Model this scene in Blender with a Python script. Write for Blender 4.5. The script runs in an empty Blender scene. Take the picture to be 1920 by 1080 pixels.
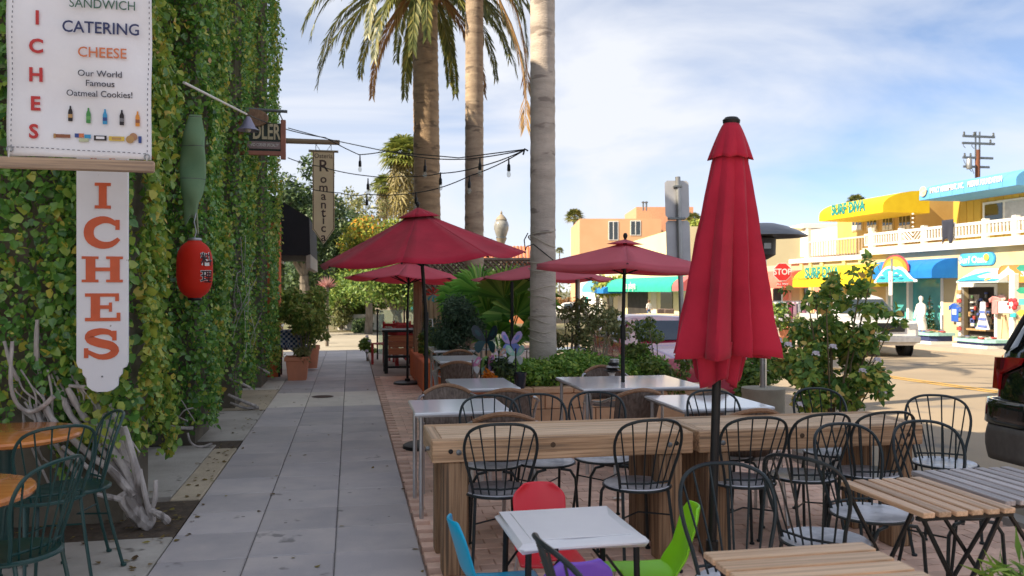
import bpy, math, random
import numpy as np
from math import sin, cos, pi, radians as R
from mathutils import Vector, Matrix

random.seed(7)
rng = np.random.default_rng(11)
scene = bpy.context.scene
COL = scene.collection

# ------------------------------------------------------------ camera, sky, sun, exposure
EYE = Vector((0.0, 0.0, 1.6))
YAW = R(11.0)
FPX = 1560.0
cam_data = bpy.data.cameras.new("camera")
cam_data.sensor_width = 36.0
cam_data.lens = FPX / 1920 * 36
cam_data.shift_y = 5 / 1920
cam_data.clip_start = 0.05
cam_data.clip_end = 3000
cam_data.dof.use_dof = True
cam_data.dof.focus_distance = 6.0
cam_data.dof.aperture_fstop = 4.0
cam = bpy.data.objects.new("camera", cam_data)
COL.objects.link(cam)
cam.location = EYE
cam.rotation_euler = (R(90), 0, -YAW)
scene.camera = cam

SUN_EL = R(39)
SUN_DIR = Vector((-0.976 * cos(SUN_EL), -0.216 * cos(SUN_EL), sin(SUN_EL)))   # towards the sun
world = bpy.data.worlds.new("World")
scene.world = world
world.use_nodes = True
wn, wl = world.node_tree.nodes, world.node_tree.links
wn.clear()
w_out = wn.new("ShaderNodeOutputWorld")
w_bg = wn.new("ShaderNodeBackground")
w_bg.inputs["Strength"].default_value = 0.05
w_sky = wn.new("ShaderNodeTexSky")
w_sky.sky_type = 'NISHITA'
w_sky.sun_disc = False
w_sky.sun_elevation = SUN_EL
w_sky.sun_rotation = math.atan2(SUN_DIR.x, SUN_DIR.y)
w_sky.air_density = 1.0
w_sky.altitude = 3500
w_sky.dust_density = 0.2
w_sky.ozone_density = 2.0
w_co = wn.new("ShaderNodeTexCoord")
w_map = wn.new("ShaderNodeMapping")
w_map.inputs["Scale"].default_value = (1.0, 1.0, 3.2)
w_map.inputs["Rotation"].default_value = (0.2, 0.25, 0.5)
w_map.inputs["Location"].default_value = (0.35, 0.1, 0.2)
w_n1 = wn.new("ShaderNodeTexNoise")
w_n1.inputs["Scale"].default_value = 1.9
w_n1.inputs["Detail"].default_value = 9
w_n1.inputs["Roughness"].default_value = 0.52
w_n1.inputs["Distortion"].default_value = 0.7
w_r1 = wn.new("ShaderNodeValToRGB")
w_r1.color_ramp.elements[0].position = 0.33
w_r1.color_ramp.elements[0].color = (0.15, 0.15, 0.15, 1)
w_r1.color_ramp.elements[1].position = 0.58
w_r1.color_ramp.elements[1].color = (0.97, 0.97, 0.97, 1)
w_mix = wn.new("ShaderNodeMixRGB")
w_mix.inputs["Color2"].default_value = (5.0, 5.15, 5.55, 1)
wl.new(w_co.outputs["Generated"], w_map.inputs["Vector"])
wl.new(w_map.outputs["Vector"], w_n1.inputs["Vector"])
wl.new(w_n1.outputs["Fac"], w_r1.inputs["Fac"])
wl.new(w_r1.outputs["Color"], w_mix.inputs["Fac"])
wl.new(w_sky.outputs["Color"], w_mix.inputs["Color1"])
wl.new(w_mix.outputs["Color"], w_bg.inputs["Color"])
wl.new(w_bg.outputs["Background"], w_out.inputs["Surface"])

sun_data = bpy.data.lights.new("sun", 'SUN')
sun_data.energy = 2.9
sun_data.angle = R(0.53)
sun_data.color = (1.0, 0.84, 0.62)
sun = bpy.data.objects.new("sun", sun_data)
COL.objects.link(sun)
sun.rotation_euler = (-SUN_DIR).to_track_quat('-Z', 'Y').to_euler()
sun.location = (-20, -5, 30)

scene.view_settings.view_transform = 'Standard'
scene.view_settings.look = 'None'
scene.view_settings.exposure = 1.9
scene.view_settings.gamma = 1.0
scene.view_settings.use_curve_mapping = False
scene.render.engine = 'CYCLES'
scene.cycles.use_denoising = True
scene.cycles.max_bounces = 8
scene.cycles.transparent_max_bounces = 12
scene.cycles.sample_clamp_indirect = 6

# ------------------------------------------------------------ photo measurement -> place
_F = Vector((sin(YAW), cos(YAW), 0)); _Rt = Vector((cos(YAW), -sin(YAW), 0))
def ray(px, py): return _F + _Rt * ((px - 960) / FPX) + Vector((0, 0, -(py - 545) / FPX))
def DP(px, py, d): return EYE + ray(px, py) * d
def XP(px, py, X): r = ray(px, py); return EYE + r * (X / r.x)
def YP(px, py, Y): r = ray(px, py); return EYE + r * (Y / r.y)
def GP(px, py, z=0.0): r = ray(px, py); return EYE + r * ((z - 1.6) / r.z)
def GX(px, d):       # ground x, y at depth d under pixel column
    p = DP(px, 545, d); return p.x, p.y
def road_z(y): return float(np.interp(y, [-60, 4, 13, 26, 60, 300], [-0.05, -0.1, -0.26, -0.42, -0.6, -0.8]))

# ------------------------------------------------------------ materials
MATS = {}
def _nt(name):
    m = bpy.data.materials.new(name); m.use_nodes = True
    nt = m.node_tree; nt.nodes.clear()
    out = nt.nodes.new("ShaderNodeOutputMaterial"); b = nt.nodes.new("ShaderNodeBsdfPrincipled")
    nt.links.new(b.outputs[0], out.inputs["Surface"])
    return m, nt, b, out
def mix3(a, b, t): return tuple(a[i] * (1 - t) + b[i] * t for i in range(3))
def mat(name, c, rough=0.6, c2=None, scale=6.0, stretch=(1, 1, 1), lo=0.35, hi=0.65, bump=0.0, bscale=None, metal=0.0,
        vary=0.0, isle=0.0, spec=0.5, trans=0.0, emit=0.0, detail=6, coat=0.0, sheen=0.0, spots=None, specks=None):
    """colour c with blotches of c2; vary = brightness change per object, isle = per loose piece"""
    if name in MATS: return MATS[name]
    m, nt, b, out = _nt(name); N, L = nt.nodes, nt.links
    b.inputs["Roughness"].default_value = rough
    b.inputs["Metallic"].default_value = metal
    b.inputs["Specular IOR Level"].default_value = spec
    b.inputs["Transmission Weight"].default_value = trans
    b.inputs["Coat Weight"].default_value = coat
    b.inputs["Sheen Weight"].default_value = sheen
    if emit:
        b.inputs["Emission Color"].default_value = (*c, 1); b.inputs["Emission Strength"].default_value = emit
    tc = N.new("ShaderNodeTexCoord"); mp = N.new("ShaderNodeMapping"); mp.inputs["Scale"].default_value = stretch
    L.new(tc.outputs["Object"], mp.inputs["Vector"])
    oi = N.new("ShaderNodeObjectInfo")
    add = N.new("ShaderNodeVectorMath"); add.operation = 'MULTIPLY_ADD'
    add.inputs[1].default_value = (1, 1, 1)
    cmb = N.new("ShaderNodeCombineXYZ"); mul = N.new("ShaderNodeMath"); mul.operation = 'MULTIPLY'; mul.inputs[1].default_value = 37.0 if vary else 0.0
    L.new(oi.outputs["Random"], mul.inputs[0])
    for k in range(3): L.new(mul.outputs[0], cmb.inputs[k])
    L.new(mp.outputs["Vector"], add.inputs[0]); L.new(cmb.outputs[0], add.inputs[2])
    n = N.new("ShaderNodeTexNoise"); n.inputs["Scale"].default_value = scale; n.inputs["Detail"].default_value = detail
    n.inputs["Roughness"].default_value = 0.6
    L.new(add.outputs[0], n.inputs["Vector"])
    if c2 is None: c2 = tuple(x * 0.8 for x in c)
    rp = N.new("ShaderNodeValToRGB"); e = rp.color_ramp.elements
    e[0].position, e[1].position = lo, hi; e[0].color, e[1].color = (*c, 1), (*c2, 1)
    L.new(n.outputs["Fac"], rp.inputs["Fac"])
    col = rp.outputs["Color"]
    if spots:                       # dark marks with their own shape: (colour, scale, threshold)
        n2 = N.new("ShaderNodeTexNoise"); n2.inputs["Scale"].default_value = spots[1]; n2.inputs["Detail"].default_value = 3
        L.new(add.outputs[0], n2.inputs["Vector"])
        r2 = N.new("ShaderNodeValToRGB"); r2.color_ramp.elements[0].position = spots[2]; r2.color_ramp.elements[1].position = spots[2] + 0.05
        L.new(n2.outputs["Fac"], r2.inputs["Fac"])
        mx = N.new("ShaderNodeMixRGB"); mx.inputs["Color2"].default_value = (*spots[0], 1)
        L.new(r2.outputs["Color"], mx.inputs["Fac"]); L.new(col, mx.inputs["Color1"]); col = mx.outputs["Color"]
    if specks:                      # small round marks: (colour, cells per metre, radius 0..1)
        vo = N.new("ShaderNodeTexVoronoi"); vo.inputs["Scale"].default_value = specks[1]; vo.inputs["Randomness"].default_value = 1.0
        L.new(add.outputs[0], vo.inputs["Vector"])
        wn_ = N.new("ShaderNodeSeparateColor"); L.new(vo.outputs["Color"], wn_.inputs[0])
        th = N.new("ShaderNodeMath"); th.operation = 'MULTIPLY'; th.inputs[1].default_value = specks[2]; L.new(wn_.outputs[0], th.inputs[0])
        lt = N.new("ShaderNodeMath"); lt.operation = 'LESS_THAN'; L.new(vo.outputs["Distance"], lt.inputs[0]); L.new(th.outputs[0], lt.inputs[1])
        mx = N.new("ShaderNodeMixRGB"); mx.inputs["Color2"].default_value = (*specks[0], 1)
        L.new(lt.outputs[0], mx.inputs["Fac"]); L.new(col, mx.inputs["Color1"]); col = mx.outputs["Color"]
    for amt, src in ((vary, oi.outputs["Random"]), (isle, None)):
        if amt:
            if src is None:
                g = N.new("ShaderNodeNewGeometry"); src = g.outputs["Random Per Island"]
            mr = N.new("ShaderNodeMapRange"); mr.inputs["To Min"].default_value = 1 - amt; mr.inputs["To Max"].default_value = 1 + amt
            L.new(src, mr.inputs["Value"])
            hs = N.new("ShaderNodeHueSaturation"); L.new(mr.outputs[0], hs.inputs["Value"]); L.new(col, hs.inputs["Color"]); col = hs.outputs["Color"]
    L.new(col, b.inputs["Base Color"])
    if bump:
        bn = N.new("ShaderNodeTexNoise"); bn.inputs["Scale"].default_value = bscale or scale * 6; bn.inputs["Detail"].default_value = 5
        L.new(add.outputs[0], bn.inputs["Vector"])
        bp = N.new("ShaderNodeBump"); bp.inputs["Strength"].default_value = bump; bp.inputs["Distance"].default_value = 0.01
        L.new(bn.outputs["Fac"], bp.inputs["Height"]); L.new(bp.outputs[0], b.inputs["Normal"])
    MATS[name] = m
    return m
def leafmat(name, cols, rough=0.5, transl=0.3, spec=0.4):
    """one colour of the ramp per leaf"""
    if name in MATS: return MATS[name]
    m, nt, b, out = _nt(name); N, L = nt.nodes, nt.links
    b.inputs["Roughness"].default_value = rough; b.inputs["Specular IOR Level"].default_value = spec
    g = N.new("ShaderNodeNewGeometry"); rp = N.new("ShaderNodeValToRGB"); el = rp.color_ramp.elements
    rp.color_ramp.interpolation = 'LINEAR'
    while len(el) > 1: el.remove(el[-1])
    for i, (p, c) in enumerate(cols):
        q = el[0] if i == 0 else el.new(p)
        q.position = p; q.color = (*c, 1)
    L.new(g.outputs["Random Per Island"], rp.inputs["Fac"]); L.new(rp.outputs["Color"], b.inputs["Base Color"])
    t = N.new("ShaderNodeBsdfTranslucent"); mx = N.new("ShaderNodeMixShader"); mx.inputs[0].default_value = transl
    L.new(rp.outputs["Color"], t.inputs["Color"])
    L.new(b.outputs[0], mx.inputs[1]); L.new(t.outputs[0], mx.inputs[2]); L.new(mx.outputs[0], out.inputs["Surface"])
    MATS[name] = m
    return m
def cloth(name, c, c2=None, transl=0.15, rough=0.85, bump=0.15, bscale=220):
    if name in MATS: return MATS[name]
    m = mat(name, c, rough, c2 or tuple(x * 0.85 for x in c), scale=3.0, bump=bump, bscale=bscale, spec=0.2, sheen=0.1)
    nt = m.node_tree; b = [n for n in nt.nodes if n.type == 'BSDF_PRINCIPLED'][0]; out = [n for n in nt.nodes if n.type == 'OUTPUT_MATERIAL'][0]
    t = nt.nodes.new("ShaderNodeBsdfTranslucent"); t.inputs["Color"].default_value = (*c, 1)
    mx = nt.nodes.new("ShaderNodeMixShader"); mx.inputs[0].default_value = transl
    nt.links.new(b.outputs[0], mx.inputs[1]); nt.links.new(t.outputs[0], mx.inputs[2]); nt.links.new(mx.outputs[0], out.inputs["Surface"])
    return m
def glass(name, c=(0.02, 0.03, 0.035), rough=0.04):
    return mat(name, c, rough, c, spec=0.9, coat=0.3)
def clearglass(name, tint=(0.85, 0.92, 0.9)):
    if name in MATS: return MATS[name]
    m, nt, b, out = _nt(name)
    tr = nt.nodes.new("ShaderNodeBsdfTransparent"); tr.inputs[0].default_value = (*tint, 1)
    b.inputs["Base Color"].default_value = (0.6, 0.65, 0.62, 1); b.inputs["Roughness"].default_value = 0.05
    mx = nt.nodes.new("ShaderNodeMixShader"); mx.inputs[0].default_value = 0.22
    nt.links.new(tr.outputs[0], mx.inputs[1]); nt.links.new(b.outputs[0], mx.inputs[2]); nt.links.new(mx.outputs[0], out.inputs["Surface"])
    MATS[name] = m
    return m

# ------------------------------------------------------------ mesh building
class MB:
    def __init__(s): s.v, s.f = [], []
    def add(s, vs, fs):
        o = len(s.v); s.v += [tuple(p) for p in vs]; s.f += [tuple(i + o for i in f) for f in fs]; return s
    def box(s, c, d, b=0.0, rot=None):
        hx, hy, hz = d[0] / 2, d[1] / 2, d[2] / 2
        if b <= 0:
            vs = [(x * hx, y * hy, z * hz) for x in (-1, 1) for y in (-1, 1) for z in (-1, 1)]
            fs = [(0, 1, 3, 2), (4, 6, 7, 5), (0, 4, 5, 1), (2, 3, 7, 6), (0, 2, 6, 4), (1, 5, 7, 3)]
        else:
            b = min(b, hx * .98, hy * .98, hz * .98)
            vs, ix = [], {}
            for x in (-1, 1):
                for y in (-1, 1):
                    for z in (-1, 1):
                        for a in range(3):
                            p = [x * (hx - b), y * (hy - b), z * (hz - b)]
                            p[a] = (x * hx, y * hy, z * hz)[a]
                            ix[(x, y, z, a)] = len(vs); vs.append(tuple(p))
            g = lambda x, y, z, a: ix[(x, y, z, a)]
            fs = []
            for q in (-1, 1):
                fs.append((g(q, -1, -1, 0), g(q, 1, -1, 0), g(q, 1, 1, 0), g(q, -1, 1, 0)))
                fs.append((g(-1, q, -1, 1), g(1, q, -1, 1), g(1, q, 1, 1), g(-1, q, 1, 1)))
                fs.append((g(-1, -1, q, 2), g(1, -1, q, 2), g(1, 1, q, 2), g(-1, 1, q, 2)))
            for p in (-1, 1):
                for q in (-1, 1):
                    fs.append((g(p, q, -1, 0), g(p, q, 1, 0), g(p, q, 1, 1), g(p, q, -1, 1)))
                    fs.append((g(p, -1, q, 0), g(p, 1, q, 0), g(p, 1, q, 2), g(p, -1, q, 2)))
                    fs.append((g(-1, p, q, 1), g(1, p, q, 1), g(1, p, q, 2), g(-1, p, q, 2)))
                    for r in (-1, 1): fs.append((g(p, q, r, 0), g(p, q, r, 1), g(p, q, r, 2)))
        if rot is not None:
            M = rot if isinstance(rot, Matrix) else Matrix.Rotation(rot, 3, 'Z')
            vs = [tuple(M @ Vector(p)) for p in vs]
        return s.add([(p[0] + c[0], p[1] + c[1], p[2] + c[2]) for p in vs], fs)
    def bx(s, x0, x1, y0, y1, z0, z1, b=0.0):
        return s.box(((x0 + x1) / 2, (y0 + y1) / 2, (z0 + z1) / 2), (abs(x1 - x0), abs(y1 - y0), abs(z1 - z0)), b)
    def tube(s, pts, r, seg=8, closed=False, cap=True, ry=None):
        pts = [Vector(p) for p in pts]; n = len(pts)
        rs = r if isinstance(r, (list, tuple)) else [r] * n
        rings = []; up = None
        for i, p in enumerate(pts):
            if closed: t = pts[(i + 1) % n] - pts[i - 1]
            else: t = pts[min(i + 1, n - 1)] - pts[max(i - 1, 0)]
            if t.length < 1e-9: t = Vector((0, 0, 1))
            t.normalize()
            if up is None:
                up = Vector((0, 0, 1)) if abs(t.z) < 0.9 else Vector((1, 0, 0))
            a = up - t * up.dot(t)
            if a.length < 1e-6: a = t.orthogonal()
            a.normalize(); bb = t.cross(a); up = a
            rings.append([p + (a * cos(2 * pi * k / seg) + bb * sin(2 * pi * k / seg)) * rs[i] for k in range(seg)])
        vs = [q for ring in rings for q in ring]; fs = []
        m = n if closed else n - 1
        for i in range(m):
            j = (i + 1) % n
            for k in range(seg):
                l = (k + 1) % seg
                fs.append((i * seg + k, i * seg + l, j * seg + l, j * seg + k))
        if cap and not closed:
            fs.append(tuple(range(seg))[::-1]); fs.append(tuple((n - 1) * seg + k for k in range(seg)))
        return s.add(vs, fs)
    def cyl(s, p0, p1, r0, r1=None, seg=12): return s.tube([p0, p1], [r0, r0 if r1 is None else r1], seg)
    def lathe(s, prof, c=(0, 0, 0), seg=20, sx=1.0, sy=1.0, cap=True):
        vs = [(c[0] + r * cos(2 * pi * k / seg) * sx, c[1] + r * sin(2 * pi * k / seg) * sy, c[2] + z) for r, z in prof for k in range(seg)]
        fs = []
        for i in range(len(prof) - 1):
            for k in range(seg):
                l = (k + 1) % seg
                fs.append((i * seg + k, i * seg + l, (i + 1) * seg + l, (i + 1) * seg + k))
        if cap:
            fs.append(tuple(range(seg))[::-1]); fs.append(tuple((len(prof) - 1) * seg + k for k in range(seg)))
        return s.add(vs, fs)
    def prism(s, poly, f, t0, t1):
        """poly of (u, v); f(u, v, t) -> point; closed prism between t0 and t1"""
        n = len(poly)
        vs = [f(u, v, t0) for u, v in poly] + [f(u, v, t1) for u, v in poly]
        fs = [tuple(range(n))[::-1], tuple(range(n, 2 * n))] + [(i, (i + 1) % n, n + (i + 1) % n, n + i) for i in range(n)]
        return s.add(vs, fs)
    def grid(s, nu, nv, f, thick=None):
        vs = [f(i / (nu - 1), j / (nv - 1)) for i in range(nu) for j in range(nv)]
        fs = [(i * nv + j, (i + 1) * nv + j, (i + 1) * nv + j + 1, i * nv + j + 1) for i in range(nu - 1) for j in range(nv - 1)]
        return s.add(vs, fs)
    def sphere(s, c, r, seg=12, ring=8, sx=1, sy=1, sz=1):
        return s.lathe([(r * sin(pi * i / ring) + 1e-4, -r * cos(pi * i / ring) * sz) for i in range(ring + 1)], c, seg, sx, sy)
    def mesh(s, name, m, smooth=True, angle=38):
        me = bpy.data.meshes.new(name); me.from_pydata(s.v, [], s.f)
        for k in (m if isinstance(m, (list, tuple)) else [m]): me.materials.append(k)
        if smooth:
            me.shade_smooth(); me.set_sharp_from_angle(angle=R(angle))
        me.update(); return me
    def build(s, name, m, parent=None, smooth=True, angle=38, world=False, recalc=True):
        if world and parent is not None:
            P = parent; off = Vector((0, 0, 0))
            while P is not None: off += P.location; P = P.parent
            s.v = [(p[0] - off.x, p[1] - off.y, p[2] - off.z) for p in s.v]
        me = s.mesh(name, m, smooth, angle)
        return link(name, me, parent)
def fixnormals(me):
    import bmesh
    b = bmesh.new(); b.from_mesh(me); bmesh.ops.recalc_face_normals(b, faces=b.faces); b.to_mesh(me); b.free()
def link(name, me, parent=None, loc=None):
    o = bpy.data.objects.new(name, me); COL.objects.link(o); o.parent = parent
    if loc is not None: o.location = loc
    return o
def tag(o, label=None, cat=None, group=None, kind=None):
    if label: o["label"] = label
    if cat: o["category"] = cat
    if group: o["group"] = group
    if kind: o["kind"] = kind
    return o
def thing(name, label, cat, loc=(0, 0, 0), rz=0.0, group=None):
    o = bpy.data.objects.new(name, None); COL.objects.link(o); o.location = loc; o.rotation_euler = (0, 0, rz); o.empty_display_size = 0.1
    return tag(o, label, cat, group)
KIDS = {}
def kids(o): return list(o.children)
def copy_tree(o, parent=None):
    c = o.copy(); COL.objects.link(c); c.parent = parent
    for ch in kids(o): copy_tree(ch, c)
    return c
def dup(root, loc, rz, label, scale=None):
    c = copy_tree(root); c.location = loc; c.rotation_euler = (0, 0, rz); c["label"] = label
    if scale: c.scale = scale
    return c
def solidify(o, t, offset=0.0):
    md = o.modifiers.new("solid", 'SOLIDIFY'); md.thickness = t; md.offset = offset; return o
def bevel(o, w, seg=2):
    md = o.modifiers.new("bevel", 'BEVEL'); md.width = w; md.segments = seg; md.limit_method = 'ANGLE'; md.angle_limit = R(40); return o
def subsurf(o, n=1):
    md = o.modifiers.new("sub", 'SUBSURF'); md.levels = n; md.render_levels = n; return o

def npmesh(name, V, F, m, smooth=False):
    """V (n,3), F (k,4) or (k,3) arrays"""
    me = bpy.data.meshes.new(name); k = F.shape[1]
    me.vertices.add(len(V)); me.vertices.foreach_set("co", np.ascontiguousarray(V, dtype=np.float32).ravel())
    me.loops.add(F.size); me.loops.foreach_set("vertex_index", np.ascontiguousarray(F, dtype=np.int32).ravel())
    me.polygons.add(len(F)); me.polygons.foreach_set("loop_start", np.arange(0, F.size, k, dtype=np.int32))
    me.materials.append(m); me.update(calc_edges=True); me.validate()
    if smooth: me.shade_smooth()
    return me
LEAF6 = (np.array([[0, 0, 0], [.28, -.5, .10], [.68, -.36, .06], [1, 0, -.05], [.68, .36, .06], [.28, .5, .10]]), np.array([[0, 1, 2, 3], [0, 3, 4, 5]]))
LEAF4 = (np.array([[0, 0, 0], [.45, -.5, .1], [1, 0, -.04], [.45, .5, .1]]), np.array([[0, 1, 2, 3]]))
def leafcloud(P, D, Nn, L, W, shape=LEAF6):
    """leaves at P pointing along D with face normal near Nn, length L and width W arrays -> V, F"""
    n = len(P)
    D = D / (np.linalg.norm(D, axis=1, keepdims=True) + 1e-9)
    S = np.cross(Nn, D); S /= (np.linalg.norm(S, axis=1, keepdims=True) + 1e-9)
    Nn = np.cross(D, S)
    sh, fc = shape; k = len(sh)
    V = P[:, None, :] + D[:, None, :] * (sh[None, :, 0:1] * L[:, None, None]) + S[:, None, :] * (sh[None, :, 1:2] * W[:, None, None]) + Nn[:, None, :] * (sh[None, :, 2:3] * W[:, None, None])
    F = fc[None, :, :] + (np.arange(n) * k)[:, None, None]
    return V.reshape(-1, 3), F.reshape(-1, fc.shape[1])
def unit(a): return a / (np.linalg.norm(a, axis=1, keepdims=True) + 1e-9)
def crown_leaves(clumps, n, lsize, seed=0, flat=0.8, up=0.35, shape=LEAF4, aspect=0.55):
    """clumps: list of (x, y, z, r); leaves sit mostly in the outer shell of each clump"""
    g = np.random.default_rng(seed)
    C = np.array(clumps); w = C[:, 3] ** 2; ix = g.choice(len(C), n, p=w / w.sum())
    d = unit(g.normal(size=(n, 3))); rr = C[ix, 3] * (0.55 + 0.5 * g.random(n) ** 0.6)
    P = C[ix, :3] + d * rr[:, None] * np.array([1, 1, flat])
    Nn = unit(d + g.normal(size=(n, 3)) * 0.6 + np.array([0, 0, up]))
    D = unit(np.cross(Nn, g.normal(size=(n, 3))) + d * 0.3 + np.array([0, 0, -0.25]))
    L = lsize * (0.6 + 0.8 * g.random(n)); W = L * aspect
    return leafcloud(P, D, Nn, L, W, shape)
def textmesh(s, size, m, depth=0.002, align='CENTER', bold=0.0, spacing=1.0, shear=0.0, xscale=1.0):
    cu = bpy.data.curves.new("lettering", 'FONT'); cu.body = s; cu.size = size; cu.extrude = depth; cu.offset = bold
    cu.align_x = align; cu.align_y = 'CENTER'; cu.space_character = spacing; cu.shear = shear; cu.resolution_u = 3
    o = bpy.data.objects.new("tmp", cu); COL.objects.link(o)
    me = bpy.data.meshes.new_from_object(o.evaluated_get(bpy.context.evaluated_depsgraph_get()))
    bpy.data.objects.remove(o); bpy.data.curves.remove(cu)
    me.name = "lettering"; me.materials.clear(); me.materials.append(m)
    if xscale != 1: me.transform(Matrix.Diagonal((xscale, 1, 1, 1)))
    return me
def letters(s, size, m, parent, M, name="lettering", **k):
    """text as a child whose local frame (x right, y up, z out) is M in the parent's frame"""
    o = link(name, textmesh(s, size, m, **k), parent); o.matrix_local = M; return o
def letters_fit(s, width, height, m, root, M, **k):
    o = letters(s, height, m, root, M, **k); xs = [v.co.x for v in o.data.vertices]; f = width / (max(xs) - min(xs)); o.data.transform(Matrix.Diagonal((f, 1, 1, 1))); return o
def frame(o, right, up):
    r = Vector(right).normalized(); n = r.cross(Vector(up)).normalized(); u = n.cross(r)
    M = Matrix((r, u, n)).transposed().to_4x4(); M.translation = Vector(o); return M
FACE_S = lambda p: frame(p, (1, 0, 0), (0, 0, 1))       # text read by someone looking along +Y
FACE_W = lambda p: frame(p, (0, -1, 0), (0, 0, 1))      # text read by someone looking along +X
# ------------------------------------------------------------ shared materials
M_slab = mat("paving_concrete", (0.553, 0.507, 0.499), 0.75, (0.433, 0.409, 0.427), scale=2.2, bump=0.25, bscale=60, vary=0.10, spots=((0.268, 0.250, 0.250), 4.2, 0.69), specks=((0.207, 0.189, 0.183), 5.5, 0.09))
M_slab_pale = mat("pale_paving_concrete", (0.754, 0.702, 0.624), 0.8, (0.650, 0.598, 0.533), scale=2.4, bump=0.25, bscale=60, vary=0.06, spots=((0.221, 0.195, 0.169), 6, 0.7))
M_apron = mat("apron_concrete", (0.532, 0.504, 0.462), 0.85, (0.378, 0.350, 0.315), scale=1.7, bump=0.4, bscale=45, spots=((0.126, 0.112, 0.091), 3.2, 0.66))
M_apron_warm = mat("worn_tan_concrete", (0.621, 0.527, 0.392), 0.85, (0.432, 0.365, 0.270), scale=1.5, bump=0.4, bscale=40)
M_brick = mat("patio_brick", (0.896, 0.623, 0.491), 0.8, (0.728, 0.491, 0.385), scale=5, bump=0.35, bscale=70, vary=0.16, isle=0.14)
M_joint = mat("joint_sand", (0.442, 0.351, 0.293), 0.95, (0.351, 0.280, 0.234), scale=9)
M_road = mat("road_surface", (0.32, 0.255, 0.18), 0.85, (0.26, 0.21, 0.15), scale=0.35, bump=0.3, bscale=80, spots=((0.17, 0.15, 0.13), 0.5, 0.62))
M_kerb = mat("kerb_concrete", (0.36, 0.34, 0.31), 0.85, (0.28, 0.26, 0.24), scale=3, bump=0.2)
M_yellow = mat("yellow_road_paint", (0.62, 0.36, 0.06), 0.7, (0.5, 0.29, 0.06), scale=4, spots=((0.3, 0.24, 0.16), 14, 0.62))
M_ground = mat("earth", (0.17, 0.15, 0.11), 0.95, (0.09, 0.11, 0.05), scale=0.2)
M_soil = mat("soil", (0.112, 0.083, 0.060), 0.95, (0.060, 0.045, 0.033), scale=12, bump=0.6, bscale=50)
M_stucco_dark = mat("dark_brown_stucco", (0.195, 0.169, 0.130), 0.9, (0.117, 0.104, 0.078), scale=3, bump=0.3, bscale=50)  # the wall's own dark brown, seen between the ivy leaves
M_stucco = mat("cream_stucco", (0.70, 0.62, 0.50), 0.9, (0.62, 0.55, 0.44), scale=2, bump=0.2, bscale=60)
M_white = mat("white_paint", (0.78, 0.77, 0.74), 0.5, (0.7, 0.69, 0.66), scale=5)
M_black = mat("black_metal", (0.010, 0.011, 0.012), 0.45, (0.016, 0.017, 0.018), scale=18, spec=0.3)
M_chair = mat("chair_steel", (0.010, 0.018, 0.021), 0.36, (0.016, 0.026, 0.03), scale=20, spec=0.4)
M_green_chair = mat("green_chair_steel", (0.006, 0.043, 0.040), 0.33, (0.010, 0.058, 0.053), scale=14, spec=0.6)
M_seat = mat("worn_skylit_seat_paint", (.66, .68, .74), 0.26, (.36, .38, .42), scale=5, spec=0.8, vary=0.2, lo=.42, hi=.62)  # pale tone carries sky reflection in the colour; darker blotches are scuffs
M_red_cloth = cloth("burgundy_canvas", (0.54, 0.026, 0.060), (0.40, 0.019, 0.044), bump=.45, bscale=11)
M_pink_cloth = cloth("pinkish_red_canvas", (0.90, 0.19, 0.27), (0.84, 0.17, 0.24), transl=0.5)  # paler, pinker red than the burgundy canvas
M_rose_cloth = cloth("dusty_red_canvas", (0.82, 0.21, 0.27), (0.74, 0.18, 0.235), transl=0.45)
M_tube = mat("aluminium_tube", (0.62, 0.62, 0.63), 0.32, (0.5, 0.5, 0.51), metal=0.9, scale=8)
M_tabletop = mat("white_table_top", (.80, .82, .86), 0.14, (.74, .77, .82), scale=2.0, spec=0.9)
M_wicker = mat("brown_wicker", (0.202, 0.153, 0.125), 0.7, (0.089, 0.064, 0.050), scale=60, stretch=(1, 1, .12), bump=0.9, bscale=60)
M_wicker_rim = mat("wicker_rim", (0.351, 0.195, 0.104), 0.6, (0.247, 0.130, 0.072), scale=50, bump=0.6, bscale=100)
M_orange_wall = mat("orange_stucco", (0.770, 0.196, 0.070), 0.85, (0.644, 0.154, 0.056), scale=3, bump=0.2)
M_terra = mat("terracotta", (0.700, 0.280, 0.154), 0.8, (0.588, 0.238, 0.140), scale=4, bump=0.2, bscale=40)
M_steel = mat("galvanised_steel", (0.38, 0.39, 0.40), 0.42, (0.30, 0.31, 0.32), metal=0.7, scale=6)
M_bark = mat("grey_bark", (0.22, 0.19, 0.155), 0.9, (0.12, 0.10, 0.08), scale=9, stretch=(1, 1, .3), bump=0.8, bscale=30)
M_vine = mat("pale_vine_bark", (.56, .51, .48), 0.9, (.33, .30, .285), scale=18, stretch=(1, 1, .35), bump=1.0, bscale=38, spots=((.20, .175, .16), 7, .60))
M_tyre = mat("tyre_rubber", (0.018, 0.018, 0.019), 0.8, (0.028, 0.027, 0.026), scale=9)
M_rim = mat("alloy_rim", (0.45, 0.46, 0.47), 0.3, metal=0.85, scale=5)
M_glass = glass("dark_glass")
M_shopglass = mat("shop_glass", (0.05, 0.30, 0.32), 0.06, (0.10, 0.42, 0.42), scale=0.8, spec=0.8)
M_dark = mat("dark_interior", (0.02, 0.018, 0.016), 0.8, (0.04, 0.034, 0.03), scale=2)
def woodm(name, c, c2, ax=0, scale=3.0, vary=0.12, rough=0.7, spots=None, bump=0.3, specks=None):
    st = [34, 34, 34]; st[ax] = 0.8
    return mat(name, c, rough, c2, scale=scale, stretch=st, lo=0.40, hi=0.60, bump=bump, bscale=scale * 2, vary=vary, spots=spots, specks=specks)
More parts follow.
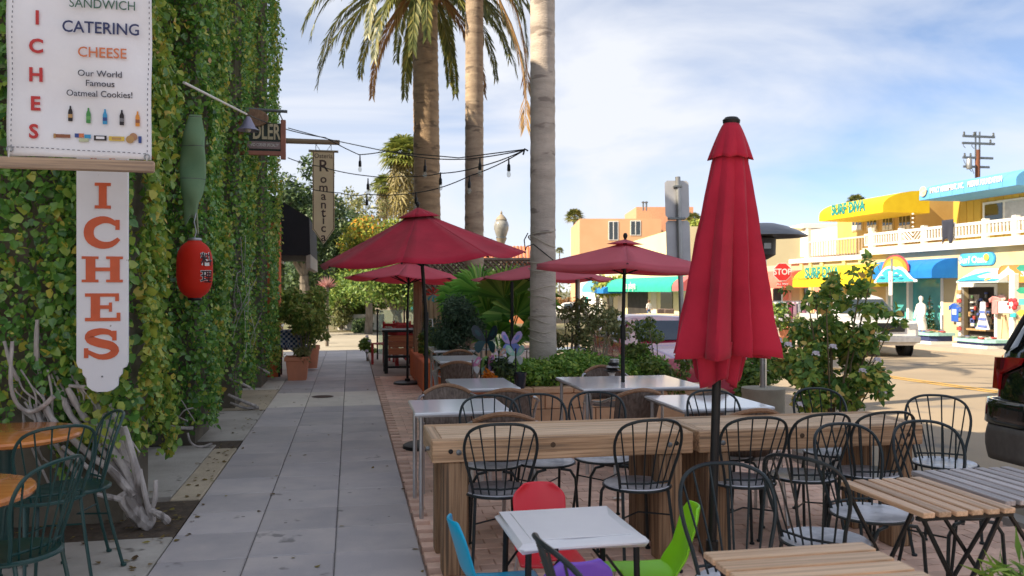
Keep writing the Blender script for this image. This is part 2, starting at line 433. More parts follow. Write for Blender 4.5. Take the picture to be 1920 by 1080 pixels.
M_timber_x = woodm("weathered_timber_x", (0.621, 0.404, 0.242), (0.361, 0.217, 0.118), 0, 2.0, spots=((0.248, 0.162, 0.099), 1.1, .60), bump=.6, specks=((0.124, 0.075, 0.043), 3.2, .12))
M_timber_top = woodm("sunbleached_timber", (0.768, 0.563, 0.384), (0.512, 0.352, 0.224), 0, 2.0, spots=((0.384, 0.294, 0.218), 1.2, .62), bump=.6)
M_timber_y = woodm("weathered_timber_y", (0.594, 0.419, 0.270), (0.392, 0.270, 0.176), 1, 2.0)
M_timber_z = woodm("weathered_timber_z", (0.370, 0.231, 0.129), (0.176, 0.102, 0.055), 2, 2.0, spots=((0.111, 0.074, 0.046), 1.0, .60), bump=.6)
M_slat_x = woodm("table_slat_x", (0.780, 0.546, 0.345), (0.546, 0.358, 0.215), 0, 2.2, vary=0.2, rough=0.5)
M_slat_y = woodm("table_slat_y", (0.676, 0.461, 0.299), (0.455, 0.293, 0.176), 1, 2.2, vary=0.2, rough=0.5)
M_slat_grey = woodm("grey_table_slat", (0.504, 0.462, 0.462), (0.336, 0.308, 0.308), 1, 2.2, vary=0.2, rough=0.5)
M_varnish = mat("varnished_pine", (0.750, 0.277, 0.068), 0.25, (0.600, 0.195, 0.045), scale=2.0, stretch=(2, 12, 2), coat=0.5)
M_bolt = mat("bolt_steel", (0.22, 0.24, 0.25), 0.45, metal=0.8, scale=9)
IVY = leafmat("ivy_leaf", [(0.0, (0.073, 0.195, 0.055)), (0.4, (0.159, 0.366, 0.073)), (0.8, (0.281, 0.512, 0.098)), (0.95, (0.512, 0.610, 0.110)), (0.992, (0.732, 0.634, 0.110)), (1.0, (0.671, 0.329, 0.122))], 0.27, 0.38, 0.8)
IVY_SUN = leafmat("sunlit_ivy_leaf", [(0.0, (0.110, 0.253, 0.050)), (0.55, (0.264, 0.407, 0.066)), (0.88, (0.506, 0.528, 0.088)), (0.98, (0.682, 0.550, 0.099)), (1.0, (0.550, 0.275, 0.088))], 0.35, 0.35, 0.5)  # sun on the ivy edges, put into a yellower leaf colour
G_MID = leafmat("mid_green_leaf", [(0.0, (0.057, 0.127, 0.029)), (0.5, (0.138, 0.241, 0.046)), (1.0, (0.287, 0.356, 0.069))])
G_DARK = leafmat("dark_green_leaf", [(0.0, (0.025, 0.055, 0.025)), (0.6, (0.06, 0.11, 0.04)), (1.0, (0.12, 0.18, 0.06))])
G_LIME = leafmat("lime_green_leaf", [(0.0, (0.12, 0.19, 0.03)), (0.6, (0.27, 0.33, 0.05)), (1.0, (0.46, 0.45, 0.08))])
G_BLOOM = leafmat("orange_bloom", [(0.0, (0.14, 0.20, 0.03)), (0.35, (0.40, 0.34, 0.04)), (0.5, (0.75, 0.33, 0.03)), (1.0, (0.85, 0.42, 0.06))])
G_OLIVE = leafmat("olive_leaf", [(0.0, (0.108, 0.138, 0.054)), (0.6, (0.204, 0.228, 0.084)), (1.0, (0.360, 0.336, 0.144))])
G_HEDGE = leafmat("hedge_leaf", [(0.0, (0.070, 0.182, 0.028)), (0.6, (0.196, 0.364, 0.056)), (1.0, (0.420, 0.560, 0.098))])
G_ROSE = leafmat("rose_leaf", [(0.0, (0.070, 0.171, 0.046)), (0.5, (0.171, 0.310, 0.062)), (0.85, (0.434, 0.527, 0.093)), (1.0, (0.775, 0.465, 0.155))])
G_FROND = leafmat("palm_leaflet", [(0.0, (0.07, 0.095, 0.025)), (0.6, (0.15, 0.17, 0.04)), (1.0, (0.30, 0.26, 0.07))], 0.4, 0.2)
G_FROND_DRY = leafmat("dry_palm_leaflet", [(0.0, (0.22, 0.12, 0.05)), (0.6, (0.36, 0.21, 0.08)), (1.0, (0.46, 0.32, 0.13))], 0.6, 0.15)
G_FAN = leafmat("fan_palm_leaf", [(0.0, (0.088, 0.263, 0.044)), (0.6, (0.193, 0.490, 0.070)), (1.0, (0.420, 0.665, 0.140))], 0.35, 0.35)
M_petal = leafmat("white_petal", [(0.0, (0.72, 0.66, 0.74)), (1.0, (0.85, 0.80, 0.85))])

# ------------------------------------------------------------ ground, road, kerb, paving
g = MB(); g.v = [(-900, -300, -1.0), (900, -300, -1.0), (900, 1400, -1.0), (-900, 1400, -1.0)]; g.f = [(0, 1, 2, 3)]
tag(g.build("ground", M_ground, smooth=False), kind="structure")
KERB_X, FAR_X = 4.68, 19.2
ys = [-40, -20, 0, 4, 8, 13, 18, 22, 26, 34, 45, 60, 90, 130, 200]
rd = MB()
for y in ys: rd.v += [(KERB_X - .02, y, road_z(y)), (11, y, road_z(y) + .05), (FAR_X + .05, y, road_z(y))]
rd.f = [(3 * i + k, 3 * i + k + 1, 3 * i + k + 4, 3 * i + k + 3) for i in range(len(ys) - 1) for k in (0, 1)]
tag(rd.build("road", M_road), kind="structure")
for off in (0.0, 0.22):
    ym = MB(); yy = [y for y in ys if -20 <= y <= 60]
    for y in yy: ym.v += [(11.15 + off, y, road_z(y) + .056), (11.27 + off, y, road_z(y) + .056)]
    ym.f = [(2 * i, 2 * i + 1, 2 * i + 3, 2 * i + 2) for i in range(len(yy) - 1)]
    tag(ym.build("road_line", M_yellow, smooth=False), kind="structure")
kb = MB()
for y0, y1 in zip(ys[1:8], ys[2:9]):
    kb.add([(KERB_X, y0, -.6), (KERB_X, y1, -.6), (KERB_X, y1, 0.006), (KERB_X, y0, 0.006), (KERB_X - .16, y0, -.6), (KERB_X - .16, y1, -.6), (KERB_X - .16, y1, 0.006), (KERB_X - .16, y0, 0.006)],
           [(0, 1, 2, 3), (3, 2, 6, 7), (7, 6, 5, 4)])
tag(kb.build("kerb", M_kerb, smooth=False), kind="structure")
# far pavement beside the shops
fp = MB()
for y in ys[5:]: z = road_z(y) + .13; fp.v += [(FAR_X, y, z - .3), (FAR_X, y, z), (34, y, z)]
fp.f = [(3 * i + k, 3 * i + k + 1, 3 * i + k + 4, 3 * i + k + 3) for i in range(len(ys[5:]) - 1) for k in (0, 1)]
tag(fp.build("far_pavement", mat("far_pavement_concrete", (0.40, 0.35, 0.29), 0.85, (0.33, 0.28, 0.23), scale=0.6), smooth=False), kind="structure")

SW0, SW1 = -1.125, 0.425
base = MB().bx(SW0 - 5.0, KERB_X - .16, -12, 22.6, -0.99, -0.05)
tag(base.build("paving_bed", M_joint, smooth=False), kind="structure")
jb = MB().bx(SW0 + .004, SW1 - .004, -1.4, 22.55, -.06, -.009)
tag(jb.build("sidewalk_joint_bed", mat("joint_mortar", (.20, .19, .19), .95, (.15, .145, .145), scale=9), smooth=False), kind="structure")
side = tag(bpy.data.objects.new("sidewalk", None), kind="structure"); COL.objects.link(side)
cw = (SW1 - SW0) / 3
slab_me = MB().box((0, 0, 0), (cw - .008, .543, .08), b=.006).mesh("sidewalk_slab", M_slab)
slab_pale = MB().box((0, 0, 0), (cw - .008, .543, .08), b=.006).mesh("sidewalk_slab", M_slab_pale)
y = -1.4; row = 0
while y < 22.4:
    for k in range(3):
        pale = 11.7 < y < 13.3
        o = link("sidewalk_slab", slab_pale if pale else slab_me, side, (SW0 + cw * (k + .5), y + .275, -.04 + random.uniform(-.002, .002)))
        o.rotation_euler = (random.uniform(-.002, .002), random.uniform(-.003, .003), pi * random.randint(0, 1))
    y += .55; row += 1
# drain cover set into the pale strip
dc = MB().lathe([(0.0001, 0), (.15, 0), (.165, -.004)], (0, 0, .004), 20, cap=False); p = GP(605, 744)
o = dc.build("drain_cover", mat("rusty_iron", (0.11, 0.06, 0.045), 0.8, (0.06, 0.035, 0.03), scale=20, bump=.5), None); o.location = (p.x, p.y, .004)
tag(o, "small round rusty drain cover set in the pale strip of sidewalk", "drain cover")
# concrete between the walk and the ivy wall
ap = tag(bpy.data.objects.new("wall_apron", None), kind="structure"); COL.objects.link(ap)
def pad(x0, x1, y0, y1, m, z=0.0):
    MB().bx(x0, x1, y0, y1, -.09, z, b=.008).build("concrete_pad", m, ap)
pad(-6.0, SW0 - .008, -1.4, 3.9, M_apron); pad(-6.0, SW0 - .008, 3.91, 5.75, M_apron, -.004)
pad(-1.36, SW0 - .008, 6.75, 8.85, M_apron_warm); pad(-2.6, -1.37, 6.9, 9.1, M_apron, -.005); pad(-2.6, SW0 - .008, 9.35, 11.6, M_apron, -.003)
pad(-2.6, SW0 - .008, 11.7, 14.0, M_apron_warm, -.006); pad(-2.6, SW0 - .008, 14.05, 17.2, M_slab_pale, -.003); pad(-2.6, SW0 - .008, 17.25, 22.4, M_slab_pale, -.003)
so = MB()
for (x0, x1, y0, y1) in ((-6, SW0 - .01, 5.76, 6.74), (-2.6, SW0 - .01, 8.86, 9.34), (-2.6, SW0 - .01, 11.61, 11.69)): so.bx(x0, x1, y0, y1, -.2, -.012)
tag(so.build("soil_bed", M_soil, smooth=False), kind="structure")
# patio: single bricks near the camera, the rest joined
pat = tag(bpy.data.objects.new("patio", None), kind="structure"); COL.objects.link(pat)
bl, bw = .2, .1
bme = [MB().box((0, 0, 0), (bl - .005, bw - .005, .06), b=.004).mesh("brick", M_brick, smooth=False) for _ in range(1)]
rest = MB(); count = 0; row = 0; y = -0.6
while y < 15.6:
    x = SW1 + .012 + (bl / 2 if row % 2 else 0)
    while x + bl < KERB_X - .16:
        zz = -.03 + random.uniform(-.002, .0025)
        near = 4.35 < y < 6.6 and x < 4.4
        if near and count < 300 and not (y < 4.9 and x > 3.2):
            o = link("brick", bme[0], pat, (x + bl / 2, y + bw / 2, zz)); o.rotation_euler = (random.uniform(-.006, .006), random.uniform(-.006, .006), random.uniform(-.008, .008)); count += 1
        else: rest.box((x + bl / 2, y + bw / 2, zz), (bl - .005, bw - .005, .06), rot=random.uniform(-.008, .008))
        x += bl
    y += bw; row += 1
o = rest.build("brick_paving", M_brick, pat, smooth=False); tag(o, kind="stuff")
pad_far = MB().bx(SW1 + .012, KERB_X - .17, 15.6, 22.4, -.09, -.002)
pad_far.build("concrete_pad", mat("pinkish_paving", (0.36, 0.27, 0.225), 0.85, (0.29, 0.21, 0.18), scale=1.5, bump=.3), pat)
# the side street past the end of the block, in the sun
cs = MB().bx(-30, KERB_X - .17, 22.62, 33.0, -.9, -.02)
tag(cs.build("side_street", mat("side_street_concrete", (0.36, 0.33, 0.27), 0.85, (0.29, 0.265, 0.22), scale=0.7, spots=((0.2, 0.18, 0.15), 1.2, 0.64)), smooth=False), kind="structure")
fg = MB().bx(-40, 18, 33.02, 100, -.9, 0.02)
tag(fg.build("far_verge", mat("dry_verge", (0.20, 0.17, 0.11), 0.95, (0.10, 0.11, 0.05), scale=0.5), smooth=False), kind="structure")
for i in range(70):       # a few fallen leaves, as one scatter
    pass
gq = np.random.default_rng(5); NL = 260
P = np.column_stack([gq.uniform(SW0 - .25, SW1 + .1, NL), 3.4 + 11 * gq.random(NL) ** 1.3, np.full(NL, .006)])
P[:200, 0] = SW0 - .02 - np.abs(gq.normal(0, .13, 200)); P[:70, 1] = gq.normal(6.1, .35, 70); P[:70, 0] = gq.uniform(-2.2, -1.05, 70)
V, F = leafcloud(P, np.column_stack([gq.normal(size=(NL, 2)), np.zeros(NL)]), np.column_stack([gq.normal(0, .2, (NL, 2)), np.ones(NL)]), gq.uniform(.02, .055, NL), gq.uniform(.015, .04, NL))
tag(link("leaf_litter", npmesh("leaf_litter", V, F, leafmat("fallen_leaf", [(0, (.10, .06, .03)), (.6, (.22, .15, .05)), (1, (.3, .26, .06))]))), kind="stuff")

# ------------------------------------------------------------ ivy building on the left
WALL_H = 7.9
bld = thing("ivy_building", "tall building on the left whose whole front is overgrown with ivy", "building", (-4, 9, 0))
def part(mb, name, m, root, **k): return mb.build(name, m, root, world=True, **k)
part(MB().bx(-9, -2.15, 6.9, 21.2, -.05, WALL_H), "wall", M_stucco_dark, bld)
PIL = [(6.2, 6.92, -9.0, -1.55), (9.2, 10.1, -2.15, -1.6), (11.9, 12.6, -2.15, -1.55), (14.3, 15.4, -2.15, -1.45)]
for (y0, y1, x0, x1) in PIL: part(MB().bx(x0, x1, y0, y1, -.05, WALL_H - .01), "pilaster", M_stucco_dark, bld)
# the wing set back on the left, outside the frame, that shades the corner patio
wing = thing("stucco_wing", "plain stucco wing set back behind the corner patio", "building", (-7, 2, 0))
part(MB().bx(-11, -5.6, 0.2, 6.15, -.05, 10.5), "wall", M_stucco, wing)
for yy in (1.0, 3.8):
    for zz in (1.0, 4.4, 7.6): part(MB().bx(-5.6, -5.56, yy, yy + 1.3, zz, zz + 1.5), "window", M_glass, wing)
# end building past the ivy (terracotta wall, black awning, doors)
endb = thing("terracotta_shopfront", "terracotta walled shopfront just past the ivy, in shade", "building", (-4, 18, 0))
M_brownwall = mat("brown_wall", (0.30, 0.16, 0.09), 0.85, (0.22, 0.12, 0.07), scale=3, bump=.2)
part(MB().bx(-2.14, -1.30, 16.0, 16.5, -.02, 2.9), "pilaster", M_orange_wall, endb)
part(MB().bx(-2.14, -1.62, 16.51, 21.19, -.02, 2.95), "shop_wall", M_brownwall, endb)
for yy in (16.9, 18.3, 19.7):
    w = part(MB().bx(-1.62, -1.57, yy, yy + 1.1, 0.75, 2.3), "window_frame", M_white, endb); part(MB().bx(-1.565, -1.555, yy + .07, yy + 1.03, .82, 2.23), "pane", M_glass, w)
aw = thing("black_awning", "black box awning with a sloping top past the ivy", "awning", (-1.3, 17.4, 2.2))
prof = [(-1.62, 3.55), (-.80, 3.05), (-.78, 2.33), (-.84, 2.30), (-1.62, 2.30)]
part(MB().prism(prof, lambda u, v, t: (u, t, v), 17.0, 20.6), "canopy", cloth("black_canvas", (.03, .032, .038), transl=.02), aw, smooth=False)
part(MB().prism([(-.86, 2.29), (-.775, 2.32), (-.775, 2.05), (-.86, 2.03)], lambda u, v, t: (u, t, v), 16.98, 20.62), "valance", cloth("cream_trim", (.5, .45, .38)), aw, smooth=False)

def ivy_face(o, du, dv, nrm, w, h, n, seed, size=.075, lump=.16, ragged=.5, holes=0.0, bottom=0.0, edge=0.0):
    """leaf positions on a rectangle from o along du (w) and dv (h)"""
    g = np.random.default_rng(seed)
    n = int(n * 2.7); u, v = g.random(n) * w, g.random(n) * h
    bump = sum(np.sin(u * a + p) * np.sin(v * b + q) * c for a, b, p, q, c in [(3.1, 2.3, seed, 1.2, .45), (7.3, 5.1, 2 * seed, .3, .35), (13, 11, .7 * seed, 2.2, .22), (23, 19, 1.1, seed, .14)])
    keep = v > bottom + ragged * (.45 + .5 * np.sin(u * 4.1 + seed) * np.sin(u * 9.7 + 2 * seed)) * (g.random(n) ** .5)
    if holes: keep &= (bump > -holes) | (g.random(n) < .25)
    u, v, bump = u[keep], v[keep], bump[keep]; n = len(u)
    du, dv, nrm = (np.array(t, float) for t in (du, dv, nrm))
    dep = .03 + lump * (.5 + .6 * bump) * (.5 + .5 * g.random(n)) + .03 * g.random(n)
    P = np.array(o, float) + u[:, None] * du + v[:, None] * dv + dep[:, None] * nrm
    Nn = unit(nrm[None, :] * 1.0 + g.normal(size=(n, 3)) * .75 + np.array([0, 0, .5]))
    D = unit(np.array([0, 0, -1.0])[None, :] + g.normal(size=(n, 3)) * .75)
    L = size * .68 * (.35 + 1.15 * g.random(n) ** 1.7)
    return leafcloud(P, D, Nn, L, L * (.72 + .25 * g.random(n)), LEAF6)
def join(parts):
    Vs, Fs, o = [], [], 0
    for V, F in parts: Vs.append(V); Fs.append(F + o); o += len(V)
    return np.vstack(Vs), np.vstack(Fs)
def leafpart(name, parts, m, root, kind="stuff"):
    V, F = join(parts); P = root; off = np.zeros(3)
    while P is not None: off += np.array(P.location); P = P.parent
    o = link(name, npmesh(name, V - off, F, m), root); return tag(o, kind=kind)
def ivy(label, loc): return thing("ivy_plant", label, "ivy", loc, group="ivy plants covering the building")
iv1 = ivy("nearest ivy, behind the white boards, with thick bare stems at its foot", (-1.6, 6.1, 0))
front1 = [ivy_face((-4.4, 6.2, .0), (1, 0, 0), (0, 0, 1), (0, -1, 0), 2.75, 5.2, 8200, 3, .088, .20, ragged=1.0, bottom=.62, holes=.55),
          ivy_face((-1.95, 6.2, .3), (1, 0, 0), (0, 0, 1), (0, -1, 0), .5, 5.0, 2000, 4, .085, .24, ragged=.6)]
leafpart("leaves", front1, IVY, iv1)
leafpart("leaves", [ivy_face((-1.55, 6.1, .32), (0, 1, 0), (0, 0, 1), (1, 0, 0), .85, 5.8, 2900, 5, .085, .24, ragged=.5),
                    ivy_face((-1.78, 6.13, .4), (1, 0, 0), (0, 0, 1), (0, -1, 0), .3, 5.3, 800, 6, .085, .30, ragged=.5)], IVY_SUN, iv1)
iv2 = ivy("second ivy, behind the red lantern, growing on a buttress", (-1.7, 9.2, 0))
leafpart("leaves", [ivy_face((-2.2, 9.2, .12), (1, 0, 0), (0, 0, 1), (0, -1, 0), .72, 6.4, 3600, 7, .08, .22, ragged=.35),
                    ivy_face((-1.6, 9.1, .15), (0, 1, 0), (0, 0, 1), (1, 0, 0), 1.1, 6.8, 4200, 8, .078, .24, ragged=.35),
                    ivy_face((-2.15, 6.95, .25), (0, 1, 0), (0, 0, 1), (1, 0, 0), 2.3, 7, 3200, 9, .08, .15, ragged=.4)], IVY, iv2)
leafpart("leaves", [ivy_face((-1.58, 9.5, .25), (0, 1, 0), (0, 0, 1), (1, 0, 0), .65, 6.6, 900, 10, .078, .30, ragged=.3)], IVY_SUN, iv2)
iv3 = ivy("third ivy, under the hanging brown shop sign, thin and twiggy below", (-1.7, 11.9, 0))
leafpart("leaves", [ivy_face((-2.2, 11.9, .15), (1, 0, 0), (0, 0, 1), (0, -1, 0), .75, 7.4, 3400, 11, .075, .2, ragged=.6, holes=.5),
                    ivy_face((-1.55, 11.8, .2), (0, 1, 0), (0, 0, 1), (1, 0, 0), .9, 7.6, 3400, 12, .075, .22, ragged=.5, holes=.6),
                    ivy_face((-2.15, 10.0, .2), (0, 1, 0), (0, 0, 1), (1, 0, 0), 2.0, 7.6, 3000, 13, .075, .15)], IVY, iv3)
leafpart("leaves", [ivy_face((-1.53, 12.2, .3), (0, 1, 0), (0, 0, 1), (1, 0, 0), .5, 7.4, 1000, 14, .075, .25)], IVY_SUN, iv3)
iv4 = ivy("farthest ivy at the end of the wall beside the cloth-covered table", (-1.6, 14.4, 0))
leafpart("leaves", [ivy_face((-2.2, 14.3, .1), (1, 0, 0), (0, 0, 1), (0, -1, 0), .85, 7.9, 3800, 15, .072, .2),
                    ivy_face((-1.45, 14.2, .15), (0, 1, 0), (0, 0, 1), (1, 0, 0), 1.4, 7.9, 4200, 16, .072, .24),
                    ivy_face((-2.15, 12.5, .2), (0, 1, 0), (0, 0, 1), (1, 0, 0), 2.0, 7.8, 2500, 17, .072, .15),
                    ivy_face((-2.2, 15.4, 2.95), (0, 1, 0), (0, 0, 1), (1, 0, 0), 5.6, 4.9, 5200, 18, .075, .2)], IVY, iv4)
leafpart("leaves", [ivy_face((-1.43, 14.6, .3), (0, 1, 0), (0, 0, 1), (1, 0, 0), .9, 7.6, 1300, 19, .072, .28)], IVY_SUN, iv4)
def stem(pts, r, root, Yp, name="vine_stem", taper=.7):
    w = []
    for i, (px, py) in enumerate(pts):
        p = YP(px, py, Yp - .03 * sin(i * 1.7)); w.append(p)
    # smooth it
    q = []
    for i in range(len(w) - 1):
        p0, p1, p2, p3 = w[max(i - 1, 0)], w[i], w[i + 1], w[min(i + 2, len(w) - 1)]
        for t in (0, .25, .5, .75):
            q.append(.5 * ((2 * p1) + (p2 - p0) * t + (2 * p0 - 5 * p1 + 4 * p2 - p3) * t * t + (3 * p1 - p0 - 3 * p2 + p3) * t ** 3))
    q.append(w[-1]); n = len(q)
    rs = [r * (taper + (1 - taper) * i / (n - 1)) * (1 + .10 * sin(i * 2.3 + px)) for i in range(n)]
    part(MB().tube(q, [k * .64 for k in rs], 8), name, M_vine, root)
for pts, r, dy in [
    ([(127, 728), (157, 780), (187, 807), (213, 847), (247, 907), (262, 965)], .045, 0), ([(117, 733), (133, 780), (173, 820), (213, 873), (240, 915)], .04, .03),
    ([(87, 763), (103, 793), (133, 820), (173, 857), (207, 880), (250, 930)], .042, -.03), ([(23, 640), (20, 717), (32, 757), (57, 772), (83, 760), (100, 743)], .026, -.06),
    ([(8, 640), (22, 690), (34, 712)], .024, .02), ([(68, 765), (80, 800), (110, 840), (150, 900)], .032, .02), ([(117, 837), (160, 873), (190, 897)], .03, -.02),
    ([(177, 740), (188, 780), (222, 828), (240, 880)], .06, .05), ([(262, 880), (275, 940), (285, 978)], .034, -.02), ([(292, 900), (290, 940), (277, 965)], .03, .0),
    ([(283, 957), (303, 967), (314, 977)], .045, -.05), ([(183, 927), (230, 937)], .035, -.04), ([(130, 723), (165, 727)], .025, .0), ([(196, 738), (210, 775), (235, 830)], .045, .08),
    ([(70, 600), (68, 650), (72, 700)], .03, .05), ([(45, 772), (75, 790), (110, 805)], .03, .06), ([(232, 800), (255, 880), (262, 930)], .05, .0)]:
    stem(pts, r, iv1, 6.0 + dy)
stem([(233, 925), (247, 952), (268, 975), (285, 985)], .085, iv1, 5.98, taper=1.0)
for k in range(26):
    a_ = (random.uniform(20, 165), random.uniform(690, 800)); ln = random.uniform(60, 130); sl = random.uniform(.2, 1.0)
    stem([a_, (a_[0] + ln * .3 * sl + random.uniform(-12, 12), a_[1] + ln * .35), (a_[0] + ln * .65 * sl + random.uniform(-12, 12), a_[1] + ln * .7), (min(a_[0] + ln * sl, 262), min(a_[1] + ln, 945))], random.uniform(.008, .02), iv1, 6.03 + random.uniform(-.05, .06))
for pts, r, Y in [([(312, 798), (335, 802), (362, 803)], .03, 9.0), ([(352, 812), (358, 830), (375, 838), (398, 832)], .022, 8.95), ([(330, 790), (345, 770), (362, 765)], .012, 9), ([(322, 775), (352, 790)], .012, 9), ([(340, 750), (365, 790)], .010, 8.97)]:
    stem(pts, r, iv2, Y)
for pts, r, Y in [([(430, 710), (455, 720), (470, 728)], .03, 11.75), ([(428, 740), (455, 752), (480, 762)], .04, 11.7), ([(432, 755), (460, 765), (485, 764)], .035, 11.72), ([(484, 688), (505, 700)], .03, 14.0), ([(440, 600), (460, 560), (482, 520)], .008, 11.6), ([(435, 640), (450, 590), (470, 560)], .008, 11.65)]:
    stem(pts, r, iv3, Y)
for k in range(14):    # bare twigs through the thin ivy
    a = (random.uniform(432, 478), random.uniform(470, 690)); stem([a, (a[0] + random.uniform(-10, 14), a[1] - random.uniform(15, 40)), (a[0] + random.uniform(-8, 22), a[1] - random.uniform(40, 80))], .006, iv3, 11.62, "twig")
# ------------------------------------------------------------ signs and lanterns on the ivy wall
M_vinyl = mat("banner_vinyl", (0.84, 0.84, 0.88), 0.4, (0.78, 0.78, 0.83), scale=3, bump=0.5, bscale=9)
M_sred = mat("sign_red", (0.55, 0.035, 0.035), 0.5, (0.5, 0.03, 0.03)); M_sgreen = mat("sign_green", (0.05, 0.14, 0.09), 0.5)
M_snavy = mat("sign_navy", (0.025, 0.035, 0.13), 0.5); M_sorange = mat("sign_orange", (0.70, 0.20, 0.07), 0.5); M_sink = mat("sign_ink", (0.035, 0.035, 0.06), 0.5)
BY = 5.0
def BP(px, py, dy=0.0): return YP(px, py, BY + dy)
a, b_ = BP(14, 290), BP(284, 303)
bx0, bx1, bz0 = a.x, b_.x, (a.z + b_.z) / 2; bw = bx1 - bx0; bz1 = bz0 + 1.55
banner = thing("hanging_banner", "white vinyl sandwich banner with coloured lettering laced to a wooden bar", "banner", ((bx0 + bx1) / 2, BY, bz0))
def sag(u, v): return .012 * sin(u * 9 + v * 3) + .008 * sin(v * 17 + u * 4) + .02 * sin(pi * u) * (1 - v)
gmb = MB().grid(40, 60, lambda u, v: ((u - .5) * bw, -sag(u, v), v * 1.55)); cl = gmb.build("cloth", M_vinyl, banner); solidify(cl, .002)
def onban(px, py):      # a point of the print, just proud of the cloth
    p = BP(px, py); u = (p.x - bx0) / bw; v = (p.z - bz0) / 1.55
    return Vector(((u - .5) * bw, -sag(u, v) - .0115, v * 1.55))
SC = (BP(100, 200) - BP(101, 200)).length      # metres per photo pixel on the banner
def banlet(s, px, py, hpx, m, bold=0.0, **k):   # hpx: cap height in photo pixels
    letters(s, hpx * SC / .72, m, banner, FACE_S(onban(px, py)), bold=bold, depth=.0012, **k)
for ch, px, py in (("I", 72, 36), ("C", 71, 90), ("H", 70, 143), ("E", 69, 197), ("S", 68, 250)): banlet(ch, px, py, 28, M_sred, .003)
banlet("SANDWICH", 195, 12, 19, M_sgreen, 0, xscale=.9); banlet("CATERING", 192, 56, 24, M_snavy, .0008, xscale=.92); banlet("CHEESE", 195, 103, 21, M_sorange, .0006, xscale=.95)
banlet("Our World", 191, 142, 13, M_sink, .0); banlet("Famous", 191, 160, 13, M_sink, .0); banlet("Oatmeal Cookies!", 190, 179, 13, M_sink, .0, xscale=.95)
def bottle(px, py, m, lab):
    o = onban(px, py); s = SC
    pr = [(-4, -16), (4, -16), (4.2, -14), (4.2, 2), (3.4, 6), (1.6, 10), (1.5, 15), (-1.5, 15), (-1.6, 10), (-3.4, 6), (-4.2, 2), (-4.2, -14)]
    f = lambda u, v, t: (o.x + u * s, o.y - t, o.z + v * s)
    MB().prism(pr, f, 0, .0012).build("bottle_print", m, banner, smooth=False)
    MB().prism([(-4, -9), (4, -9), (4, -2), (-4, -2)], f, .001, .0022).build("bottle_label", lab, banner, smooth=False)
M_tanl = mat("print_tan", (.5, .3, .12)); M_blk = mat("print_black", (.02, .015, .02)); M_grn = mat("print_green", (.07, .3, .08)); M_blu = mat("print_blue", (.05, .35, .65)); M_org = mat("print_orange", (.75, .3, .05)); M_yel = mat("print_yellow", (.75, .55, .08)); M_brn = mat("print_brown", (.32, .12, .06)); M_nvy = mat("print_navy", (.04, .08, .3))
for px, py, m, l in ((133, 213, M_blk, M_tanl), (167, 217, M_grn, mat("print_pale_green", (.15, .42, .12))), (199, 220, M_blu, M_nvy), (231, 222, M_blk, mat("print_grey", (.2, .2, .22))), (260, 224, M_org, M_brn)): bottle(px, py, m, l)
def patch(px0, py0, px1, py1, m, t=.0012, name="snack_print"):
    o = onban((px0 + px1) / 2, (py0 + py1) / 2); w, h = (px1 - px0) * SC / 2, (py1 - py0) * SC / 2
    MB().box((o.x, o.y - t / 2, o.z), (2 * w, t, 2 * h)).build(name, m, banner, smooth=False)
patch(104, 253, 135, 260, M_brn); patch(104, 252, 108, 261, M_tanl, .002); patch(142, 251, 150, 259, M_nvy); patch(149, 251, 159, 259, M_sorange, .0016); patch(160, 253, 172, 261, M_blu); patch(150, 260, 168, 267, mat("print_pale", (.55, .6, .4)), .0018)
patch(178, 255, 202, 265, M_blk); patch(182, 257, 198, 262, M_vinyl, .0016); patch(206, 257, 236, 266, M_yel); patch(212, 259, 230, 264, M_tanl, .0018)
for px, py in ((246, 263), (252, 258)):
    o = onban(px, py); MB().lathe([(.0001, 0), (8 * SC, 0), (8 * SC, .002), (.0001, .002)], (0, 0, 0), 14, cap=False).build("cookie_print", M_tanl if px < 250 else mat("print_cookie", (.45, .24, .13)), banner, smooth=False).matrix_local = frame(o, (1, 0, 0), (0, 0, 1))
patch(261, 256, 267, 270, M_nvy, .0014)
dash = MB()
for i in range(40):      # stitched border
    for px in (24, 277):
        py = 284 - i * 9.6
        o = onban(px + (284 - py) * .012 * (1 if px > 100 else 1), py); dash.box((o.x, o.y, o.z), (.0035, .0015, .012))
    if i < 27:
        o = onban(28 + i * 9.4, 277 + i * .47); dash.box((o.x, o.y, o.z), (.014, .0015, .0035))
dash.build("stitching", M_sink, banner, smooth=False)
for px, py in ((21, 280), (277, 295)):
    o = onban(px, py); MB().tube([(o.x + .014 * cos(t), o.y - .002, o.z + .014 * sin(t)) for t in np.linspace(0, 2 * pi, 13)[:-1]], .004, 6, closed=True).build("grommet", M_steel, banner)
    MB().tube([(o.x, o.y - .006, o.z), (o.x + .002, o.y - .02, o.z - .05), (o.x, o.y - .01, o.z - .085)], .003, 6).build("lacing", M_white, banner)
l, r_ = BP(-30, 303, -.03), BP(290, 317, -.03)
zc = (BP(0, 303).z + BP(290, 317).z) / 2
woodbar = MB().box((0, 0, 0), (r_.x - l.x, .03, .066), b=.008).build("wooden_bar", woodm("greyed_bar_wood", (.48, .34, .23), (.26, .19, .14), 0, 1.6), banner)
woodbar.location = ((l.x + r_.x) / 2 - banner.location.x, -.03, zc - banner.location.z); woodbar.rotation_euler = (0, R(.3), 0)
MB().tube([(-bw / 2, 0, 1.55), (-bw / 2, .0, 3.5)], .004, 6).build("cord", M_steel, banner); MB().tube([(bw / 2, 0, 1.55), (bw / 2, .0, 3.5)], .004, 6).build("cord", M_steel, banner)
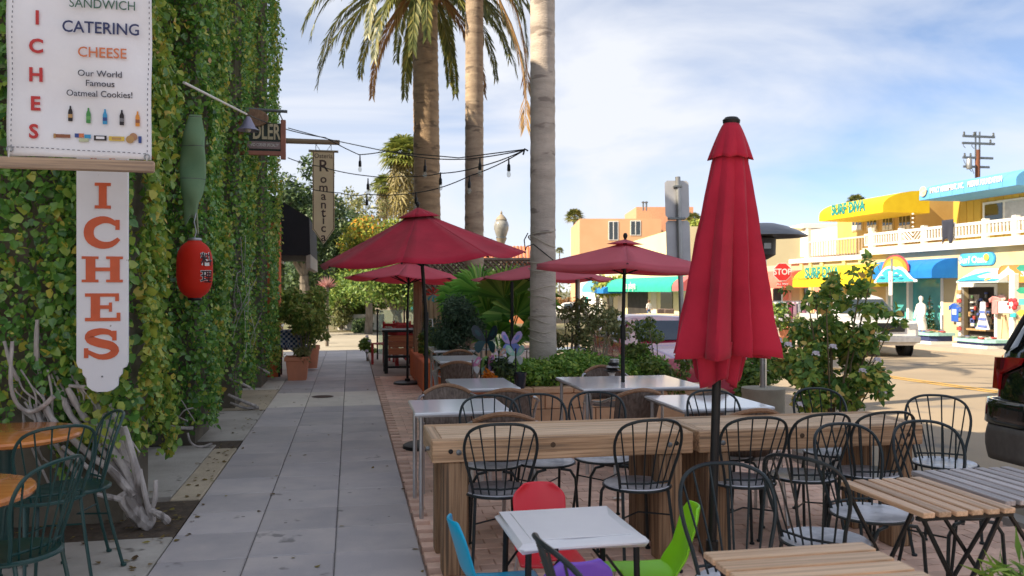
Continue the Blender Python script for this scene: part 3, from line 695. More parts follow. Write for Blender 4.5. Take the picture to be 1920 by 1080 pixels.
# the long white board
SY = 5.72
p0, p1, pb = YP(143, 520, SY), YP(240, 520, SY), YP(191, 735, SY)
hw = (p1.x - p0.x) / 2; cx = (p0.x + p1.x) / 2; zb = pb.z
board = thing("hanging_sign_board", "long white wooden sign board with red slab letters and a scalloped foot", "sign", (cx, SY, zb))
sh_z = YP(191, 680, SY).z - zb; top_z = YP(191, 255, SY).z - zb
pr = [(hw, top_z), (hw, sh_z), (hw * .93, sh_z - .03), (hw * .78, sh_z - .04), (hw * .76, sh_z - .075), (hw * .62, sh_z - .10), (hw * .60, sh_z - .15), (hw * .40, .01), (hw * .2, 0)]
poly = pr + [(-u, v) for u, v in pr[::-1]]
M_board = mat("board_white_paint", (.80, .80, .84), .5, (.74, .74, .78), scale=3, spots=((.25, .22, .2), 30, .72))
bevel(MB().prism(poly, lambda u, v, t: (u, t, v), 0, .025).build("panel", M_board, board, smooth=False), .003)
M_slabred = mat("slab_letter_red", (.66, .11, .03), .45, (.56, .09, .025), scale=9)
S2 = (YP(190, 500, SY) - YP(191, 500, SY)).length
def slab(ch, px, py, w, h):
    c = YP(px, py, SY); ox, oz = c.x - cx, c.z - zb; w *= S2; h *= S2; m = MB(); t = .005
    def bar(u0, u1, v0, v1):
        nonlocal t; t += .0007; m.bx(ox + u0 * w, ox + u1 * w, -t, -.001, oz + v0 * h, oz + v1 * h)
    def arc(pts, th):
        # stroke through pts with square section
        n = len(pts); q = []
        P = [Vector((u * w, v * h)) for u, v in pts]; sm = []
        for i in range(n - 1):
            a, b, c2, d = P[max(i - 1, 0)], P[i], P[i + 1], P[min(i + 2, n - 1)]
            for s in (0, .33, .66): sm.append(.5 * (2 * b + (c2 - a) * s + (2 * a - 5 * b + 4 * c2 - d) * s * s + (3 * b - a - 3 * c2 + d) * s ** 3))
        sm.append(P[-1]); n = len(sm); vs = []
        for i, p in enumerate(sm):
            tg = (sm[min(i + 1, n - 1)] - sm[max(i - 1, 0)]).normalized(); nn = Vector((-tg.y, tg.x)); k = th(i / (n - 1)) * w
            for s, yy in ((1, -t), (-1, -t), (-1, -.001), (1, -.001)): vs.append((ox + p.x + nn.x * k * s, yy, oz + p.y + nn.y * k * s))
        fs = [(4 * i + k, 4 * i + (k + 1) % 4, 4 * i + 4 + (k + 1) % 4, 4 * i + 4 + k) for i in range(n - 1) for k in range(4)] + [(3, 2, 1, 0), (4 * n - 4, 4 * n - 3, 4 * n - 2, 4 * n - 1)]
        m.add(vs, fs)
    if ch == "I": bar(-.5, .5, .38, .5); bar(-.5, .5, -.5, -.38); bar(-.24, .24, -.38, .38)
    if ch == "H":
        for s in (-1, 1): bar(s * .31 - .12, s * .31 + .12, -.40, .40); bar(s * .31 - .22, s * .31 + .20, .40, .5); bar(s * .31 - .22, s * .31 + .20, -.5, -.40)
        bar(-.19, .19, -.07, .07)
    if ch == "E": bar(-.34, -.08, -.40, .40); bar(-.5, .46, .38, .5); bar(-.5, .5, -.5, -.38); bar(-.08, .24, -.06, .07); bar(.18, .26, -.16, .17); bar(.36, .46, .22, .38); bar(.40, .5, -.38, -.2)
    if ch == "C": arc([(.40, .28), (.2, .43), (-.05, .45), (-.32, .28), (-.40, 0), (-.32, -.28), (-.05, -.45), (.24, -.42), (.46, -.22)], lambda s: .055 + .085 * sin(pi * s)); bar(.36, .48, .10, .46)
    if ch == "S": arc([(.36, .24), (.22, .40), (-.05, .44), (-.32, .34), (-.33, .16), (-.05, .03), (.26, -.06), (.38, -.24), (.22, -.41), (-.08, -.44), (-.40, -.26)], lambda s: .055 + .075 * sin(pi * s)); bar(.30, .42, .12, .46); bar(-.5, -.38, -.48, -.14)
    if ch == "W": arc([(-.42, .44), (-.26, -.44)], lambda s: .09); arc([(-.26, -.44), (0, .4)], lambda s: .06); arc([(0, .4), (.24, -.44)], lambda s: .09); arc([(.24, -.44), (.42, .44)], lambda s: .06)
    m.build("letter", M_slabred, board, smooth=False)
slab("W", 195, 268, 70, 72); slab("I", 193, 367, 30, 52); slab("C", 193, 436, 66, 56); slab("H", 193, 505, 74, 52); slab("E", 193, 576, 66, 56); slab("S", 191, 645, 66, 58)
MB().sphere((.0, -.002, YP(190, 706, SY).z - zb), .006, 8, 5).build("screw", M_bolt, board)
for s in (-1, 1): MB().tube([(s * hw * .7, .012, top_z), (s * hw * .7, .012, top_z + 2.2)], .004, 6).build("hanger_chain", M_bolt, board)
# red paper lantern
lp = DP(365, 505, 7.0); lh = .26; lr = .146
lan = thing("paper_lantern", "bright red paper lantern with black characters hanging in the ivy", "lantern", lp, rz=R(10))
prof = []
for i in range(33):
    t = -1 + 2 * i / 32; rr = lr * (1 - abs(t) ** 3.2) ** .5 * (1 - .015 * (i % 2)) + .05 * (abs(t) > .999)
    prof.append((max(rr, .05), t * (lh - .015)))
MB().lathe(prof, (0, 0, 0), 28).build("shade", cloth("lantern_paper", (.85, .05, .025), (.78, .04, .02), transl=.4, rough=.5), lan)
for z in (lh - .012, -lh + .012): MB().lathe([(.052, -.015), (.058, 0), (.052, .015)], (0, 0, z), 16).build("cap", M_steel if z > 0 else M_black, lan)
def char_on(ch, z, mm, bb, oo):
    ang = R(40); M = frame((lr * sin(ang) * 1.0, -lr * cos(ang) * 1.0, z), (cos(ang), sin(ang), 0), (0, 0, 1))
    o = letters(ch, .115, mm, lan, M, bold=bb, depth=.0005)
    # wrap on the paper
    for v in o.data.vertices:
        a_ = ang + v.co.x / lr; zz = z + v.co.y; rr = lr * (1 - min(abs(zz) / (lh - .015), .99) ** 3.2) ** .5 + oo + v.co.z
        q = M.inverted() @ Vector((rr * sin(a_), -rr * cos(a_), zz)); v.co = q
for mm, bb, oo in ((M_white, .0045, .003), (M_blk, .0012, .007)): char_on("料", .075, mm, bb, oo); char_on("理", -.07, mm, bb, oo)
cordp = [(0, 0, lh), (.012, .0, lh + .06), (-.005, .01, lh + .14), (.01, .03, lh + .22)]
MB().tube(cordp, .005, 6).build("cord", M_steel, lan)
# faded green cloth lantern above it
gp = DP(362, 310, 7.25)
gl = thing("faded_green_lantern", "torn faded green fabric lantern caught in the ivy above the red one", "lantern", gp)
def gsurf(u, v):
    z = -.42 + .86 * v; w = .098 * min(1, .55 + v * 2.2) * (1 - .5 * max(0, v - .8) / .2); a_ = -pi * .5 + u * pi
    return (w * sin(a_) + .010 * sin(9 * v + u * 4) + .03 * (v - .5), -w * .55 * cos(a_) + .014 * sin(13 * v + 3 * u), z - (.10 * (1 - u) if v < .05 else 0) - .02 * sin(u * 11) * (v < .1))
solidify(MB().grid(16, 22, gsurf).build("shade", cloth("faded_green_fabric", (.32, .48, .28), (.20, .36, .22), transl=.35), gl), .003)
for v in (.02, .35, .68, .98):
    MB().tube([gsurf(i / 10, v) for i in range(11)], .004, 5).build("hoop", M_bolt, gl)
MB().tube([(.03, 0, -.42), (.045, -.02, -.6)], .008, 6).build("tassel", mat("dull_tassel", (.3, .33, .2)), gl)
# pole with the first lamp shade of the light string
r0, r1 = XP(345, 155, -1.45), DP(462, 214, 10.2)
rod = thing("outrigger_pole", "thin white pole sticking out of the ivy with a bell lamp at its end", "pole", r0)
part(MB().tube([r0, r1], .013, 8), "rod", M_white, rod)
sp = r1 + Vector((.02, 0, -.03))
part(MB().lathe([(.02, 0), (.035, -.02), (.09, -.13), (.14, -.17), (.13, -.165)], sp, 16, cap=False), "lamp_shade", mat("lilac_grey_enamel", (.30, .29, .42), .4), rod)
part(MB().sphere(sp + Vector((0, 0, -.16)), .035, 10, 6), "bulb", M_white, rod)
# brown hanging shop sign
HY = 12.0
h0, h1, h2 = YP(447, 290, HY), YP(536, 292, HY), YP(536, 232, HY)
hx = (h0.x + h1.x) / 2; hwid = h1.x - h0.x
hs = thing("hanging_shop_sign", "brown framed shop sign with raised gold letters half sunk in the ivy", "sign", (hx, HY, h0.z))
hh = h2.z - h0.z
M_frame = mat("red_brown_frame", (.40, .16, .11), .6, (.31, .12, .09), scale=6)
MB().box((0, .01, hh / 2 + .02), (hwid - .1, .02, hh - .04)).build("panel", mat("sign_green_black", (.02, .035, .03), .5), hs)
MB().box((0, 0, .03), (hwid, .05, .06), b=.006).build("frame", M_frame, hs); MB().box((hwid / 2 - .035, 0, hh / 2), (.07, .052, hh + .1), b=.006).build("frame", M_frame, hs)
MB().box((-hwid / 2 + .035, 0, hh / 2), (.07, .052, hh), b=.006).build("frame", M_frame, hs)
MB().box((.02, -.012, .14), (hwid - .17, .012, .10)).build("name_strip", mat("strip_pink_grey", (.30, .22, .22), .6), hs)
letters_fit("DLER", .37, .30, mat("gold_letter", (.58, .50, .33), .4), hs, FACE_S((.055, -.004, .32)), bold=.006, depth=.006)
letters_fit("AND CORNER SPECIALTY", .38, .062, M_white, hs, FACE_S((.03, -.022, .14)), depth=.001)
MB().lathe([(.0001, -.02), (.2, -.02), (.21, 0), (.2, .02), (.0001, .02)], (0, 0, 0), 20, sy=.6, cap=False).build("crest", mat("carved_tan", (.33, .2, .12), .6, (.2, .11, .07), scale=20, bump=.4), hs).matrix_local = frame((-.12, -.02, hh + .06), (1, 0, 0), (0, 0, 1))
iron = MB(); iron.tube([(-hwid / 2 - .4, 0, hh + .2), (hwid / 2 + .02, 0, hh + .17)], .022, 8); iron.tube([(hwid / 2 - .1, 0, hh + .17), (hwid / 2 - .03, 0, hh + .02)], .008, 6); iron.tube([(-hwid / 2 + .1, 0, hh + .19), (-hwid / 2 + .05, 0, hh - .1)], .008, 6)
iron.build("bracket", M_bolt, hs)
# wooden arm and tall cream pennant
RY = 15.6
a0, a1 = YP(536, 264, RY), YP(637, 264, RY)
arm = thing("wooden_sign_arm", "round wooden arm reaching out from the end of the ivy wall", "pole", a0)
part(MB().tube([(a0.x - .4, RY, a0.z), (a1.x, RY, a0.z)], [.052, .046], 10), "pole", woodm("arm_wood", (.30, .22, .15), (.2, .14, .1), 0, 2), arm)
t0, t1, tb = YP(586, 284, RY), YP(627, 284, RY), YP(606, 458, RY)
pen = thing("pennant_sign", "tall cream pennant sign with a pointed foot and stacked dark letters", "sign", ((t0.x + t1.x) / 2, RY, tb.z))
pw, ph = (t1.x - t0.x) / 2, t0.z - tb.z; pt = .16 * ph
M_cream = cloth("cream_banner", (.74, .60, .40), (.66, .53, .35), transl=.1)
MB().prism([(-pw, ph), (-pw, pt), (0, 0), (pw, pt), (pw, ph)], lambda u, v, t: (u, t, v), -.008, .008).build("panel", M_cream, pen, smooth=False)
M_bord = mat("pennant_border", (.10, .045, .03), .6)
for pth in ([(-pw + .015, ph), (-pw + .015, pt + .01), (0, .025), (pw - .015, pt + .01), (pw - .015, ph)],): MB().tube([(u, -.010, v) for u, v in pth], .006, 4).build("border", M_bord, pen)
MB().tube([(-pw - .07, 0, ph + .01), (pw + .07, 0, ph + .01)], .022, 8).build("top_rail", mat("rail_brown", (.25, .19, .12), .6), pen)
for s in (-1, 1): MB().tube([(s * pw * .7, 0, ph + .03), (s * (pw * .7 - .06 * s * 0), 0, a0.z - tb.z - .04)], .006, 5).build("chain", M_bolt, pen); MB().tube([(s * (pw * .7 - .07), 0, ph + .03), (s * pw * .7, 0, a0.z - tb.z - .04)], .005, 5).build("chain", M_bolt, pen)
M_pl = mat("pennant_letter", (.07, .035, .03), .6)
letters("Osteria", .12, M_pl, pen, FACE_S((0, -.011, YP(606, 293, RY).z - tb.z)), depth=.0015, xscale=.9)
for ch, py, sz in (("R", 312, .30), ("o", 336, .22), ("m", 352, .22), ("a", 368, .22), ("n", 384, .22), ("t", 399, .24), ("i", 413, .22), ("c", 428, .22), ("a", 445, .22)):
    letters(ch, sz, M_pl, pen, FACE_S((0, -.011, YP(606, py, RY).z - tb.z)), depth=.0015, bold=.003)
# ------------------------------------------------------------ light strings from the wall to the nearest palm
M_cable = mat("black_cable", (.015, .015, .016), .6); M_bulb = clearglass("bulb_glass", (.9, .9, .88))
anchor = DP(984, 281, 11.0)
def light_string(label, pts, bulbs, sagm=.0):
    root = thing("string_light", label, "string light", pts[0], group="strings of bare bulbs between wall and palm")
    q = []
    for i in range(len(pts) - 1):
        for t in np.linspace(0, 1, 9)[:-1]: q.append(pts[i].lerp(pts[i + 1], t) + Vector((0, 0, -sagm * 4 * t * (1 - t))))
    q.append(pts[-1]); part(MB().tube(q, .008, 5), "cable", M_cable, root)
    for px, py, d in bulbs:
        p = DP(px, py, d)
        s = part(MB().lathe([(.008, .10), (.012, .02), (.022, 0), (.024, -.07), (.018, -.08)], p, 8), "socket", M_black, root)
        part(MB().lathe([(.016, -.075), (.028, -.11), (.030, -.13), (.022, -.155), (.002, -.165)], p, 10), "bulb", M_bulb, s)
W = lambda l: [DP(*t) for t in l]
light_string("upper string of bulbs starting at the brown shop sign", W([(462, 214, 10.2), (542, 244, 13), (610, 258, 13.2), (673, 290, 13), (725, 283, 12.6), (805, 297, 12), (880, 298, 11.6), (984, 281, 11)]), [(675, 303, 13), (797, 312, 12.1), (900, 308, 11.5)], .01)
light_string("middle string of bulbs passing behind the cream pennant", W([(540, 296, 14.5), (600, 312, 14), (690, 330, 13), (760, 330, 12.6), (826, 325, 12), (900, 312, 11.5), (984, 281, 11)]), [(690, 346, 13), (826, 336, 12), (954, 310, 11.2)], .02)
light_string("lowest string of bulbs sagging deepest near the flat red umbrella", W([(545, 345, 15), (640, 362, 14), (688, 364, 13.4), (790, 360, 12.6), (880, 330, 11.8), (984, 281, 11)]), [(688, 376, 13.4), (880, 342, 11.7), (780, 372, 12.6)], .03)
light_string("straight upper cable beside the wooden arm without sockets", W([(540, 240, 14), (620, 262, 14), (725, 284, 13), (860, 296, 12), (984, 280, 11)]), [], .0)
# ------------------------------------------------------------ furniture prototypes
def make_hoop_chair(label, m=None, mseat=None, group="black hoop back chairs"):
    """faces +y; the hoop back stands at -y"""
    m = m or M_chair; mseat = mseat or M_seat
    t = thing("hoop_chair", label, "chair", group=group)
    MB().lathe([(.0001, .452), (.17, .452), (.192, .458), (.196, .464), (.192, .468), (.165, .464), (.0001, .462)], (0, 0, 0), 26, cap=False).build("seat", mseat, t)
    MB().tube([(.197 * cos(a), .197 * sin(a), .456) for a in np.linspace(0, 2 * pi, 27)[:-1]], .008, 6, closed=True).build("seat_ring", m, t)
    # hoop
    def hoop(a):    # a 0..1 from left root over the top to right root
        prof = [(-.145, .445), (-.165, .55), (-.195, .66), (-.203, .75), (-.175, .83), (-.10, .868), (0, .876), (.10, .868), (.175, .83), (.203, .75), (.195, .66), (.165, .55), (.145, .445)]
        f = a * (len(prof) - 1); i = min(int(f), len(prof) - 2); s = f - i
        P = [Vector(prof[max(0, min(len(prof) - 1, i + k))]) for k in (-1, 0, 1, 2)]
        q = .5 * (2 * P[1] + (P[2] - P[0]) * s + (2 * P[0] - 5 * P[1] + 4 * P[2] - P[3]) * s * s + (3 * P[1] - P[0] - 3 * P[2] + P[3]) * s ** 3)
        return Vector((q.x, -.135 - .30 * (q.y - .445) + .05 * abs(q.x / .2) ** 2 * 1.0, q.y))
    MB().tube([hoop(i / 36) for i in range(37)], .0088, 7).build("back_hoop", m, t)
    for k in range(6):
        u = -1 + 2 * (k + .5) / 6
        top = hoop(.5 + u * .215); bot = Vector((u * .125, -.152 + .045 * u * u, .46))
        MB().tube([bot, bot.lerp(top, .5) + Vector((0, .006, 0)), top], .0048, 5).build("spindle", m, t)
    low = hoop(.045); lo2 = hoop(.955); MB().tube([low, Vector((0, low.y - .035, low.z)), lo2], .006, 5).build("back_stretcher", m, t)
    for sx in (-1, 1):
        MB().tube([(sx * .14, -.13, .45), (sx * .150, -.17, .25), (sx * .165, -.225, .02), (sx * .168, -.232, 0)], .0095, 7).build("leg", m, t)
        MB().tube([(sx * .05, .185, .445), (sx * .11, .20, .435), (sx * .145, .205, .38), (sx * .155, .212, .2), (sx * .165, .22, 0)], .0095, 7).build("leg", m, t)
        for yy, xx in ((-.232, .168), (.22, .165)): MB().lathe([(.016, 0), (.017, .012), (.01, .016)], (sx * xx, yy, 0), 8).build("foot", m, t)
    MB().tube([(-.145, -.16, .31), (0, -.02, .30), (.145, -.16, .31)], .005, 5).build("brace", m, t)
    return t
proto_chair = None; proto_green = None
def chair(x, y, rz, label, z=0.0):
    global proto_chair
    if proto_chair is None: proto_chair = make_hoop_chair(label); proto_chair.location = (x, y, z); proto_chair.rotation_euler = (0, 0, rz); return proto_chair
    return dup(proto_chair, (x, y, z), rz, label)
def gchair(x, y, rz, label):
    global proto_green
    if proto_green is None: proto_green = make_hoop_chair(label, M_green_chair, M_green_chair, "dark green hoop back chairs"); proto_green.location = (x, y, 0); proto_green.rotation_euler = (0, 0, rz); return proto_green
    return dup(proto_green, (x, y, 0), rz, label)
UPX = 0.0
# heavy timber counters
def counter(x0, x1, y0, y1, label):
    t = thing("timber_counter", label, "counter", ((x0 + x1) / 2, (y0 + y1) / 2, 0), group="heavy timber counters")
    L, D = x1 - x0, y1 - y0; zt = .765; bh = .125; fb = .07
    P = lambda mb, n, m: mb.build(n, m, t)
    P(MB().box((0, -D / 2 + fb / 2, zt - bh / 2), (L - .002, fb, bh), b=.006), "front_beam", M_timber_x); P(MB().box((0, D / 2 - fb / 2, zt - bh / 2), (L - .002, fb, bh), b=.006), "back_beam", M_timber_x)
    for s in (-1, 1): P(MB().box((s * (L / 2 - .03), 0, zt - bh / 2), (.06, D - 2 * fb - .004, bh), b=.005), "end_beam", M_timber_y)
    n = 3; pwid = (D - 2 * fb - .006) / n
    for k in range(n): P(MB().box((0, -D / 2 + fb + .003 + pwid * (k + .5), zt - .022), (L - .126, pwid - .004, .04), b=.004), "plank", M_timber_top)
    for sx in (-1, 1):
        for sy in (-1, 1):
            P(MB().box((sx * (L / 2 - .135), sy * (D / 2 - .085), (zt - bh) / 2 - .001), (.145, .145, zt - bh - .002), b=.008), "post", M_timber_z)
        for yy in (-D / 2 - .004,):
            o = P(MB().lathe([(.0001, 0), (.016, 0), (.016, .009), (.010, .013), (.0001, .013)], (0, 0, 0), 8, cap=False), "bolt", M_bolt); o.matrix_local = frame((sx * (L / 2 - .15), -D / 2, zt - bh * .55), (1, 0, 0), (0, 0, 1))
            o = P(MB().lathe([(.0001, 0), (.014, 0), (.013, .005), (.0001, .006)], (0, 0, 0), 10, cap=False), "bolt_hole", M_black); o.matrix_local = frame((sx * (L / 2 - .105), -D / 2, zt - bh * .5), (1, 0, 0), (0, 0, 1))
        o = P(MB().lathe([(.0001, 0), (.013, 0), (.012, .02), (.0001, .022)], (0, 0, 0), 8, cap=False), "bolt", M_bolt); o.matrix_local = frame((sx * L / 2, -.14, zt - bh * .55), (0, sx * 1.0, 0), (0, 0, 1))
    o = P(MB().lathe([(.0001, 0), (.016, 0), (.014, .002), (.0001, .002)], (0, 0, 0), 10, cap=False), "knot", mat("timber_knot", (.10, .06, .035), .9)); o.matrix_local = frame((-.08, -D / 2, zt - .045), (1, 0, 0), (0, 0, 1))
    return t
counter(.445, 1.99, 4.62, 5.20, "timber counter of thick bolted beams nearest the sidewalk")
counter(2.025, 3.52, 4.62, 5.20, "timber counter of thick bolted beams nearest the dark car")
# white cafe tables
def white_table(x0, x1, y0, y1, label, legs=True):
    t = thing("cafe_table", label, "table", ((x0 + x1) / 2, (y0 + y1) / 2, 0), group="white topped cafe tables")
    L, D = x1 - x0, y1 - y0
    MB().box((0, 0, .738), (L, D, .022), b=.006).build("table_top", M_tabletop, t)
    MB().box((0, 0, .722), (L - .02, D - .02, .012)).build("edge_frame", M_tube, t)
    for sx in (-1, 1):
        for sy in (-1, 1): MB().tube([(sx * (L / 2 - .05), sy * (D / 2 - .05), .716), (sx * (L / 2 - .05), sy * (D / 2 - .05), .0)], .016, 8).build("leg", M_tube, t)
    return t
T1 = white_table(.44, 1.13, 5.80, 6.50, "white cafe table beside the sidewalk behind the first timber counter")
T2 = white_table(.90, 1.47, 7.15, 8.0, "white cafe table below the row of butterfly ornaments")
T3 = white_table(1.05, 1.62, 9.95, 10.85, "white cafe table beside the low orange wall")
T4 = white_table(1.16, 1.75, 11.75, 12.7, "farthest white cafe table near the wooden booth")
T5 = white_table(1.85, 2.75, 12.1, 12.7, "white cafe table behind the butterfly ornaments, left of the wrapped palm")
T6 = white_table(1.98, 3.12, 6.95, 7.95, "wide white cafe table pierced by a black umbrella pole")
T7 = white_table(2.34, 3.06, 5.62, 6.42, "white cafe table behind the folded umbrella in front of the heater")
T8 = white_table(2.72, 3.3, 11.6, 12.2, "white cafe table just right of the wrapped palm trunk")
# slatted folding tables
def slat_table(x0, x1, y0, y1, along, n, m, label, skew=0.0):
    t = thing("slat_table", label, "table", ((x0 + x1) / 2, (y0 + y1) / 2, 0), group="folding slat tables")
    L, D = x1 - x0, y1 - y0; h = .72
    span = D if along == 'x' else L; w = span / n
    for k in range(n):
        c = -span / 2 + w * (k + .5); j = random.uniform(-.004, .004)
        if along == 'x': MB().box((j, c, h - .011), (L, w - .022, .022), b=.003).build("slat", m, t)
        else: MB().box((c, j, h - .011), (w - .020, D, .022), b=.003).build("slat", m, t)
    fx, fy = L / 2 - .03, D / 2 - .03
    for s in (-1, 1):
        if along == 'x': MB().box((s * fx, 0, h - .031), (.022, D - .01, .016)).build("rail", M_black, t)
        else: MB().box((0, s * fy, h - .031), (L - .01, .022, .016)).build("rail", M_black, t)
        if along == 'x':
            MB().tube([(s * fx, -fy, h - .03), (s * fx, fy * .9, 0)], .011, 6).build("leg", M_black, t); MB().tube([(s * (fx - .025), fy, h - .03), (s * (fx - .025), -fy * .9, 0)], .011, 6).build("leg", M_black, t)
        else:
            MB().tube([(-fx, s * fy, h - .03), (fx * .9, s * fy, 0)], .011, 6).build("leg", M_black, t); MB().tube([(fx, s * (fy - .025), h - .03), (-fx * .9, s * (fy - .025), 0)], .011, 6).build("leg", M_black, t)
    return t
slat_table(1.165, 1.76, 2.03, 2.64, 'x', 6, M_slat_x, "brown slat table lowest in the view with slats running across")
slat_table(2.215, 2.66, 2.92, 3.50, 'y', 6, M_slat_y, "brown slat table with slats running away and crossed black legs")
slat_table(2.68, 3.25, 3.02, 3.62, 'y', 8, M_slat_grey, "grey weathered slat table at the right edge beyond the brown one")
# round orange tables and green chairs by the ivy
def round_table(x, y, r, h, label):
    t = thing("round_table", label, "table", (x, y, 0), group="round varnished tables")
    MB().lathe([(.0001, h - .045), (r - .03, h - .045), (r - .008, h - .036), (r, h - .02), (r - .006, h - .006), (r - .025, h), (.0001, h)], (0, 0, 0), 48, cap=False).build("table_top", M_varnish, t)
    MB().cyl((0, 0, .03), (0, 0, h - .046), .042, seg=16).build("pedestal", M_green_chair, t); MB().lathe([(.0001, .04), (.06, .04), (.22, .012), (.23, 0)], (0, 0, 0), 24, cap=False).build("base", M_green_chair, t)
round_table(-2.03, 5.48, .42, .75, "round orange varnished table farther back, close to the bare vine stems")
round_table(-1.72, 3.93, .37, .75, "round orange varnished table nearest the camera at the left edge")
gchair(-1.58, 5.23, R(118), "dark green hoop chair standing closest to the vine roots")
gchair(-1.66, 5.02, R(35), "dark green hoop chair tucked at the farther round table")
gchair(-1.45, 3.98, R(70), "dark green hoop chair in front of the nearer round table")
# black hoop chairs
chair(.83, 4.70, R(-4), "hoop chair tucked under the first counter, near its sidewalk end")
chair(1.66, 4.68, R(3), "hoop chair tucked under the first counter, behind the red child chair")
chair(2.31, 4.65, R(-3), "hoop chair tucked under the second counter, just right of the folded umbrella pole")
chair(2.74, 4.70, R(4), "middle hoop chair of the three tucked under the second counter")
chair(3.18, 4.70, R(-2), "hoop chair tucked under the second counter nearest the road")
chair(.92, 5.42, R(176), "hoop chair across the first counter, nearest its sidewalk end")
chair(1.28, 5.42, R(183), "hoop chair across the first counter, second from the sidewalk")
chair(1.70, 5.46, R(178), "hoop chair across the first counter, in front of the tan planter")
chair(2.56, 5.40, R(181), "hoop chair across the second counter, before the white table by the folded umbrella")
chair(3.36, 5.36, R(178), "hoop chair across the second counter, in front of the flowering bush")
chair(3.86, 4.86, R(155), "hoop chair past the road end of the second counter, turned sideways")
chair(2.62, 3.84, R(184), "hoop chair between the second counter and the brown slat table")
chair(1.51, 3.00, R(178), "hoop chair drawn up to the lowest slat table beside the folded umbrella")
chair(2.13, 3.46, R(-60), "hoop chair sideways to the camera at the left of the brown slat table")
chair(3.08, 3.84, R(176), "hoop chair on the far side of the grey slat table")
chair(.80, 2.36, R(-84), "hoop chair cut by the bottom edge in front of the blue child chair")
# aluminium wicker chairs
def make_wicker(label):
    t = thing("wicker_chair", label, "chair", group="wicker cafe chairs")
    MB().grid(9, 9, lambda u, v: ((u - .5) * .42, -.18 + v * .40, .44 + .012 * ((u - .5) ** 2 * 4) - .01)).build("seat", M_wicker, t)
    def bk(u, v): a = (u - .5) * 2; return (a * (.185 + .015 * v), -.185 - .10 * v + .08 * a * a, .46 + .335 * v - .06 * a * a * v)
    solidify(MB().grid(13, 9, bk).build("back_weave", M_wicker, t), .012)
    MB().tube([bk(i / 12, 1.0) for i in range(13)], .017, 7).build("back_rim", M_wicker_rim, t)
    for s in (-1, 1):
        e = 0 if s < 0 else 1
        p = Vector(bk(e, .97))
        MB().tube([p, p + Vector((s * .03, .03, -.01)), (s * .265, -.06, .675), (s * .275, .10, .66), (s * .27, .20, .62), (s * .25, .225, .54), (s * .235, .215, .40), (s * .235, .22, 0)], .0125, 8).build("arm", M_tube, t)
        MB().tube([(s * .20, -.18, .50), (s * .21, -.19, .40), (s * .225, -.26, 0)], .0125, 8).build("leg", M_tube, t)
        MB().tube([(s * .22, -.18, .425), (s * .23, .21, .425)], .011, 6).build("side_rail", M_tube, t)
    return t
proto_w = None
def wicker(x, y, rz, label):
    global proto_w
    if proto_w is None: proto_w = make_wicker(label); proto_w.location = (x, y, 0); proto_w.rotation_euler = (0, 0, rz); return proto_w
    return dup(proto_w, (x, y, 0), rz, label)
wicker(.80, 6.78, R(180), "wicker chair at the far side of the white table beside the sidewalk")
wicker(1.30, 6.92, R(-8), "wicker chair with its back to the camera at the table below the ornaments")
wicker(1.02, 5.62, R(-6), "wicker chair at the near side of the white table beside the sidewalk")
wicker(2.30, 6.70, R(5), "wicker chair with its back turned at the left end of the pierced table")
wicker(2.86, 6.62, R(10), "wicker chair with its back turned at the right end of the pierced table")
wicker(2.70, 5.46, R(0), "wicker chair at the near side of the table in front of the heater")
wicker(2.62, 8.25, R(178), "wicker chair at the far side of the pierced table")
wicker(1.22, 9.62, R(-4), "wicker chair at the near side of the table beside the low orange wall")
wicker(1.42, 11.45, R(4), "wicker chair at the farthest cafe table near the booth")
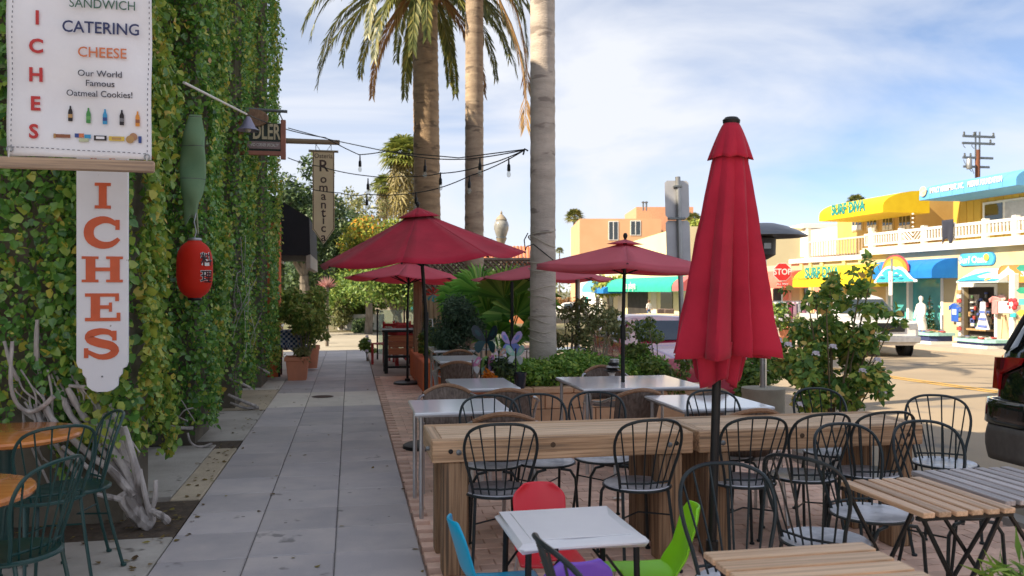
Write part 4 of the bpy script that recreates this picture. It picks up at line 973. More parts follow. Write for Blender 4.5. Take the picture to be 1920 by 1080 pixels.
# children's table and chairs
kt = thing("child_table", "low white plastic children's table among bright little chairs", "table", (.955, 3.60, 0))
def kidtop(h, s, b): return MB().box((0, 0, h), s, b=b)
o = kidtop(.538, (.57, .55, .045), .02).build("table_top", mat("white_plastic", (.84, .84, .86), .35, (.78, .78, .81), scale=3, bump=.1, bscale=120), kt); subsurf(o, 1)
MB().box((0, 0, .561), (.44, .43, .006), b=.003).build("raised_panel", MATS["white_plastic"], kt)
for sx in (-1, 1):
    for sy in (-1, 1):
        MB().tube([(sx * .235, sy * .23, .52), (sx * .245, sy * .24, 0)], .014, 8).build("leg", M_black, kt); MB().tube([(sx * .10, sy * .23, .485), (sx * .24, sy * .235, .30)], .006, 6).build("brace", M_black, kt)
MB().box((-.15, -.286, .535), (.055, .004, .014)).build("badge", M_black, kt)
kt.rotation_euler = (0, 0, R(1))
def kid_chair(x, y, rz, c, label, hole=False):
    t = thing("child_chair", label, "chair", (x, y, 0), rz, group="bright children's chairs")
    m = mat("plastic_" + label.split()[0], c, .32, tuple(k * .9 for k in c), scale=4, spec=.5)
    # one shell: seat then back, facing +y
    def sh(u, v):
        a = (u - .5) * 2
        if v < .5:
            s = v / .5; w = .165 * (1 - .10 * s) ; yy = .17 - .32 * s; z = .315 + .012 * a * a - .012 * sin(pi * s) - (.02 * (1 - s) ** 4)
            return Vector((a * w, yy, z))
        s = (v - .5) / .5; w = .148 - .008 * sin(pi * s); k = (1 - max(0, s - .68) ** 2 / .115) if s > .68 else 1
        w *= max(.3, k) ** .55
        yy = -.15 - .035 * min(1, s * 4) - .085 * s + .03 * a * a; z = .315 + .012 * a * a * (1 - s) + .31 * s ** .9
        return Vector((a * w, yy, z))
    NU, NV = 13, 31; mb = MB(); vs = [sh(i / (NU - 1), j / (NV - 1)) for i in range(NU) for j in range(NV)]; fs = []
    for i in range(NU - 1):
        for j in range(NV - 1):
            cu, cv = (i + .5) / (NU - 1) - .5, (j + .5) / (NV - 1)
            if hole and abs(cu) < .2 and .55 < cv + .5 < .64: continue
            fs.append((i * NV + j, (i + 1) * NV + j, (i + 1) * NV + j + 1, i * NV + j + 1))
    mb.add(vs, fs); o = mb.build("shell", m, t); solidify(o, .012); subsurf(o, 1)
    for sx in (-1, 1):
        MB().tube([(sx * .12, .10, .30), (sx * .16, .15, 0)], .010, 7).build("leg", M_tube, t); MB().tube([(sx * .12, -.10, .30), (sx * .165, -.19, 0)], .010, 7).build("leg", M_tube, t)
    return t
kid_chair(.68, 3.58, R(-86), (.0, .40, .66), "turquoise little plastic chair at the sidewalk side of the low table")
kid_chair(.96, 4.02, R(178), (.80, .03, .05), "red little plastic chair at the far side of the low table", True).scale = (1, 1, .95)
kid_chair(1.30, 3.62, R(80), (.27, .72, .015), "lime green little plastic chair with an oval hole in its back", True)
kid_chair(.80, 3.16, R(4), (.19, .09, .58), "purple little plastic chair nearest the camera at the low table", True)
tr = YP(1160, 938, 5.0); o = MB().grid(5, 4, lambda u, v: ((u - .5) * .09, (v - .5) * .05, .012 + .012 * sin(5 * u + 3 * v))).build("crumpled_napkin", M_white, None); o.location = (GP(1160, 938).x, GP(1160, 938).y, .004); solidify(o, .002)
tag(o, "crumpled white paper napkin lying on the brick paving", "napkin")

# ------------------------------------------------------------ umbrellas
def canopy_panels(root, n, Rr, rim, apex, m, valance=.0, vent=True, mrib=None, square=False):
    def P(a, s):   # s 0 centre .. 1 rim
        rr = Rr * s
        if square:
            k = 1 / max(abs(cos(a)), abs(sin(a))); rr *= k
        return Vector((rr * cos(a), rr * sin(a), 0))
    for k in range(n):
        a0, a1 = 2 * pi * k / n + pi / n, 2 * pi * (k + 1) / n + pi / n
        def f(u, v):
            s = .08 + .92 * v; p = P(a0, s).lerp(P(a1, s), u); sag_ = .045 * Rr * sin(pi * u) * s * (1 if v < .97 else 1)
            return Vector((p.x, p.y, apex + (rim - apex) * (s ** .93) - sag_ * .9))
        mb = MB().grid(7, 9, f)
        if valance: 
            vs = [f(i / 6, 1.0) for i in range(7)]; mb.add(vs + [v + Vector((0, 0, -valance)) for v in vs], [(i, i + 1, i + 8, i + 7) for i in range(6)])
        solidify(mb.build("canopy_panel", m, root), .003)
        c0 = P(a0, 1.0); c0.z = rim
        MB().tube([(0, 0, apex - .03), c0.lerp(Vector((0, 0, apex)), .5) + Vector((0, 0, -.02)), c0 + Vector((0, 0, -.012))], .009, 5).build("rib", mrib or M_black, root)
        MB().tube([(0, 0, rim - .08), P(a0, .5) + Vector((0, 0, apex + (rim - apex) * .53 - .02))], .008, 5).build("strut", mrib or M_black, root)
    if vent:
        for k in range(n):
            a0, a1 = 2 * pi * k / n + pi / n, 2 * pi * (k + 1) / n + pi / n
            solidify(MB().grid(4, 4, lambda u, v: Vector((*(P(a0, .005 + .2 * v).lerp(P(a1, .005 + .2 * v), u)).xy, apex + .028 + (rim - apex) * .20 * v))).build("vent_panel", m, root), .003)
    MB().lathe([(.0001, .09), (.014, .085), (.022, .065), (.018, .045), (.012, .035), (.012, 0)], (0, 0, apex), 10, cap=False).build("finial", M_black, root)
def umbrella(x, y, label, Rr, rim, apex, m, n=8, tilt=(0, 0), z0=0.0, pole=.021, base=True, rz=0.0, valance=.0, square=False, group="open red umbrellas", pole_low=0.0):
    t = thing("patio_umbrella", label, "umbrella", (x, y, z0), group=group)
    head = MB().cyl((0, 0, rim - .6), (0, 0, apex + .02), pole * .9, seg=10).build("upper_pole", M_black, t)
    # canopy leans about its hinge
    for o in kids(t): pass
    canopy_panels(t, n, Rr, rim, apex, m, valance, square=square)
    Tm = Matrix.Translation((0, 0, rim - .6)) @ Matrix.Rotation(tilt[1], 4, 'X') @ Matrix.Rotation(tilt[0], 4, 'Y') @ Matrix.Rotation(rz, 4, 'Z') @ Matrix.Translation((0, 0, -(rim - .6)))
    for o in kids(t): o.data.transform(Tm)
    MB().cyl((0, 0, pole_low), (0, 0, rim - .58), pole, seg=12).build("pole", M_black, t)
    MB().cyl((0, 0, rim - .68), (0, 0, rim - .55), pole * 1.3, seg=12).build("crank_housing", M_black, t)
    MB().tube([(pole, 0, rim - .62), (pole + .04, -.01, rim - .62), (pole + .045, -.01, rim - .70)], .006, 6).build("crank_handle", M_steel, t)
    if base: MB().lathe([(.0001, .09), (.045, .09), (.05, .05), (.20, .045), (.235, .03), (.24, 0)], (0, 0, 0), 24, cap=False).build("base", M_black, t)
    return t
x, y = GX(799, 8.5); umbrella(x, y, "dark red open umbrella with a wide tilted canopy nearest the sidewalk", 1.06, 1.93, 2.42, M_red_cloth, tilt=(R(-4.5), R(3)), rz=R(8))
x, y = GX(764, 14.3); umbrella(x, y, "bright pinkish red open umbrella on a round black foot beside the booth", 1.13, 1.80, 2.12, M_pink_cloth, tilt=(R(2), R(-2)), rz=R(10))
x, y = GX(1016, 12.3); umbrella(x, y, "dusty rose open umbrella partly hidden behind the wrapped palm trunk", 1.06, 1.77, 2.03, M_rose_cloth, tilt=(0, R(-1)), rz=R(5))
x, y = GX(1168, 7.75); umbrella(x, y, "dusty red square open umbrella standing through the wide white table", .58, 1.83, 2.05, M_rose_cloth, n=4, tilt=(R(1.5), R(0)), rz=R(28), pole=.019, square=True, valance=.05)
# folded umbrella
fu_x, fu_y = GX(1331, 4.0)
fu = thing("folded_umbrella", "tall folded burgundy umbrella on a black pole in front of the counters", "umbrella", (fu_x, fu_y, 0))
lean = R(1.85)
def fold(r0, z, a, ph, depth, nf=8):
    w = abs(((a * nf / (2 * pi) + ph) % 1) - .5) * 2
    return r0 * (1 - depth * (w ** 1.5))
ZT, ZB = 2.26, 1.28
def fc(u, v):
    a = 2 * pi * u; z = ZT + (ZB - ZT) * v
    r0 = .078 + .185 * v ** .92; d = .15 + .36 * min(1, v * 1.3)
    tw = .06 * sin(3 * v); nf = 8; w = abs(((u * nf + tw + .12) % 1) - .5) * 2
    irregular = 1 + .13 * sin(2 * a + 1.0) * v + .08 * sin(3 * a + 2.2) * v + .012 * sin(17 * v + 5 * a) + .008 * sin(31 * v - 9 * a)
    r = r0 * irregular * (1 - d * (w ** 1.15) * (.75 + .35 * sin(a * 1.5 + .7) ** 2))
    zz = z + (.014 * w - .012 * sin(a * 2.0 + .4)) * max(0, (v - .7) / .3)
    return (r * cos(a), r * .86 * sin(a), zz)
solidify(MB().grid(129, 26, fc).build("canopy", M_red_cloth, fu), .004)
def fi(u, v):
    a = 2 * pi * u; w = abs(((u * 7 + .3) % 1) - .5) * 2
    r = (.165 - .045 * v) * (1 - .5 * w ** 1.3) * (1 + .2 * sin(2 * a)); return (r * cos(a) - .03, r * .8 * sin(a), 1.36 - .20 * v + .025 * sin(a * 3) * v)
solidify(MB().grid(85, 8, fi).build("inner_folds", M_red_cloth, fu), .004)
def fv(u, v):
    a = 2 * pi * u; w = abs(((u * 8 + .12) % 1) - .5) * 2
    r = (.030 + .078 * v ** .8) * (1 - .22 * v * w ** 1.5); return (r * cos(a), r * sin(a), 2.415 - .185 * v + .012 * w * v)
solidify(MB().grid(97, 10, fv).build("vent_cap", M_red_cloth, fu), .004)
MB().lathe([(.0001, 2.44), (.03, 2.438), (.042, 2.425), (.04, 2.41), (.03, 2.40)], (0, 0, 0), 16, cap=False).build("finial", M_black, fu)
for o in kids(fu): o.data.transform(Matrix.Translation((.033, 0, 0)) @ Matrix.Rotation(lean, 4, 'Y'))
MB().cyl((0, 0, .02), (.045, 0, 1.5), .021, seg=12).build("pole", M_black, fu)
MB().cyl((0, 0, .02), (.012, 0, .40), .03, seg=12).build("socket", M_black, fu)
MB().lathe([(.0001, .07), (.05, .07), (.06, .05), (.25, .035), (.26, 0)], (0, 0, 0), 24, cap=False).build("base", M_black, fu)
# ------------------------------------------------------------ planters and greenery on the patio
PX0, PX1, PY0, PY1, PZ = 1.66, 4.35, 9.70, 11.35, .44
M_block = mat("tan_block", (.62, .39, .24), .85, (.52, .32, .19), scale=5, bump=.35, bscale=50, vary=.10)
pl = thing("block_planter", "low tan block planter filled with clipped green hedge around the wrapped palm", "planter", ((PX0 + PX1) / 2, PY0, 0))
bw_, bh_ = .42, .185
for r in range(2):
    x = PX0 - (bw_ / 2 if r else 0)
    while x < PX1 - .02:
        x0, x1 = max(x, PX0), min(x + bw_, PX1)
        if x1 - x0 > .05: part(MB().bx(x0 + .004, x1 - .004, PY0, PY0 + .15, r * bh_, (r + 1) * bh_ - .006, b=.008), "block", M_block, pl)
        x += bw_
    y = PY0 + .155
    for xs in (PX0, PX1 - .15):
        yy = y
        while yy < PY1 - .05: part(MB().bx(xs, xs + .15, yy + .004, min(yy + bw_, PY1) - .004, r * bh_, (r + 1) * bh_ - .006, b=.008), "block", M_block, pl); yy += bw_
x = PX0 - .02
while x < PX1: part(MB().bx(x + .003, min(x + .5, PX1 + .02) - .003, PY0 - .02, PY0 + .18, 2 * bh_, PZ, b=.01), "cap_stone", M_block, pl); x += .5
part(MB().bx(PX0 + .16, PX1 - .16, PY0 + .19, PY1, .0, PZ - .04), "soil", M_soil, pl)
def shrub(name, label, cat, clumps, n, ls, m, base, seed=0, stems=5, shape=LEAF4, aspect=.6, group=None, stemm=None, flowers=None, sr=.012):
    t = thing(name, label, cat, base, group=group)
    V, F = crown_leaves(clumps, n, ls, seed, shape=shape, aspect=aspect)
    tag(link("foliage", npmesh("foliage", V - np.array(base), F, m), t), kind="stuff")
    g_ = random.Random(seed); mb = MB(); C = clumps if len(clumps) <= stems else [clumps[g_.randrange(len(clumps))] for _ in range(stems)]
    for c in C:
        q = Vector(c[:3]) - Vector(base); mb.tube([(q.x * .1 + g_.uniform(-.04, .04), q.y * .1, -.02), (q.x * .45, q.y * .45, q.z * .5), q], [sr, sr * .75, sr * .4], 5)
    mb.build("stems", stemm or M_bark, t)
    if flowers:
        for (p, r) in flowers:
            fb = MB()
            for k in range(11):
                a = k * 2.4; e = .15 + .8 * (k / 11)
                d = Vector((cos(a) * sin(e * 1.5), sin(a) * sin(e * 1.5), cos(e * 1.5))); s_ = d.orthogonal().normalized(); u_ = d.cross(s_)
                c = Vector(p) - Vector(base) + d * r * .5
                fb.add([c - s_ * r * .45 - u_ * r * .1, c + d * r * .2 - u_ * r * .5, c + s_ * r * .45, c + d * r * .1 + u_ * r * .5], [(0, 1, 2, 3)])
            fb.build("flower", M_petal, t)
    return t
gq = np.random.default_rng(21)
hed = [(x, y, .55 + .12 * gq.random() + .05 * sin(x * 5), .15 + .05 * gq.random()) for x in np.arange(PX0 + .25, 3.95, .17) for y in np.arange(PY0 + .22, PY0 + 1.2, .25)]
shrub("hedge", "low bright green hedge filling the tan block planter", "hedge", hed, 15000, .05, G_HEDGE, ((PX0 + PX1) / 2, 10.2, .40), 3, 12, LEAF6, .55)
# sparse tall shrub, light hedge right, dark conifer, fan palm
def blob(px, py, d, r, n, sx=1.0, sz=1.0, seed=0, cr=(.3, .5)):
    """n clumps scattered in an ellipsoid of radius r metres centred under the pixel"""
    c = DP(px, py, d); g = np.random.default_rng(seed); out = []
    for _ in range(n):
        v = g.normal(size=3); v /= np.linalg.norm(v); v *= g.random() ** .4
        out.append((c.x + v[0] * r * sx, c.y + v[1] * r * sx, c.z + v[2] * r * sz, r * g.uniform(*cr)))
    return out
def at_base(px, d, z=0.0): x, y = GX(px, d); return (x, y, z)
shrub("flowering_shrub", "airy pale shrub of thin stems between the grey post and the umbrella pole", "shrub", blob(1120, 618, 11.7, .48, 26, 1.0, .9, 4, (.12, .24)), 1900, .055, G_OLIVE, at_base(1125, 11.7, .35), 4, 22, sr=.009, stemm=mat("pale_twig", (.40, .33, .25), .9))
shrub("garden_shrub", "feathery light green shrub behind the pierced table near the red car", "shrub", blob(1235, 690, 10.6, .42, 18, 1.0, .7, 5, (.22, .36)) + blob(1200, 640, 10.9, .3, 8, 1, 1, 6, (.25, .4)), 5200, .05, leafmat("feathery_leaf", [(0, (.06, .11, .02)), (.6, (.14, .21, .04)), (1, (.26, .30, .07))]), at_base(1235, 10.6, .3), 6, 14)
shrub("flowering_shrub", "leafy shrub with dark stems right behind the wrapped palm trunk", "shrub", blob(1075, 610, 11.9, .32, 12, 1, 1.2, 8, (.2, .35)), 900, .055, G_OLIVE, at_base(1070, 11.9, .3), 8, 10)
shrub("dark_shrub", "dark feathery evergreen shrub left of the fan palm", "shrub", blob(858, 618, 12.0, .50, 26, .8, 1.0, 9, (.25, .42)), 9000, .065, leafmat("blue_green_leaf", [(0, (.03, .07, .04)), (.6, (.07, .125, .07)), (1, (.14, .21, .12))]), at_base(860, 12.0, 0), 9, 12, aspect=.28)
shrub("dark_shrub", "variegated shrub filling the orange walled bed", "shrub", blob(815, 640, 14.6, .3, 10, 1, .8, 10, (.25, .4)), 2500, .06, G_MID, at_base(815, 14.6, .3), 10, 6)
def fan_palm_bush(label, base, fans, seed):
    t = thing("fan_palm", label, "palm", base); g = random.Random(seed)
    for (px, py, d, r, face) in fans:
        c = DP(px, py, d) - Vector(base); mb = MB()
        root_ = Vector((0, 0, .25)); mb.tube([root_, root_.lerp(c, .55) + Vector((0, 0, .12)), c], [.014, .011, .008], 5)
        out = (c - root_).normalized(); nrm = Vector((0.15, -.75, .65)) if face else Vector((out.x * .3, -.2, .95)); s_ = out.cross(nrm).normalized(); nrm = s_.cross(out)
        N_ = 34; ang = R(250)
        for k in range(N_):
            a = -ang / 2 + ang * k / (N_ - 1); dr = out * cos(a) + s_ * sin(a); si = nrm.cross(dr)
            l = r * g.uniform(.85, 1.05); w = r * .042; dz = Vector((0, 0, -l * .22))
            p0, p1, p2 = c, c + dr * l * .62 + nrm * .015, c + dr * l + dz
            mb.add([p0, p1 - si * w + nrm * (-w * .5), p2, p1 + si * w - nrm * (-w * .2)], [(0, 1, 2), (0, 2, 3)])
        mb.build("frond", G_FAN, t, smooth=False)
    MB().tube([(0, 0, 0), (0, 0, .35)], [.09, .06], 8).build("trunk", M_bark, t)
    return t
fan_palm_bush("low fan palm with broad glossy leaves behind the butterfly ornaments", at_base(945, 12.9, .1), [(900, 548, 12.9, .62, True), (945, 560, 12.6, .7, True), (985, 555, 12.8, .6, True), (968, 590, 12.3, .6, False), (915, 595, 12.5, .55, False), (880, 580, 12.9, .6, True), (1000, 600, 12.6, .5, False), (935, 625, 12.2, .45, False), (860, 560, 13.2, .45, True), (980, 630, 12.2, .4, False)], 3)
# flowering bush at the kerb
rb = blob(1562, 690, 7.8, .50, 34, 1.05, .78, 12, (.16, .30)) + blob(1560, 560, 7.8, .40, 15, 1.15, .8, 13, (.10, .20)) + blob(1600, 500, 7.8, .18, 6, 1.2, .8, 14, (.10, .2)) + blob(1640, 620, 7.8, .22, 8, 1, 1.8, 15, (.12, .2)) + blob(1490, 560, 7.9, .2, 4, 1, 1, 16, (.1, .2))
fl = [(DP(px, py, 7.35), .05 if px != 1565 else .06) for px, py in ((1562, 652), (1618, 697), (1645, 677), (1460, 640), (1478, 648), (1655, 735), (1455, 660), (1500, 760), (1530, 665))]
shrub("flowering_bush", "tall loose bush with white blooms standing at the kerb before the white pickup", "bush", rb, 5600, .066, G_ROSE, at_base(1560, 7.8, .0), 12, 30, LEAF6, .62, flowers=fl, sr=.013, stemm=mat("rose_stem", (.22, .17, .10), .9))
bed = MB().lathe([(.34, 0), (.36, .0), (.36, .10), (.33, .12), (.32, .08), (.0001, .07)], (0, 0, 0), 20, cap=False); xx, yy = GX(1560, 7.8)
o = bed.build("tree_ring", M_kerb, None); o.location = (xx, yy, 0); tag(o, "low round concrete ring at the foot of the white flowering bush", "edging")
tp = GP(1905, 1075, .0); fp_ = DP(1910, 1068, 3.0)
shrub("grassy_plant", "tuft of bright narrow leaves cut by the lower right corner", "plant", [(fp_.x + .05, fp_.y, fp_.z - .1, .14), (fp_.x + .12, fp_.y, fp_.z - .15, .16)], 700, .11, G_HEDGE, (fp_.x + .1, fp_.y, 0), 31, 4, aspect=.14)
# butterfly ornaments and pots
def butterfly(px, py, d, s, c1, c2, label, yaw=0.0, fold_=.5):
    p = DP(px, py, d); t = thing("butterfly_stake", label, "garden ornament", (p.x, p.y, 0), yaw, group="butterfly garden stakes"); z = p.z
    for k in (-1, 1):
        up = [(0, .02), (.25, .55), (.55, .95), (.82, 1.0), (.95, .75), (.85, .42), (.55, .12), (.0, -.02)]; lo = [(0, .0), (.5, .06), (.75, -.18), (.72, -.55), (.5, -.72), (.3, -.55), (.1, -.15)]
        f = lambda u, v, q: (k * u * s * cos(fold_), -u * s * sin(fold_) + q, z + v * s)
        MB().prism(up, f, 0, .004).build("wing", c1, t, smooth=False); MB().prism(lo, f, 0, .004).build("wing", c2, t, smooth=False)
        MB().prism([(.3, .4), (.55, .7), (.75, .72), (.68, .5), (.5, .3)], f, -.003, -.0005).build("wing_patch", c2, t, smooth=False)
    MB().tube([(0, 0, z - .8 * s), (0, 0, z + .7 * s)], .009, 6).build("body", M_black, t); MB().tube([(0, .01, 0.2), (0, .008, z)], .005, 5).build("stake", M_black, t)
m_lil = mat("lilac_foil", (.42, .32, .62), .4); m_blf = mat("blue_foil", (.16, .24, .62), .4); m_pk = mat("pink_foil", (.62, .25, .45), .4); m_mint = mat("mint_foil", (.35, .66, .55), .4); m_tq = mat("pale_foil", (.62, .70, .72), .4); m_lim = mat("lime_foil", (.22, .50, .12), .4)
butterfly(957, 645, 9.0, 0.140, m_lil, m_blf, "large lilac and blue butterfly stake rising highest over the hedge", R(5), .45)
butterfly(886, 688, 8.7, 0.104, m_pk, m_tq, "pink butterfly stake with pale lower wings, farthest left of the ornaments", R(50), .6)
butterfly(902, 690, 8.8, 0.122, m_lim, m_mint, "lime and mint butterfly stake seen nearly edge-on", R(70), .5)
butterfly(915, 684, 8.8, 0.104, m_pk, m_lil, "pink and lilac butterfly stake over the orange flower", R(65), .5)
butterfly(967, 668, 8.8, 0.122, m_mint, m_tq, "mint and white butterfly stake beside the wrapped palm", R(-20), .5)
butterfly(935, 668, 8.9, 0.085, mat("peach_foil", (.72, .42, .32), .4), m_tq, "small peach butterfly stake in the middle of the ornaments", R(20), .5)
butterfly(912, 640, 9.3, 0.183, mat("black_foil", (.02, .04, .06), .4), mat("dark_teal_foil", (.02, .09, .11), .4), "large black butterfly stake with a white streak behind the others", R(-25), .5)
def pot(px, py, d, r, h, m, label, cat="pot", square=False):
    p = DP(px, py, d); t = thing("plant_pot", label, cat, (p.x, p.y, p.z))
    if square:
        mb = MB(); b0 = r * .78
        mb.add([(s * q, w * q, z) for z, q in ((0, b0), (h * .84, r * .97)) for s, w in ((-1, -1), (1, -1), (1, 1), (-1, 1))], [(3, 2, 1, 0), (0, 1, 5, 4), (1, 2, 6, 5), (2, 3, 7, 6), (3, 0, 4, 7)]); bevel(mb.build("body", m, t, smooth=False), .01)
        rim = MB()
        for s, w in ((0, -1), (0, 1), (-1, 0), (1, 0)): rim.box((s * r * 1.02, w * r * 1.02, h * .92), (2.18 * r if s == 0 else .03, .03 if s == 0 else 2.06 * r, h * .18), b=.006)
        rim.build("rim", m, t); MB().box((0, 0, h * .86), (1.95 * r, 1.95 * r, .02)).build("soil", M_soil, t)
    else:
        MB().lathe([(.0001, 0), (r * .7, 0), (r * .92, h * .8), (r, h * .82), (r, h), (r * .88, h), (r * .86, h * .86), (.0001, h * .86)], (0, 0, 0), 20, cap=False).build("body", m, t)
    return t
pot(975, 728, 8.9, .075, .17, mat("glazed_navy", (.02, .03, .05), .2, coat=.4), "dark glazed pot at the left end of the hedge")
pot(900, 735, 8.6, .30, .10, M_terra, "wide shallow terracotta bowl under the butterfly stakes")
shrub("potted_flowers", "dark leafy cluster with pink blooms under the butterfly stakes", "flowers", blob(935, 690, 8.9, .18, 9, 1.2, .9, 33, (.3, .5)), 900, .05, G_DARK, tuple(DP(935, 725, 8.9)), 33, 5, flowers=[(DP(px, py, 8.65), .035) for px, py in ((930, 665), (946, 668), (922, 700))])
shrub("garden_shrub", "low leafy green plants between the folded umbrella and the heater drum", "shrub", blob(1405, 705, 9.7, .26, 12, 1.3, .8, 35, (.3, .5)) + blob(1440, 660, 10.0, .22, 6, 1.2, 1, 36, (.3, .5)), 3000, .06, G_MID, at_base(1405, 9.7, 0), 35, 8, LEAF6, .6, flowers=[(DP(px, py, 9.4), .05) for px, py in ((1448, 668), (1462, 655), (1440, 700))])
of = shrub("potted_flowers", "small orange flowers in the shallow terracotta bowl", "flowers", blob(917, 705, 8.55, .06, 5, 1, .6, 34, (.4, .6)), 160, .04, leafmat("orange_petal", [(0, (.6, .18, .02)), (1, (.75, .3, .03))]), tuple(DP(917, 725, 8.55)), 34, 3)
# striped torch / lamp ornament behind the pierced table
p = DP(1147, 720, 8.6); t = thing("solar_lantern", "small black and white striped garden lantern behind the pierced table", "garden lamp", p)
MB().lathe([(.0001, 0), (.035, 0), (.03, .10), (.045, .12)], (0, 0, 0), 12, cap=False).build("base", M_white, t)
for k in range(4): MB().lathe([(.05, 0), (.085 - .012 * k, .012), (.05, .03)], (.01 * k, 0, .13 + .032 * k), 14).build("tier", M_black if k % 2 == 0 else M_steel, t)
# ------------------------------------------------------------ palms
def palm_trunk(px_, d, z0, z1, r0, r1, lean=0.0, m=None, ringgap=.16, seed=0, rings=True):
    x, y = GX(px_, d); n = int((z1 - z0) / .05) + 1; g = random.Random(seed); pts, rs = [], []
    for i in range(n):
        t = i / (n - 1); z = z0 + (z1 - z0) * t
        pts.append((x + lean * (z - 1.6), y, z)); ph = (z / ringgap) % 1
        rs.append((r0 + (r1 - r0) * t) * (1 + ((.050 if d > 17 else .036) * (1 - ph) if rings else .010 * (1 - ph)) + g.uniform(-.02, .02)) * (1 + .25 * math.exp(-(z - z0) * 2.2)))
    return pts, rs
def trunkmat(name, c, c2, c3):
    m = mat(name, c, .9, c2, scale=3.0, stretch=(1, 1, 3.5), bump=.9, bscale=26, spots=(c3, 2.2, .62)); return m
M_t1 = trunkmat("date_palm_bark", (.41, .29, .18), (.25, .175, .11), (.17, .12, .08)); M_t2 = trunkmat("ringed_palm_bark", (.44, .345, .25), (.28, .21, .155), (.19, .145, .11)); M_t3 = trunkmat("smooth_grey_palm_bark", (.54, .47, .41), (.40, .345, .30), (.26, .22, .195))
def frond(root, c, az, el, L, droop, m, nl=46, ll=.34, dry=False, name="frond", path=None, side=.5):
    """feather frond from c: azimuth az, starting elevation el, length L, drooping"""
    g = random.Random(int(az * 1000) + int(L * 77)); n = 18; pts = []; p = Vector(c or (0, 0, 0)); e = el
    for i in range(n + 1):
        pts.append(p.copy()); e2 = e - droop * (i / n) ** 1.1 * 1.0
        p = p + Vector((cos(az) * cos(e2), sin(az) * cos(e2), sin(e2))) * (L / n)
    if path is not None:
        n = len(path) - 1; pts = [Vector(q) for q in path]
    mb = MB(); mb.tube(pts, [.028 * (1 - .8 * i / n) for i in range(n + 1)], 4)
    for k in range(nl):
        t = .10 + .90 * k / nl; f = t * n; i = min(int(f), n - 1); q = pts[i].lerp(pts[i + 1], f - i); tg = (pts[i + 1] - pts[i]).normalized()
        sd = tg.cross(Vector((0, 0, 1))); sd = sd.normalized() if sd.length > .05 else Vector((-sin(az), cos(az), 0)); up = sd.cross(tg)
        l = ll * (1 - .55 * abs(t - .45) ** 1.3 * 2 * (1 if t > .45 else .7)) * g.uniform(.8, 1.1)
        for s in (-1, 1):
            if g.random() < (.12 if dry else .03): continue
            dr = (sd * s * side + tg * .8 + up * g.uniform(-.05, .25) - Vector((0, 0, .35 if not dry else .7))).normalized(); w = .017 * (1.3 if not dry else .8)
            sw = dr.cross(up).normalized() * w; mid = q + dr * l * .5; tip = q + dr * l - Vector((0, 0, l * .12))
            mb.add([q, mid - sw, tip, mid + sw], [(0, 1, 2, 3)])
    return mb.build(name, m, root, smooth=False)
# date palm
bx_, by_ = GX(800, 18.0); d1 = thing("date_palm", "date palm with the widest brown trunk and drooping feather fronds", "palm", (bx_, by_, 0))
pts, rs = palm_trunk(803, 18.0, 0, 8.25, .285, .265, lean=-.012, seed=1, ringgap=.13); part(MB().tube(pts, rs, 18), "trunk", M_t1, d1)
top = Vector(pts[-1]) - Vector(d1.location); gr = random.Random(4)
part(MB().lathe([(.26, -.6), (.34, -.2), (.42, .15), (.30, .45), (.05, .5)], pts[-1], 16), "boot_crown", mat("palm_boots", (.38, .19, .08), .9, (.26, .13, .06), scale=9, bump=.8), d1)
for k in range(55):
    az = 2 * pi * k / 55 * 5.0 + gr.uniform(-.1, .1); ring = k % 5
    el = (R(62), R(40), R(20), R(4), R(-14))[ring] + gr.uniform(-.08, .08); L = gr.uniform(2.9, 3.5); dr = (R(80), R(95), R(100), R(92), R(74))[ring]
    frond(d1, top + Vector((0, 0, .25 - .06 * ring)), az, el, L, dr, G_FROND_DRY if (ring == 4 and k % 6 == 4) else G_FROND, nl=52, ll=.40)
# slim ringed palm
bx_, by_ = GX(893, 16.0); d2 = thing("ringed_palm", "slimmest palm trunk, ringed and leaning slightly, between the other two", "palm", (bx_, by_, 0))
pts, rs = palm_trunk(889, 16.0, 0, 9.2, .185, .165, lean=.001, seed=2, ringgap=.21); part(MB().tube(pts, rs, 16), "trunk", M_t2, d2); top2 = Vector(pts[-1]) - Vector(d2.location)
for k in range(16): frond(d2, top2, 2 * pi * k / 16 * 3, (R(60), R(30), R(5))[k % 3], 2.5, R(90), G_FROND, nl=36)
# nearest grey palm with the cord wound round it
bx_, by_ = GX(1017, 11.0); d3 = thing("wrapped_palm", "nearest palm, smooth grey trunk with pale cord wound around its lower part", "palm", (bx_, by_, .3))
pts, rs = palm_trunk(1018, 11.0, .3, 9.0, .168, .158, lean=-.0015, seed=3, ringgap=.33, rings=False); part(MB().tube(pts, rs, 20), "trunk", M_t3, d3); top3 = Vector(pts[-1]) - Vector(d3.location)
for k in range(15): frond(d3, top3, 2 * pi * k / 15 * 4, (R(65), R(35), R(8))[k % 3], 2.9, R(95), G_FROND, nl=40)
for k, pth in enumerate(([(897, -150), (918, -45), (940, 8), (958, 45), (972, 85), (981, 130), (985, 180), (986, 236)], [(899, -150), (925, -70), (952, -18), (970, 25), (981, 70), (986, 120), (988, 165)], [(900, -150), (935, -90), (962, -40), (978, 10), (986, 60), (988, 100)])):
    w = [DP(px, py, 15.6 + .2 * k) - Vector(d2.location) for px, py in pth]; q = []
    for i in range(len(w) - 1):
        for t in (0, .34, .67): q.append(w[i].lerp(w[i + 1], t))
    q.append(w[-1]); frond(d2, None, 1.0 + k, 0, 4 + k, 1, G_FROND_DRY if k < 2 else G_FROND, nl=70, ll=.62, dry=True, name="dry_frond", path=q, side=.6)
M_cord = mat("pale_cord", (.45, .40, .32), .7)
